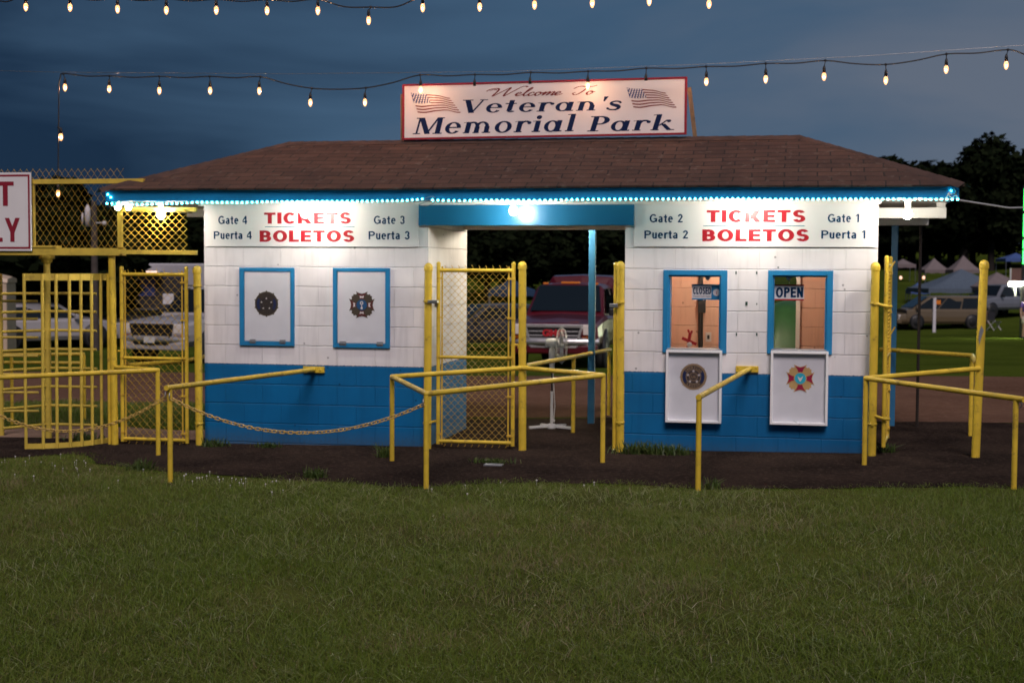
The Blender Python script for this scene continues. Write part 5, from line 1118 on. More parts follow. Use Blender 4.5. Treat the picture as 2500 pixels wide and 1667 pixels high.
# cage: axis mostly sideways, so it is seen nearly edge-on
ax = np.array([math.cos(math.radians(9)), math.sin(math.radians(9)), 0.0]); sd = np.array([-ax[1], ax[0], 0]); cz = (zat(*f, 797) + zat(*f, 888)) / 2; R = abs(zat(*f, 797) - zat(*f, 888)) / 2; cc_ = np.array([hx + .105, f[1] + .015, cz])
mb = MB(); ring = lambda r_, o: [cc_ + ax * o + (sd * math.cos(x) + np.array([0, 0, math.sin(x)])) * r_ for x in np.linspace(0, 2 * math.pi, 33)[:-1]]
for r_, o in ((R, 0), (R * .985, .012), (R * .8, .045), (R * .55, .06), (R * .28, .066), (R * .8, -.04), (R * .5, -.055)): mb.tube(ring(r_, o), .0022, 4, closed=True)
for k in range(36):
    x = 2 * math.pi * k / 36; dr = sd * math.cos(x) + np.array([0, 0, math.sin(x)])
    for sg in (1, -1): mb.tube([cc_ + dr * R, cc_ + dr * R * .8 + ax * .045 * sg, cc_ + dr * R * .5 + ax * .06 * sg, cc_ + dr * R * .15 + ax * .066 * sg], .0014, 4, caps=False)
part(t_, 'cage', mb, M['fanwhite'])
mb = MB(); mb.lathe([(.001, -.03), (.03, -.025), (.03, .02), (.001, .03)], cc_, 12, 'a'); part(t_, 'hub', mb, M['fanwhite'])
for k in range(3):
    mb = MB(); x0 = 2 * math.pi * k / 3 + .4; vs = []
    for j in range(7):
        r_ = R * (.12 + .76 * j / 6)
        for s in (-1, 1):
            x = x0 + s * (.32 + .12 * math.sin(j)); vs.append(cc_ + (sd * math.cos(x) + np.array([0, 0, math.sin(x)])) * r_ + ax * .022 * s)
    mb.add(vs, [(2 * j, 2 * j + 1, 2 * j + 3, 2 * j + 2) for j in range(6)], True); part(t_, 'blade', mb, M['tray'])
mb = MB(); q = [np.array([hx + .0, f[1] - .06, zh_ - .03]), np.array([hx + .03, f[1] - .05, zat(*f, 940)]), np.array([hx + .045, f[1] - .05, zat(*f, 990)]), np.array([hx + .03, f[1] - .04, zat(*f, 1022)])]; mb.tube(q, .005, 6); mb.box(q[-1][0] - .012, q[-1][0] + .012, q[-1][1] - .01, q[-1][1] + .01, q[-1][2] - .03, q[-1][2]); part(t_, 'cord', mb, M['fanwhite'])

# ------------------------------------------------------------------ string lights, guy wire, power line
def string_light(pts, cable, label, c, lit, wire=None):
    """pts: (x_attach, y_attach, x_bulb, y_bulb)"""
    b = onwall(pts[0][0], pts[0][1], c); t_ = thing('string_light', label, 'string lights', b, group='string lights overhead')
    mb = MB(); mb.tube([onwall(x, y, c) for x, y in cat(cable, 4)], .0068, 7); part(t_, 'cable', mb, M['black'])
    for (xa, ya, xb, yb), on in zip(pts, lit):
        p, q = np.array(onwall(xa, ya, c)), np.array(onwall(xb, yb, c)); h = q + np.array([0, 0, .062]) if on else q + np.array([0, 0, .015])
        mb = MB(); mb.ball(p, .014, 8, 6); mb.tube([p, h + np.array([0, 0, .03])], .0045, 6); mb.lathe([(.001, .045), (.008, .045), (.015, .02), (.0165, -.025), (.001, -.025)], h, 12); so_k = part(t_, 'socket', mb, M['black'])
        if on:
            bu = MB(); bu.ball(q + np.array([0, 0, -.006]), .0052, 8, 6, 2.2)
            mb = MB(); mb.lathe([(max(.0005, .0215 * math.sin(x) * (1 - .12 * math.cos(x))), -.042 * math.cos(x)) for x in np.linspace(0, math.pi, 10)], q, 12); bo = part(t_, 'bulb', mb, M['string']); part(bo, 'filament', bu, M['filament'])
CLO = 0.70
low = [(155, 181, 158.8, 214.3), (268, 186, 266.7, 218), (389, 187, 389, 222), (512, 187, 513, 222), (636, 188, 633, 222.7), (761.6, 216, 757.7, 251.4), (893.6, 215, 891, 250.7), (1025.8, 183.5, 1027, 220), (1159.7, 182.5, 1158.6, 208), (1296, 177.5, 1294, 203), (1436, 174.5, 1435, 210.5), (1578, 167, 1577, 195), (1724, 163, 1724.4, 200), (1869.4, 155.5, 1869.4, 194), (2015, 148.5, 2011.8, 187.5), (2162.6, 158, 2162.6, 197), (2310.7, 132.5, 2310, 170.3), (2461, 122, 2456.5, 160)]
lit = [True] * len(low)
for i in (8, 9, 11): lit[i] = False
cab = [(142, 470), (142, 410), (143, 300), (144, 215), (147, 190), (155, 180)]
mid = []
for (x0, y0, *_), (x1, y1, *_) in zip(low, low[1:]): mid += [((x0 + x1) / 2, (y0 + y1) / 2 + 3)]
for i, l_ in enumerate(low[1:]): cab += [mid[i], (l_[0], l_[1])]
cab += [(2500, 133), (2560, 160)]
string_light(low + [(142.5, 311, 149, 335), (142, 455, 141.8, 473)], cab, 'lower string of lit bulbs crossing in front of the welcome sign, three sockets empty', CLO, lit + [True, True])
CUP = -0.7
up = [(63, -10, 63, 18), (171, -6, 171, 19), (287, -3, 287, 23), (407, -2, 406, 26), (528, -1, 528, 26), (652, 0, 652, 27), (776, -1, 776, 27), (905, 18, 900, 51), (1032, -7, 1032, 20), (1171, -10, 1171, 18), (1305, -16, 1305, 13), (1446, -19, 1446, 9), (1585, -24, 1585, 4), (1731, -18, 1731, 11), (1880, -40, 1880, -14)]
cab = [(-60, -4), (0, 3), (20, 4)]
for i, l_ in enumerate(up):
    cab.append((l_[0], l_[1]))
    if i < len(up) - 1: cab.append(((l_[0] + up[i + 1][0]) / 2, max(l_[1], up[i + 1][1]) + (4 if i not in (6, 7) else -1)))
cab += [(2050, -60)]
string_light(up, cab, 'upper string of lit bulbs along the top edge of the photo', CUP, [True] * len(up))
mb = MB(); mb.tube([onwall(x, y, CLO + .03) for x, y in ((-100, 171), (155, 177), (700, 181), (1240, 175), (1700, 158), (2100, 138), (2600, 104))], .0025, 5); single('guy_wire', mb, M['steel'], 'thin steel wire strung along the lower string of bulbs', 'wire', onwall(-100, 171, CLO + .03))
p0 = (EA1 - .02, 0.8, 2.53); p1 = B(atdist(2560, 505, 24)); mb = MB(); mb.tube([p0, tuple((np.array(p0) * .5 + np.array(p1) * .5) - np.array([0, 0, .06])), p1], .011, 6); single('power_line', mb, M['white'], 'pale service cable running off from the right end of the roof', 'cable', p0)
# ------------------------------------------------------------------ background: helpers in world space
def gw(X, Y): a, c, _ = B((X, Y, 0)); return float(gz(a, c))
def spot(x, Y):                            # ground under picture column x at world depth Y
    q = atdist(x, 660, Y); return (q[0], Y, gw(q[0], Y))
def wz(x, y, Y): return atdist(x, y, Y)[2]
paint = lambda n, c, r=.3: mat(n, c, r, coat=.5, var=.04, vscale=3)
M['silver'] = paint('dimmed_white_car_paint', (0.16, 0.17, 0.20)); M['car_red'] = paint('dark_red_car_paint', (0.085, 0.004, 0.010)); M['car_white'] = paint('white_car_paint', (0.38, 0.36, 0.37)); M['car_gold'] = paint('champagne_car_paint', (0.13, 0.095, 0.055)); M['car_dark'] = paint('dark_blue_car_paint', (0.02, 0.025, 0.04))  # silver: white paint darkened, the weak far light put into the colour
M['lens'] = mat('headlight_lens', (0.75, 0.68, 0.62), 0.12, spec=.8); M['amber'] = mat('amber_lens', (0.75, 0.22, 0.03), 0.2); M['redlens'] = mat('red_lens', (0.40, 0.01, 0.012), 0.2); M['rim'] = mat('alloy_rim', (0.42, 0.41, 0.40), 0.35, metal=.8)
M['plate'] = mat('licence_plate', (0.6, 0.6, 0.58), 0.4)

def loft(mb, sts):
    n = len(sts[0][1]); vs = []
    for x, hp in sts: vs += [(x, y, z) for y, z in hp] + [(x, -y, z) for y, z in reversed(hp)]
    m = 2 * n; fs = []
    for i in range(len(sts) - 1):
        for j in range(m): fs.append((i * m + j, i * m + (j + 1) % m, (i + 1) * m + (j + 1) % m, (i + 1) * m + j))
    fs.append(tuple(range(m - 1, -1, -1))); fs.append(tuple(range((len(sts) - 1) * m, len(sts) * m))); mb.add(vs, fs)
def car(name, label, cat_, loc, rot, kind, mt, group='parked vehicles beyond the building', logo=None, topper=False, lights=True):
    """kind: pickup, wagon or van; x forward"""
    t_ = thing(name, label, cat_, loc, group, rot, world=True)
    if kind == 'pickup': Ln, Wd, z0, zb, zt, hood, ws0, ws1, rf, rb_ = 5.7, 1.0, .48, 1.18, 1.90, 2.75, 1.35, .65, -.75, -.95
    elif kind == 'wagon': Ln, Wd, z0, zb, zt, hood, ws0, ws1, rf, rb_ = 4.5, .88, .26, .93, 1.46, 2.15, .95, .25, -1.35, -2.0
    else: Ln, Wd, z0, zb, zt, hood, ws0, ws1, rf, rb_ = 4.9, .96, .27, 1.02, 1.76, 2.35, 1.75, .70, -2.1, -2.36
    h = Ln / 2; low = lambda x, w_, za, zc_, cr=.03: (x, [(0.001, za), (w_ * .9, za), (w_, za + .14), (w_ * 1.01, (za + zc_) / 2), (w_ * .985, zc_ - .07), (w_ * .93, zc_), (0.001, zc_ + cr)])
    zn = zb - (.10 if kind != 'van' else .22)
    b = MB(); loft(b, [low(-h, Wd * .94, z0 + .1, zb - .08, .0), low(-h + .12, Wd * .98, z0, zb - .02), low(-h * .5, Wd, z0, zb), low(ws0, Wd, z0, zb, .04), low(ws0 + .3, Wd, z0, zb - .01, .06), low(h - .5, Wd * .985, z0, zn + .03, .05), low(h - .1, Wd * .95, z0, zn - .04, .03), low(h, Wd * .86, z0 + .06, zn - .14, .01)])
    top = lambda x, w_, zc_: (x, [(0.001, zb - .06), (Wd * .90, zb - .06), (Wd * .90, zb), (w_ + .015, zc_ - .10 if zc_ > zb + .1 else zb + .005), (w_ * .93, zc_ - .025), (w_ * .7, zc_), (0.001, zc_ + .015)])
    loft(b, [top(rb_, Wd * .80, zb + .04), top(rf, Wd * .76, zt - .03), top((rf + ws1) / 2, Wd * .78, zt), top(ws1, Wd * .76, zt - .03), top(ws0, Wd * .86, zb + .03)])
    part(t_, 'body', b, mt, .025)
    yl, yh = Wd * .87, Wd * .74; e_ = .02; g = MB()
    nx, nz_ = (zt - zb), (ws0 - ws1); l_ = math.hypot(nx, nz_); ox, oz = nx / l_ * .03, nz_ / l_ * .03
    f0, f1 = .08, .90; zi = lambda f: zb + (zt - zb - .03) * f + oz + .03; xi = lambda f: ws0 + (ws1 - ws0) * f + ox
    g.quad((xi(f0), yl * .93, zi(f0)), (xi(f1), yh * .93, zi(f1)), (xi(f1), -yh * .93, zi(f1)), (xi(f0), -yl * .93, zi(f0))); part(t_, 'windshield', g, M['glassdark'])
    g = MB(); xr = lambda f: rb_ + (rf - rb_) * f - ox; g.quad((xr(.12), -yl * .88, zi(.12)), (xr(.85), -yh * .88, zi(.85)), (xr(.85), yh * .88, zi(.85)), (xr(.12), yl * .88, zi(.12))); part(t_, 'rear_window', g, M['glassdark'])
    segs = [(ws0 - .35, ws1 - .02, .0, -.02)] if False else None
    cut = [ws0 - .18, ws1 - .30] ; n_ = {'pickup': 1, 'wagon': 3, 'van': 3}[kind]; xs0, xs1 = ws0 - .22, rb_ + .12
    for sgn in (1, -1):
        for k in range(n_):
            u0, u1 = k / n_, (k + 1) / n_ - .02; A = lambda u, f: (xs0 + (xs1 - xs0) * u, )
            lo_ = lambda u: xs0 + (xs1 - xs0) * u; hi_ = lambda u: (ws1 - .06) + ((rf + .10) - (ws1 - .06)) * u
            q = [(lo_(u0), sgn * (Wd * .905), zb + .05), (hi_(u0), sgn * (Wd * .795), zt - .13), (hi_(u1), sgn * (Wd * .795), zt - .13), (lo_(u1), sgn * (Wd * .905), zb + .05)]
            g = MB(); g.quad(*(q if sgn > 0 else q[::-1])); part(t_, 'side_window', g, M['glassdark'])
        m_ = MB(); m_.box(ws0 - .32, ws0 - .20, sgn * Wd * .96 if sgn > 0 else -Wd * .96 - .22, sgn * Wd * .96 + .22 if sgn > 0 else -Wd * .96, zb + .0, zb + .17); part(t_, 'mirror', m_, mt if kind != 'pickup' else M['black'], .03)
        for zz, xx in ((zn - .16, h - .03),):
            l2 = MB(); y0 = Wd * .62; sy = lambda a, b_: (min(sgn * a, sgn * b_), max(sgn * a, sgn * b_)); ya, yb_ = sy(y0, Wd * .90); l2.box(xx - .16, xx + .035, ya, yb_, zz - .12, zz + .12); part(t_, 'headlight', l2, M['lens'], .03)
            l2 = MB(); l2.box(xx - .16, xx + .03, ya, yb_, zz - .20, zz - .125); part(t_, 'turn_signal', l2, M['amber'], .01)
        l2 = MB(); ya, yb_ = (min(sgn * Wd * .70, sgn * Wd * .96), max(sgn * Wd * .70, sgn * Wd * .96)); l2.box(-h - .02, -h + .12, ya, yb_, zb - .42, zb - .12); part(t_, 'tail_light', l2, M['redlens'], .02)
        wr = .38 if kind == 'pickup' else .32
        for xw in ((h - .95), -(h - 1.15 if kind == 'pickup' else h - .9)):
            yw = sgn * (Wd - .115); a_ = MB(); a_.lathe([(.02, -.02), (wr + .09, -.02), (wr + .09, .012), (.02, .012)], (xw, sgn * Wd * 1.012, wr + .06), 22, 'c'); part(t_, 'wheel_arch', a_, M['black'])
            w_ = MB(); w_.lathe([(wr * .62, -.11), (wr * .93, -.12), (wr, -.09), (wr, .09), (wr * .93, .12), (wr * .62, .11)], (xw, yw + sgn * .03, wr), 24, 'c'); wh = part(t_, 'wheel', w_, M['rubber'])
            r_ = MB(); r_.lathe([(.001, .07 * sgn), (.05, .08 * sgn), (.07, .05 * sgn), (wr * .55, .075 * sgn), (wr * .63, .105 * sgn), (wr * .64, -.08 * sgn)], (xw, yw + sgn * .03, wr), 20, 'c'); part(wh, 'rim', r_, M['rim'])
    x = h + .005; gr = MB(); gw_ = Wd * .60; gr.box(x - .10, x + .02, -gw_, gw_, zn - .50 if kind == 'pickup' else zn - .38, zn - .06); part(t_, 'grille', gr, M['black'], .02)
    if kind == 'pickup':
        ch = MB(); top_, bot = zn - .05, zn - .52
        ch.box(x - .05, x + .05, -gw_ - .04, gw_ + .04, top_ - .06, top_ + .01); ch.obox((x + .02, -gw_ - .01, top_ - .05), (x + .02, -gw_ + .10, bot), .06, .05); ch.obox((x + .02, gw_ + .01, top_ - .05), (x + .02, gw_ - .10, bot), .06, .05); ch.box(x - .02, x + .045, -gw_ + .1, gw_ - .1, bot - .03, bot + .02)
        for k in range(3): ch.box(x + .01, x + .03, -gw_ + .05, gw_ - .05, zn - .20 - .09 * k, zn - .185 - .09 * k)
        part(t_, 'grille_surround', ch, M['chrome'] if logo else M['black'], .01)
        if logo:
            v, f = glyphs(logo, bold=.05); lb = MB(); fit(lb, v, f, (x + .052, -.24, zn - .30), (0, .48, 0), (0, 0, .15)); part(t_, 'emblem', lb, M['signred2'])
    zz = z0 + .16
    if kind == 'pickup':
        bp = MB(); n_b = 12; ys = [-Wd * .98 + 2 * Wd * .98 * k / n_b for k in range(n_b + 1)]; xs = [x + .10 - .16 * abs(y / Wd) ** 3 for y in ys]
        for k in range(n_b): bp.add([(xs[k] - .14, ys[k], zz - .03), (xs[k + 1] - .14, ys[k + 1], zz - .03), (xs[k + 1] - .14, ys[k + 1], zz + .11), (xs[k] - .14, ys[k], zz + .11), (xs[k] - .03, ys[k], zz - .05), (xs[k + 1] - .03, ys[k + 1], zz - .05), (xs[k + 1], ys[k + 1], zz + .03), (xs[k], ys[k], zz + .03), (xs[k + 1] - .05, ys[k + 1], zz + .11), (xs[k] - .05, ys[k], zz + .11)], [(4, 5, 6, 7), (7, 6, 8, 9), (9, 8, 2, 3), (0, 1, 5, 4)], True)
        part(t_, 'bumper', bp, M['chrome']); bp = MB(); bp.box(x - .16, x + .03, -Wd * .95, Wd * .95, zz - .24, zz - .04); part(t_, 'valance', bp, mt, .04)
    else: bp = MB(); bp.box(x - .16, x + .10, -Wd * .97, Wd * .97, zz - .15, zz + .09); part(t_, 'bumper', bp, mt, .05)
    bp = MB(); bp.box(-h - .10, -h + .06, -Wd * .95, Wd * .95, z0 - .02, z0 + .18); part(t_, 'bumper', bp, M['chrome'] if kind == 'pickup' else mt, .04)
    pl_ = MB(); pl_.box(x + .10, x + .112, -.16, .16, zz - .06, zz + .09); part(t_, 'licence_plate', pl_, M['plate'])
    if kind == 'pickup' and topper:
        tp = MB(); q = lambda x_, w_, zz_: (x_, [(0.001, zb - .02), (Wd * .95, zb - .02), (Wd * .95, zb + .1), (w_, zz_ - .12), (w_ * .9, zz_), (0.001, zz_ + .03)]); loft(tp, [q(-h + .05, Wd * .82, zt + .08), q(-1.6, Wd * .84, zt + .17), q(-1.15, Wd * .80, zt + .14), q(-1.0, Wd * .6, zt - .1)]); part(t_, 'bed_cap', tp, mt, .03)
        tl = MB(); tl.box(ws1 - .16, ws1 - .02, -.22, .22, zt - .01, zt + .035); part(t_, 'roof_light', tl, M['amber'], .01)
        for y in (-.58, .58): tl = MB(); tl.box(ws1 - .14, ws1 - .04, y - .06, y + .06, zt - .03, zt + .015); part(t_, 'roof_light', tl, M['amber'], .01)
    return t_
M['signred2'] = mat('red_badge', (0.5, 0.02, 0.03), .4)
NA = math.atan2(WC[1], WC[0])
g = spot(1352, 30.5); q = np.array(g) + np.array([WC[0], WC[1], 0]) * 2.9; q[2] = gw(q[0], q[1])
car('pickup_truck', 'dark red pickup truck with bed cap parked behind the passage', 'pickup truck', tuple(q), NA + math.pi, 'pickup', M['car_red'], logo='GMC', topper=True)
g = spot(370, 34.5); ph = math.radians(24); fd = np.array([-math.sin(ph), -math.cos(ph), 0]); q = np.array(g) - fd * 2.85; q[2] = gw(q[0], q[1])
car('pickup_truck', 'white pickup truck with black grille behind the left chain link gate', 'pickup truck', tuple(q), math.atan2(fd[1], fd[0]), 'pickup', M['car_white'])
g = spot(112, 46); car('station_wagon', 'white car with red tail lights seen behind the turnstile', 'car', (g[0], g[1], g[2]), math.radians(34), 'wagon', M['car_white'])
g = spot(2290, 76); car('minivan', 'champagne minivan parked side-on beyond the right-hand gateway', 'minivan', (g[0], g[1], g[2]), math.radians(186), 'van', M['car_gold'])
g = spot(2440, 82); car('pickup_truck', 'silver pickup truck half hidden behind the tall post at far right', 'pickup truck', (g[0], g[1], g[2]), math.radians(215), 'pickup', M['silver'])  # a white truck; its dimness is put into the darker paint
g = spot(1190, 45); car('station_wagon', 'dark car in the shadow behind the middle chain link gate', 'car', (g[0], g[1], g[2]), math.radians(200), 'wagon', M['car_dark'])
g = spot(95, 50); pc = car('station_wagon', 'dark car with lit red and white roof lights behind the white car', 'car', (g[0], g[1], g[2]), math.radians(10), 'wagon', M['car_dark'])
lb = MB(); lb.box(-.75, -.55, -.55, .55, 1.47, 1.52); part(pc, 'light_bar', lb, M['black'])
M['beacon_red'] = emat('red_beacon', (1, .05, .06), 8); M['beacon_white'] = emat('white_beacon', (.85, .95, 1), 9)
for k, (y, m) in enumerate(((-.5, 'beacon_red'), (-.2, 'beacon_red'), (-.05, 'beacon_white'), (.25, 'beacon_white'), (.5, 'beacon_white'))):
    mb = MB(); mb.box(-.74 + y * .0, -.56, y - .05, y + .05, 1.525, 1.60); part(pc, 'beacon', mb, M[m], .01)
# ------------------------------------------------------------------ food trailer, toilet, pole on the left
M['trailer'] = mat('grey_trailer_skin', (0.34, 0.33, 0.36), 0.5, var=.06); M['dark_in'] = mat('dark_interior', (0.02, 0.02, 0.025), .8); M['cream'] = mat('cream_plastic', (0.55, 0.42, 0.30), .5, var=.08); M['bluecloth'] = mat('blue_cloth', (0.02, 0.04, 0.16), .8, var=.2); M['tentcloth'] = mat('dimmed_white_tent_cloth', (0.18, 0.145, 0.145), .9, var=.1); M['canvas'] = mat('white_canvas', (0.62, 0.60, 0.62), .8, var=.06, vscale=3); M['greycanvas'] = mat('grey_blue_canvas', (0.085, 0.115, 0.155), .8, var=.1); M['bluecanvas'] = mat('blue_canvas', (0.05, 0.10, 0.28), .8); M['darkblue'] = mat('dark_blue_canvas', (0.008, 0.035, 0.09), .8)  # tentcloth: white cloth darkened, its distance from the lamps put into the colour
M['awninglight'] = emat('lit_awning_strip', (1.0, .62, .45), 1.1)
g = spot(300, 54); t_ = thing('food_trailer', 'long grey food trailer with a lit awning strip behind the left gate', 'trailer', g, rot=math.radians(4), world=True)
b = MB(); b.box(-3.7, 4.4, .02, 2.4, .45, 2.95); part(t_, 'body', b, M['trailer'], .06)
b = MB(); b.box(-1.9, 2.3, -.01, .03, 1.25, 2.45); part(t_, 'serving_hatch', b, M['dark_in'])
b = MB(); b.obox((-1.6, -.35, 2.62), (1.5, -.35, 2.62), .65, .06); part(t_, 'awning', b, M['canvas'], .01)
b = MB(); b.box(-1.5, 1.4, -.70, -.66, 2.56, 2.66); part(t_, 'light_strip', b, M['awninglight'])
b = MB(); b.ball((.35, -.1, 2.86), .10, 12, 8, .8); part(t_, 'lamp', b, emat('lit_round_lamp', (1, .72, .5), 3.0))
b = MB(); b.box(-1.9, 2.3, -.32, -.011, 1.18, 1.24); part(t_, 'counter', b, M['steel'])
for x in (-2.4, 2.9): b = MB(); b.lathe([(.15, -.12), (.36, -.12), (.38, 0), (.36, .12), (.15, .12)], (x, .18, .38), 18, 'c'); part(t_, 'wheel', b, M['rubber'])
for x0, x1, z0, z1, m in ((.2, 1.2, 1.7, 2.35, 'bluecloth'), (-1.4, -1.05, 2.0, 2.3, 'tarp'), (1.5, 1.9, 1.4, 1.8, 'canvas'), (-.6, -.35, 1.3, 1.7, 'e_red'), (-1.75, -1.5, 1.3, 2.2, 'wood')):
    b = MB(); b.box(x0, x1, -.06, -.02, z0, z1); part(t_, 'menu_board', b, M[m])
g = spot(-20, 41); t_ = thing('portable_toilet', 'cream portable toilet with rounded roof at the left edge', 'portable toilet', g, rot=.1, world=True)
b = MB(); b.box(-.54, .54, -.54, .54, .08, 2.02); part(t_, 'cabin', b, M['cream'], .03); b = MB(); b.box(-.42, .42, -.555, -.54, .15, 1.95); part(t_, 'door', b, M['cream'], .01)
b = MB(); n = 10; loft(b, [(-.57, [(.001, 2.02), (.57, 2.02), (.52, 2.14), (.001, 2.2)]), (0, [(.001, 2.02), (.57, 2.02), (.54, 2.2), (.001, 2.34)]), (.57, [(.001, 2.02), (.57, 2.02), (.52, 2.14), (.001, 2.2)])]); part(t_, 'roof', b, M['cream'], .03)
M['polewood'] = mat('grey_pole_wood', (0.07, 0.055, 0.048), .9, var=.25, vscale=5)
Yp = 44; g = spot(231, Yp); t_ = thing('utility_pole', 'wooden utility pole with pale transformer behind the overhead mesh', 'utility pole', g, world=True, rot=0)
b = MB(); b.tube([(0, 0, -.2), (0, 0, wz(231, 492, Yp) - g[2])], [.13, .085], 12); part(t_, 'pole', b, M['polewood'])
z = wz(219, 553, Yp) - g[2]; z2 = wz(219, 500, Yp) - g[2]; b = MB(); b.lathe([(.001, z), (.09, z), (.09, z2 - .12), (.05, z2 - .06), (.03, z2), (.001, z2)], (-.17, -.1, 0), 14); b.lathe([(.001, z + .05), (.03, z + .05), (.03, z + .4), (.001, z + .42)], (-.33, -.1, 0), 10); part(t_, 'transformer', b, M['e_pale'])
b = MB(); b.tube([(0, 0, z + .1), (.35, -.2, z + .12)], .02, 8); b.ball((.37, -.2, z + .1), .07, 10, 8); part(t_, 'lamp_arm', b, M['e_pale'])
g = spot(306, 52); mb = MB()
# ------------------------------------------------------------------ tents
def canopy(label, x, Y, wdt, hgt, roof_h, m, dep=None, legs=True, rot=0.0, grp='canopy tents on the far slope', yg=None):
    g = spot(x, Y) if yg is None else tuple(atdist(x, yg, Y)); dep = dep or wdt; t_ = thing('canopy_tent', label, 'tent', (g[0], g[1], g[2]), grp, rot, world=True); w2, d2 = wdt / 2, dep / 2; mb = MB(); n = 8; e_ = hgt - roof_h
    # four sagging slopes
    def edge_pt(k):
        s = k / (4 * n) * 4; i = int(s) % 4; f = s - int(s); cs = [(-w2, -d2), (w2, -d2), (w2, d2), (-w2, d2)]; p, q = cs[i], cs[(i + 1) % 4]; return (p[0] + (q[0] - p[0]) * f, p[1] + (q[1] - p[1]) * f)
    R_ = 6
    for j in range(R_ + 1):
        u = j / R_
        for k in range(4 * n):
            p = edge_pt(k); mb.v.append((p[0] * (1 - u), p[1] * (1 - u), e_ + roof_h * (u ** 1.25)))
    for j in range(R_):
        for k in range(4 * n): mb.f.append((j * 4 * n + k, j * 4 * n + (k + 1) % (4 * n), (j + 1) * 4 * n + (k + 1) % (4 * n), (j + 1) * 4 * n + k)); mb.sm.append(True)
    o = len(mb.v)
    for k in range(4 * n): p = edge_pt(k); mb.v.append((p[0] * 1.01, p[1] * 1.01, e_)); mb.v.append((p[0] * 1.01, p[1] * 1.01, e_ - .28 + .03 * math.sin(k * 2)))
    for k in range(4 * n): a = o + 2 * k; b_ = o + 2 * ((k + 1) % (4 * n)); mb.f.append((a + 1, b_ + 1, b_, a)); mb.sm.append(False)
    part(t_, 'canopy', mb, m)
    for sx in (-1, 1):
        for sy in (-1, 1): l_ = MB(); l_.tube([(sx * w2 * .97, sy * d2 * .97, 0), (sx * w2 * .97, sy * d2 * .97, e_)], .03, 8); part(t_, 'leg', l_, M['steel'])
    return t_
canopy('small pale canopy tent beside the blue porch post on the slope', 2203, 118, 1.7, 2.3, .45, M['tentcloth'], yg=700)
canopy('white peaked canopy tent on the slope left of the tall far-right post', 2279, 116, 2.0, 2.6, .95, M['tentcloth'], yg=708)
canopy('larger white peaked tent on the slope behind the grey marquee', 2350, 114, 2.2, 2.9, 1.15, M['tentcloth'], yg=712)
canopy('big grey marquee tent behind the champagne minivan', 2345, 92, 5.6, 3.0, 1.25, M['greycanvas'], dep=5, yg=770)
canopy('white marquee tent with arched top behind the far-right post', 2432, 90, 3.4, 2.6, .9, M['tentcloth'], dep=4, yg=765)
canopy('small blue canopy tent left of the grey marquee', 2240, 96, 1.3, 1.9, .5, M['bluecanvas'], yg=758)
canopy('long blue canopy roof at the far right under the trees', 2478, 125, 2.6, 2.6, .5, M['bluecanvas'], yg=690)
canopy('blue canopy tent behind the middle gate beside the red pickup truck', 1250, 62, 2.0, 2.6, .5, M['darkblue'])
M['lantern'] = emat('lit_lantern', (1, .5, .3), 1.6)
for x, y, Y, lb_ in ((2199, 678, 115, 'warm lantern glowing under the small pale canopy tent'), (2255, 678, 113, 'warm lantern glowing under the white peaked canopy tent')):
    p = B(atdist(x, y, Y)); mb = MB(); mb.ball(p, .11, 10, 8, 1.3); single('lantern', mb, M['lantern'], lb_, 'lantern', p)
g = spot(2283, 70); t_ = thing('marker_post', 'white marker post standing in front of the champagne minivan', 'post', g, world=True, rot=.1)
b = MB(); b.box(-.075, .075, -.05, .05, -.1, wz(2283, 727, 70) - g[2]); part(t_, 'post', b, M['canvas'], .01); b = MB(); b.box(.09, .32, -.01, .01, wz(2283, 743, 70) - g[2], wz(2283, 733, 70) - g[2]); b.box(.0, .1, -.008, .008, wz(2283, 739, 70) - g[2], wz(2283, 737, 70) - g[2]); part(t_, 'tag', b, M['amber'])
g = spot(2430, 74); t_ = thing('folding_chair', 'dim folding chair on the lawn right of the far-right post', 'chair', g, world=True, rot=.5)
b = MB(); b.box(-.25, .25, -.22, .22, .42, .46); part(t_, 'seat', b, M['dark_in']); b = MB(); b.box(-.25, .25, .2, .24, .5, .95); part(t_, 'backrest', b, M['dark_in'])
for sx in (-1, 1): b = MB(); b.tube([(sx * .26, -.25, 0), (sx * .26, .2, .5)], .018, 6); b.tube([(sx * .26, .25, 0), (sx * .26, -.22, .46)], .018, 6); part(t_, 'leg', b, M['canvas'])
# ------------------------------------------------------------------ carnival stand at the right edge
Ys = 57; g = spot(2500, Ys); t_ = thing('carnival_stand', 'carnival stand with green light column and glowing white tube at the right edge', 'carnival stand', g, world=True, rot=0)
lx = lambda x: atdist(x, 700, Ys)[0] - g[0]; lz = lambda y: wz(2490, y, Ys) - g[2]
b = MB(); b.box(lx(2493.5), lx(2512), -.05, .10, -.1, lz(452)); part(t_, 'column', b, M['black'])
k = 0; src = None
for i in range(44):
    y = 462 + i * 4.2
    if i in (13, 14, 28, 29, 35): continue
    if src is None: mb = MB(); mb.ball((0, 0, 0), .034, 8, 6); src = o = part(t_, 'green_led', mb, M['greenled'])
    else: o = src.copy(); COL.objects.link(o)
    o.location = (lx(2495.5), -.07, lz(y))
b = MB(); b.box(lx(2465), lx(2560), 0, .05, lz(686), lz(655)); part(t_, 'panel', b, mat('brown_panel', (.14, .07, .06), .5)); b = MB(); b.tube([(lx(2466), -.02, lz(686)), (lx(2466), -.02, lz(655))], .035, 8); part(t_, 'frame', b, M['canvas'])
b = MB(); b.tube([(lx(2470), -.03, lz(692)), (lx(2600), -.03, lz(692))], .05, 10); part(t_, 'tube_light', b, M['whitestrip'])
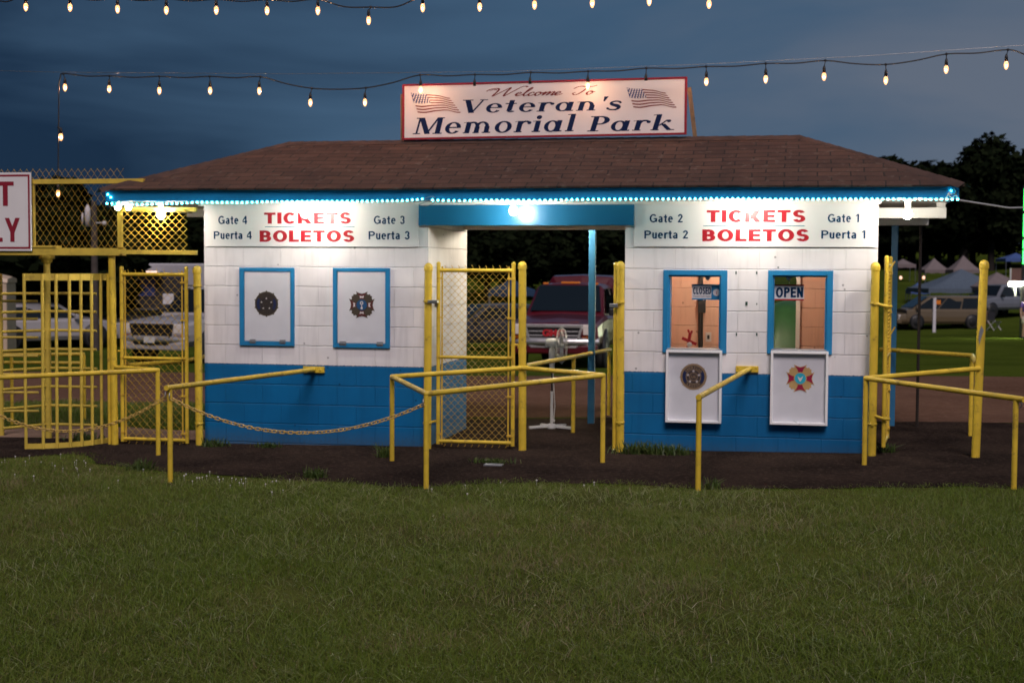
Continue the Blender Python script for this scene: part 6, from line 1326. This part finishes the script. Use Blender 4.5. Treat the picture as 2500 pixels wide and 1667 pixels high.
b = MB(); b.box(lx(2463), lx(2600), .04, .07, lz(699), lz(684)); b.box(lx(2463), lx(2600), -.10, .04, lz(687.4), lz(686.2)); part(t_, 'added_tube_shield', b, M['canvas'])  # added shield, keeps the tube's light off the tents behind
for x0, x1 in ((2478, 2479), (2494, 2506)): b = MB(); b.tube([(lx(x0), 0, lz(694)), (lx(x1), 0, lz(722))], .035, 8); part(t_, 'bracket', b, M['canvas'])
b = MB(); b.box(lx(2520), lx(2600), .1, .7, 0, lz(700)); part(t_, 'booth', b, M['dark_in'])
# ------------------------------------------------------------------ person at the right edge
M['skin'] = mat('skin', (.48, .29, .21), .6); M['purple'] = mat('purple_cotton', (.16, .10, .36), .9, var=.1); M['khaki'] = mat('pale_shorts_cotton', (.62, .58, .5), .9); M['hair'] = mat('brown_hair', (.05, .03, .02), .7); M['shoe'] = mat('navy_shoe', (.02, .03, .09), .6)
g = spot(2508, 56); t_ = thing('person', 'person in a purple shirt and pale shorts cut by the right edge of the photo', 'person', g, world=True, rot=math.radians(200))
def skinned(name, verts, edges, radii, m, sub=2):
    me = bpy.data.meshes.new(name); me.from_pydata(verts, edges, []); o = bpy.data.objects.new(name, me); COL.objects.link(o); o.parent = t_; me.materials.append(m)
    sk = o.modifiers.new('skin', 'SKIN'); sk.use_smooth_shade = True
    for i, r in enumerate(radii): me.skin_vertices[0].data[i].radius = (r, r) if not isinstance(r, tuple) else r
    me.skin_vertices[0].data[0].use_root = True; s = o.modifiers.new('subdiv', 'SUBSURF'); s.levels = s.render_levels = sub; return o
V = [(0, 0, .93), (0, 0, 1.12), (0, 0, 1.33), (0, 0, 1.43), (0, .01, 1.50), (0, .02, 1.60), (.0, .02, 1.69),
     (.10, 0, .88), (.11, .02, .48), (.12, -.02, .08), (.13, .10, .03), (-.10, 0, .88), (-.11, -.02, .48), (-.12, -.06, .08), (-.13, .06, .03),
     (.19, 0, 1.38), (.26, -.01, 1.12), (.28, .05, .88), (.285, .08, .78), (-.19, 0, 1.38), (-.26, 0, 1.12), (-.28, .06, .88), (-.285, .09, .78)]
E_ = [(0, 1), (1, 2), (2, 3), (3, 4), (4, 5), (5, 6), (0, 7), (7, 8), (8, 9), (9, 10), (0, 11), (11, 12), (12, 13), (13, 14), (3, 15), (15, 16), (16, 17), (17, 18), (3, 19), (19, 20), (20, 21), (21, 22)]
R_ = [(.15, .10), (.13, .09), (.16, .10), (.09, .07), (.055, .055), (.08, .095), (.06, .075), .085, .055, .038, .032, .085, .055, .038, .032, .055, .042, .030, .034, .055, .042, .030, .034]
body = skinned('body', V, E_, R_, M['skin'])
skinned('shirt', [(0, 0, 1.0), (0, 0, 1.15), (0, 0, 1.34), (0, 0, 1.42), (.20, 0, 1.385), (.25, -.01, 1.2), (-.20, 0, 1.385), (-.25, 0, 1.2)], [(0, 1), (1, 2), (2, 3), (2, 4), (4, 5), (2, 6), (6, 7)], [(.185, .13), (.165, .12), (.18, .125), (.10, .09), .075, .068, .075, .068], M['purple'])
skinned('shorts', [(0, 0, 1.0), (0, 0, .92), (.10, .0, .84), (.11, .01, .58), (-.10, 0, .84), (-.11, -.01, .58)], [(0, 1), (1, 2), (2, 3), (1, 4), (4, 5)], [(.165, .12), (.17, .125), .115, .10, .115, .10], M['khaki'])
skinned('hair', [(0, -.01, 1.60), (0, -.005, 1.68), (0, .01, 1.72)], [(0, 1), (1, 2)], [(.082, .085), (.085, .095), (.06, .07)], M['hair'])
for sx, yy in ((.125, -.02), (-.125, -.06)): skinned('shoe', [(sx, yy, .06), (sx * 1.04, yy + .1, .045), (sx * 1.06, yy + .18, .035)], [(0, 1), (1, 2)], [.05, .048, .038], M['shoe'])
fc = MB()
for sx in (-.032, .032): fc.ball((sx, .108, 1.62), .011, 8, 6)
fc.ball((0, .125, 1.585), .016, 8, 6); fc.tube([(-.025, .108, 1.55), (0, .114, 1.548), (.025, .108, 1.55)], .005, 6)
part(t_, 'face', fc, M['skin'])

# ------------------------------------------------------------------ trees
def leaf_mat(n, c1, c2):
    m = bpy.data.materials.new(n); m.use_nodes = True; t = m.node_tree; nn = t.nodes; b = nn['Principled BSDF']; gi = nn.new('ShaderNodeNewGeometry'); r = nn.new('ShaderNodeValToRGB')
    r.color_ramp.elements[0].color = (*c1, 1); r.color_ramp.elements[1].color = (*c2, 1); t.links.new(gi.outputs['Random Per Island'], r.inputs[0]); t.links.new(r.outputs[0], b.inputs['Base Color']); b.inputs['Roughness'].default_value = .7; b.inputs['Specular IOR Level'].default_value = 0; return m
M['leaf'] = leaf_mat('dimmed_tree_leaves', (.005, .008, .004), (.013, .018, .008)); M['bark'] = mat('dark_bark', (.014, .010, .008), .9, var=.3)  # leaf colour darkened in place of light fading towards the far trees
def tree_proto(seed, h, w_, label, nl=9000, leaf=.46):
    r = random.Random(seed); t_ = thing('broadleaf_tree', label, 'tree', (0, 0, 0), 'dark trees beyond the field', 0, world=True)
    tr = MB(); tr.tube([(0, 0, -.5), (.05, .03, h * .25), (-.05, .05, h * .5), (0, 0, h * .8)], [h * .035, h * .027, h * .017, h * .006], 10)
    lumps = []
    for i in range(16):
        f = r.uniform(.12, 1.0); a = r.uniform(0, 6.283); rr = w_ * .5 * math.sin(math.pi * (.18 + .74 * f)) ** .7 * r.uniform(.45, .95) * (.35 if f > .92 else 1); z = h * (.22 + .72 * f); s = w_ * r.uniform(.13, .24)
        lumps.append((rr * math.cos(a), rr * math.sin(a), z, s)); tr.tube([(0, 0, z * .55), (rr * .5 * math.cos(a), rr * .5 * math.sin(a), z * .8), (rr * math.cos(a), rr * math.sin(a), z)], [h * .012, h * .008, h * .003], 6)
    lumps.append((0, 0, h * .62, w_ * .30)); lumps.append((0, 0, h * .9, w_ * .13)); part(t_, 'trunk', tr, M['bark'])
    cr = MB(); wt = [l[3] ** 2 for l in lumps]
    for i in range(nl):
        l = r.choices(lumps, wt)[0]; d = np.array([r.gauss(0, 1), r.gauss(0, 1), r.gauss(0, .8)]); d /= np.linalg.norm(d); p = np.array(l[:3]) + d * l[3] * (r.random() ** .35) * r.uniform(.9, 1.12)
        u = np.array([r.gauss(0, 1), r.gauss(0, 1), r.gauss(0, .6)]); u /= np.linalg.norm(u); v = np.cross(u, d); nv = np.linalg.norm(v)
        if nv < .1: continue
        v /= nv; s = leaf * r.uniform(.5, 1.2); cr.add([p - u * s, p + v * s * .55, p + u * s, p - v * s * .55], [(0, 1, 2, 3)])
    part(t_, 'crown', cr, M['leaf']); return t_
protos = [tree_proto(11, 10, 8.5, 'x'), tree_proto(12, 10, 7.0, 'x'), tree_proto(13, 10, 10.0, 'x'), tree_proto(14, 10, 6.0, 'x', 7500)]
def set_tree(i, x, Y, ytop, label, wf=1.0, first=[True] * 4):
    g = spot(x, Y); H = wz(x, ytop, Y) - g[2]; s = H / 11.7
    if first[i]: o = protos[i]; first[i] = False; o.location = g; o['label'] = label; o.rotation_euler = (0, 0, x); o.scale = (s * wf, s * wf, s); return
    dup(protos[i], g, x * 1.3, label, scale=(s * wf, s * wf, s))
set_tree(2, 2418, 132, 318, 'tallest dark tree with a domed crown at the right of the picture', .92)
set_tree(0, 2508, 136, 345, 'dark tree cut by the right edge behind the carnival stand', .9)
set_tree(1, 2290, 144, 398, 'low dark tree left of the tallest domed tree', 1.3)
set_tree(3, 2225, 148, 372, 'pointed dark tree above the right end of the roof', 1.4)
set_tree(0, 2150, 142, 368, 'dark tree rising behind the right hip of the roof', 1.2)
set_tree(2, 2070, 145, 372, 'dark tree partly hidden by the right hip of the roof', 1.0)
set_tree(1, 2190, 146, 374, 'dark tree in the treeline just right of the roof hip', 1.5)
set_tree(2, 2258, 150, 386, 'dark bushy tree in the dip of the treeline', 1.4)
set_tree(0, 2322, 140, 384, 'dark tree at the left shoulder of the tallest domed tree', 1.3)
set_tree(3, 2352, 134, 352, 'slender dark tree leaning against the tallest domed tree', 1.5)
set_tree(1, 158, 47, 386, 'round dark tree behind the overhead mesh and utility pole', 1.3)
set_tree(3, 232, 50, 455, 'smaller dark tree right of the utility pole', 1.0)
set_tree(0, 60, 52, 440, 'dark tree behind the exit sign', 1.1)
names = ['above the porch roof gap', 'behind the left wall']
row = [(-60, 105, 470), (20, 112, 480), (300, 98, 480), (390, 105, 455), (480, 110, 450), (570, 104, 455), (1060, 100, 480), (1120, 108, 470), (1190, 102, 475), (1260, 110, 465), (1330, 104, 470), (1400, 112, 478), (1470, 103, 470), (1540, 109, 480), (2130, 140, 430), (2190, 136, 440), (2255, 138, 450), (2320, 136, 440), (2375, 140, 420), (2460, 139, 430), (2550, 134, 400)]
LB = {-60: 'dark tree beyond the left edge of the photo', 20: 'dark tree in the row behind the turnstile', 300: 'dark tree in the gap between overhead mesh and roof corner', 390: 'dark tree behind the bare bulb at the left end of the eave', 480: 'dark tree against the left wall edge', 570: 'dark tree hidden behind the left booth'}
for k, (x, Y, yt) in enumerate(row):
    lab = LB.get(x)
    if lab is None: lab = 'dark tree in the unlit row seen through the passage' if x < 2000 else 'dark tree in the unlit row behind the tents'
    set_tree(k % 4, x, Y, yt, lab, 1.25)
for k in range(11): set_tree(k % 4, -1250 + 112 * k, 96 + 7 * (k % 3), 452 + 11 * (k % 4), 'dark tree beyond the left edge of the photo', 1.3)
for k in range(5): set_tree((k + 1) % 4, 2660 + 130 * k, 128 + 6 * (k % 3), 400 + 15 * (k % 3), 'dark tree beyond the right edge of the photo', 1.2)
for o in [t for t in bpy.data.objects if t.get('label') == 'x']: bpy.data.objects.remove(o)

# ------------------------------------------------------------------ grass blades, clover, weeds
def blades(name, pts, hgt, seed, m, width=.0032, lean=.6, patch=False):
    """pts: n x 2 positions in the building frame; one mesh of bent blades"""
    g_ = np.random.default_rng(seed); n = len(pts); z = gz(pts[:, 0], pts[:, 1]); az = g_.uniform(0, 2 * np.pi, n); ln = np.abs(g_.normal(0, lean, n)) + .12; h = hgt * g_.uniform(.55, 1.35, n)
    d = np.stack([np.cos(az), np.sin(az)], 1); fa = g_.uniform(0, np.pi, n); sd = np.stack([np.cos(fa), np.sin(fa)], 1); wv = width * g_.uniform(.6, 1.4, n); rows = []
    for f, k in ((0, 1.0), (.4, .95), (.75, .7)):
        cx = d * (ln * h * f ** 1.7)[:, None]; zz = z + h * f * (1 - .25 * np.minimum(ln, 1.2) * f)
        for s in (-1, 1): rows.append(np.concatenate([pts + cx + sd * (s * wv * k / 2)[:, None], zz[:, None]], 1))
    cx = d * (ln * h)[:, None]; rows.append(np.concatenate([pts + cx, (z + h * (1 - .25 * np.minimum(ln, 1.2)))[:, None]], 1))
    V_ = np.stack(rows, 1).reshape(-1, 3).astype(np.float32); b0 = (np.arange(n) * 7)[:, None]
    q = np.concatenate([b0 + np.array([0, 1, 3, 2]), b0 + np.array([2, 3, 5, 4])], 1).reshape(-1, 4); t3 = b0 + np.array([4, 5, 6])
    me = bpy.data.meshes.new(name); me.vertices.add(len(V_)); me.vertices.foreach_set('co', V_.ravel()); li = np.concatenate([q.ravel(), t3.ravel()]).astype(np.int32); me.loops.add(len(li)); me.loops.foreach_set('vertex_index', li)
    ls = np.concatenate([np.arange(len(q)) * 4, len(q) * 4 + np.arange(n) * 3]).astype(np.int32); me.polygons.add(len(ls)); me.polygons.foreach_set('loop_start', ls); me.update(calc_edges=True); me.polygons.foreach_set('use_smooth', [True] * len(ls))
    at_ = me.attributes.new('tone', 'FLOAT', 'POINT'); tone = g_.random(n)
    if patch: tone = np.clip(tone * .75 + .12 + .42 * lowfreq(pts, 21, 1.6) + .25 * lowfreq(pts, 22, 6), 0, 1) * np.where(g_.random(n) < .03, 0, 1) + np.where(g_.random(n) < .04, .3, 0); tone = np.clip(tone, 0, 1)
    at_.data.foreach_set('value', np.repeat(tone, 7).astype(np.float32)); me.materials.append(m)
    o = bpy.data.objects.new(name, me); COL.objects.link(o); o.location = W((0, 0, 0)); o.rotation_euler = (0, 0, -TH); return o
def grass_mat(n, cols):
    m = bpy.data.materials.new(n); m.use_nodes = True; t = m.node_tree; nn = t.nodes; b = nn['Principled BSDF']; a = nn.new('ShaderNodeAttribute'); a.attribute_name = 'tone'; r = nn.new('ShaderNodeValToRGB'); r.color_ramp.interpolation = 'LINEAR'
    r.color_ramp.elements[0].position, r.color_ramp.elements[0].color = 0, (*cols[0], 1); r.color_ramp.elements[1].position, r.color_ramp.elements[1].color = 1, (*cols[-1], 1)
    for i, c in enumerate(cols[1:-1]): e = r.color_ramp.elements.new([.35, .65, .88, .92][i]); e.color = (*c, 1)
    t.links.new(a.outputs['Fac'], r.inputs[0]); t.links.new(r.outputs[0], b.inputs['Base Color']); b.inputs['Roughness'].default_value = .38; b.inputs['Specular IOR Level'].default_value = .28
    tl = nn.new('ShaderNodeBsdfTranslucent'); mx = nn.new('ShaderNodeMixShader'); mx.inputs[0].default_value = .38; t.links.new(r.outputs[0], tl.inputs[0]); t.links.new(b.outputs[0], mx.inputs[1]); t.links.new(tl.outputs[0], mx.inputs[2]); t.links.new(mx.outputs[0], nn['Material Output'].inputs[0]); return m
M['grass'] = grass_mat('lawn_grass', [(.110, .165, .018), (.140, .200, .026), (.165, .215, .038), (.195, .205, .052), (.28, .22, .12)])
ng = np.random.default_rng(4)
def lowfreq(p, seed, sc_):
    r = np.random.default_rng(seed); s = 0
    for k in range(6):
        a, f, ph_ = r.uniform(0, 6.28), sc_ * r.uniform(.5, 2), r.uniform(0, 6.28); s = s + np.sin((p[:, 0] * np.cos(a) + p[:, 1] * np.sin(a)) * f + ph_)
    return s / 6
n0 = 1050000; P0 = np.stack([ng.uniform(-8.5, 8.5, n0), ng.uniform(-9.8, -.9, n0)], 1)
Xw = P0[:, 0] * WA[0] + P0[:, 1] * WC[0]; Yw = 14.235 + P0[:, 0] * WA[1] + P0[:, 1] * WC[1]
vis = (np.abs(Xw) < Yw * .385 + 1.2) & (Yw > 4.9)
ec = np.array([edge_c(a) for a in np.linspace(-9, 9, 400)]); eb = np.interp(P0[:, 0], np.linspace(-9, 9, 400), ec)
dist = eb - P0[:, 1] + .26 * lowfreq(P0, 3, 5) + .15 * lowfreq(P0, 5, 19)
keep = vis & (ng.random(n0) < np.clip(dist * 1.9 + .36, 0, 1)) & (ng.random(n0) < .66 + .55 * lowfreq(P0, 7, 3) + .35 * lowfreq(P0, 17, 9)) & (ng.random(n0) < np.clip(1.05 - (Yw - 6) * .085, .45, 1))
for x_, y_, r_, k_ in ((1330, 1222, .55, .45), (1480, 1226, .4, .5), (1890, 1262, .5, .35), (1800, 1240, .35, .5), (845, 1282, .45, .45), (110, 1330, .6, .5), (1750, 1478, .28, .35), (2470, 1448, .4, .4), (560, 1430, .35, .55), (1210, 1480, .3, .6)):
    g_ = onground(x_, y_); dd = np.hypot((P0[:, 0] - g_[0]) / r_, (P0[:, 1] - g_[1]) / (r_ * .8)) + .35 * lowfreq(P0, 41, 8); keep &= ~((dd < 1) & (ng.random(n0) > k_))
PT = P0[keep]; hh = .050 * (1 + .55 * lowfreq(PT, 9, 2.2) + .35 * lowfreq(PT, 10, 7)); hh = hh * np.clip(.55 + (np.interp(PT[:, 0], np.linspace(-9, 9, 400), ec) - PT[:, 1]) * .5, .55, 1)
settag(blades('grass', PT, hh, 6, M['grass'], .0036, lean=1.15, patch=True), 'short lawn grass in the foreground', 'grass', kind='stuff')
# longer, paler strands lying over the turf
ns = 60000; P2 = np.stack([ng.uniform(-7, 7, ns), ng.uniform(-9.6, -2.6, ns)], 1); X2 = P2[:, 0] * WA[0] + P2[:, 1] * WC[0]; Y2 = 14.235 + P2[:, 0] * WA[1] + P2[:, 1] * WC[1]
k2 = (np.abs(X2) < Y2 * .385 + .8) & (Y2 > 5) & (np.interp(P2[:, 0], np.linspace(-9, 9, 400), ec) - P2[:, 1] > .1) & (ng.random(ns) < .45 + .7 * lowfreq(P2, 31, 2.5)); P2 = P2[k2]
M['strand'] = grass_mat('pale_grass_strands', [(.20, .25, .06), (.25, .30, .10), (.28, .31, .13), (.32, .31, .17), (.42, .36, .25)])
settag(blades('long_grass', P2, .066 * (1 + .35 * lowfreq(P2, 32, 3)), 16, M['strand'], .0034, lean=1.5), 'longer pale grass strands lying over the lawn', 'grass', kind='stuff')
# soil under the blades (a structure sheet so that the lawn is not seen through)
def fr_(a): return -14
ribbon_sheet('lawn_soil', fr_, lambda a: edge_c(a) - .04 + .05 * math.sin(a * 9), -9, 11, 220, M['soil'], 0.003, 24)
nb = 26000; P1 = np.stack([ng.uniform(-9, -3.6, nb), ng.uniform(1.4, 4.6, nb)], 1); settag(blades('rear_grass', P1, .07 * (1 + .5 * lowfreq(P1, 2, 3)), 8, M['grass'], .007), 'strip of grass behind the turnstile', 'grass', kind='stuff')
fm = MB(); rk = random.Random(8)
for i in range(130):
    x = rk.choice([rk.uniform(430, 800), rk.uniform(0, 420), rk.uniform(950, 1500)]); y = rk.gauss(1168, 14) if x > 430 else rk.gauss(1140, 26); f = onground(x, y)
    if f[1] > edge_c(f[0]) - .05: continue
    z = float(gz(*f[:2])); r = rk.uniform(.004, .008); hgt = rk.uniform(.02, .05); fm.ball((f[0], f[1], z + hgt), r, 6, 5); fm.tube([(f[0], f[1], z), (f[0], f[1], z + hgt)], .0012, 4, caps=False)
single('clover_flowers', fm, M['e_pale'], 'tiny pale clover flowers dotted along the grass edge', 'flowers', onground(600, 1165), kind='stuff')
M['weed'] = grass_mat('weed_leaves', [(.05, .09, .02), (.07, .11, .025), (.08, .12, .03), (.09, .12, .03), (.11, .13, .04)])
for k, (x, y, w_, n_, h_, lb_) in enumerate(((350, 1147, .10, 90, .10, 'clump of weeds on the asphalt beside the left handrail post'), (772, 1166, .10, 100, .09, 'clump of weeds at the grass edge under the left chain'), (937, 1116, .06, 60, .13, 'small leafy weed beside the left leg of the four-sided handrail'), (1208, 1130, .16, 160, .05, 'flat weed patch on the asphalt in front of the middle gate'), (1572, 1108, .22, 260, .12, 'row of dark weeds along the foot of the right booth'), (1640, 1110, .16, 180, .10, 'weeds at the foot of the right booth below the CLOSED window'), (1738, 1192, .07, 60, .09, 'weed at the foot of the right booth handrail'), (2168, 1104, .07, 70, .09, 'weed under the folded gate at the right'), (522, 1090, .12, 120, .09, 'weeds at the left corner of the left booth'), (655, 1092, .12, 100, .06, 'low weeds at the foot of the left booth'), (205, 1076, .14, 110, .10, 'weeds inside the turnstile cage'))):
    f = onground(x, y); r_ = np.random.default_rng(40 + k); pp = np.stack([r_.normal(0, w_ * .55, n_), r_.normal(0, .035, n_) - .03], 1) + np.array(f[:2])
    o = blades('weed_clump', pp, np.full(n_, h_), 60 + k, M['weed'], .011, .7); settag(o, lb_, 'weeds', 'weeds by the asphalt'); z = float(gz(*f[:2]))
    o.data.transform(Matrix.Translation((-f[0], -f[1], -z))); o.location = W((f[0], f[1], z))
p = onground(1205, 1137); mb = MB(); mb.box(p[0] - .085, p[0] + .085, p[1] - .05, p[1] + .05, p[2] - .02, p[2] + .018); single('drain_cover', mb, M['greyplate'], 'small metal cover lying on the asphalt in front of the middle gate', 'cover', p, bevel=.004)
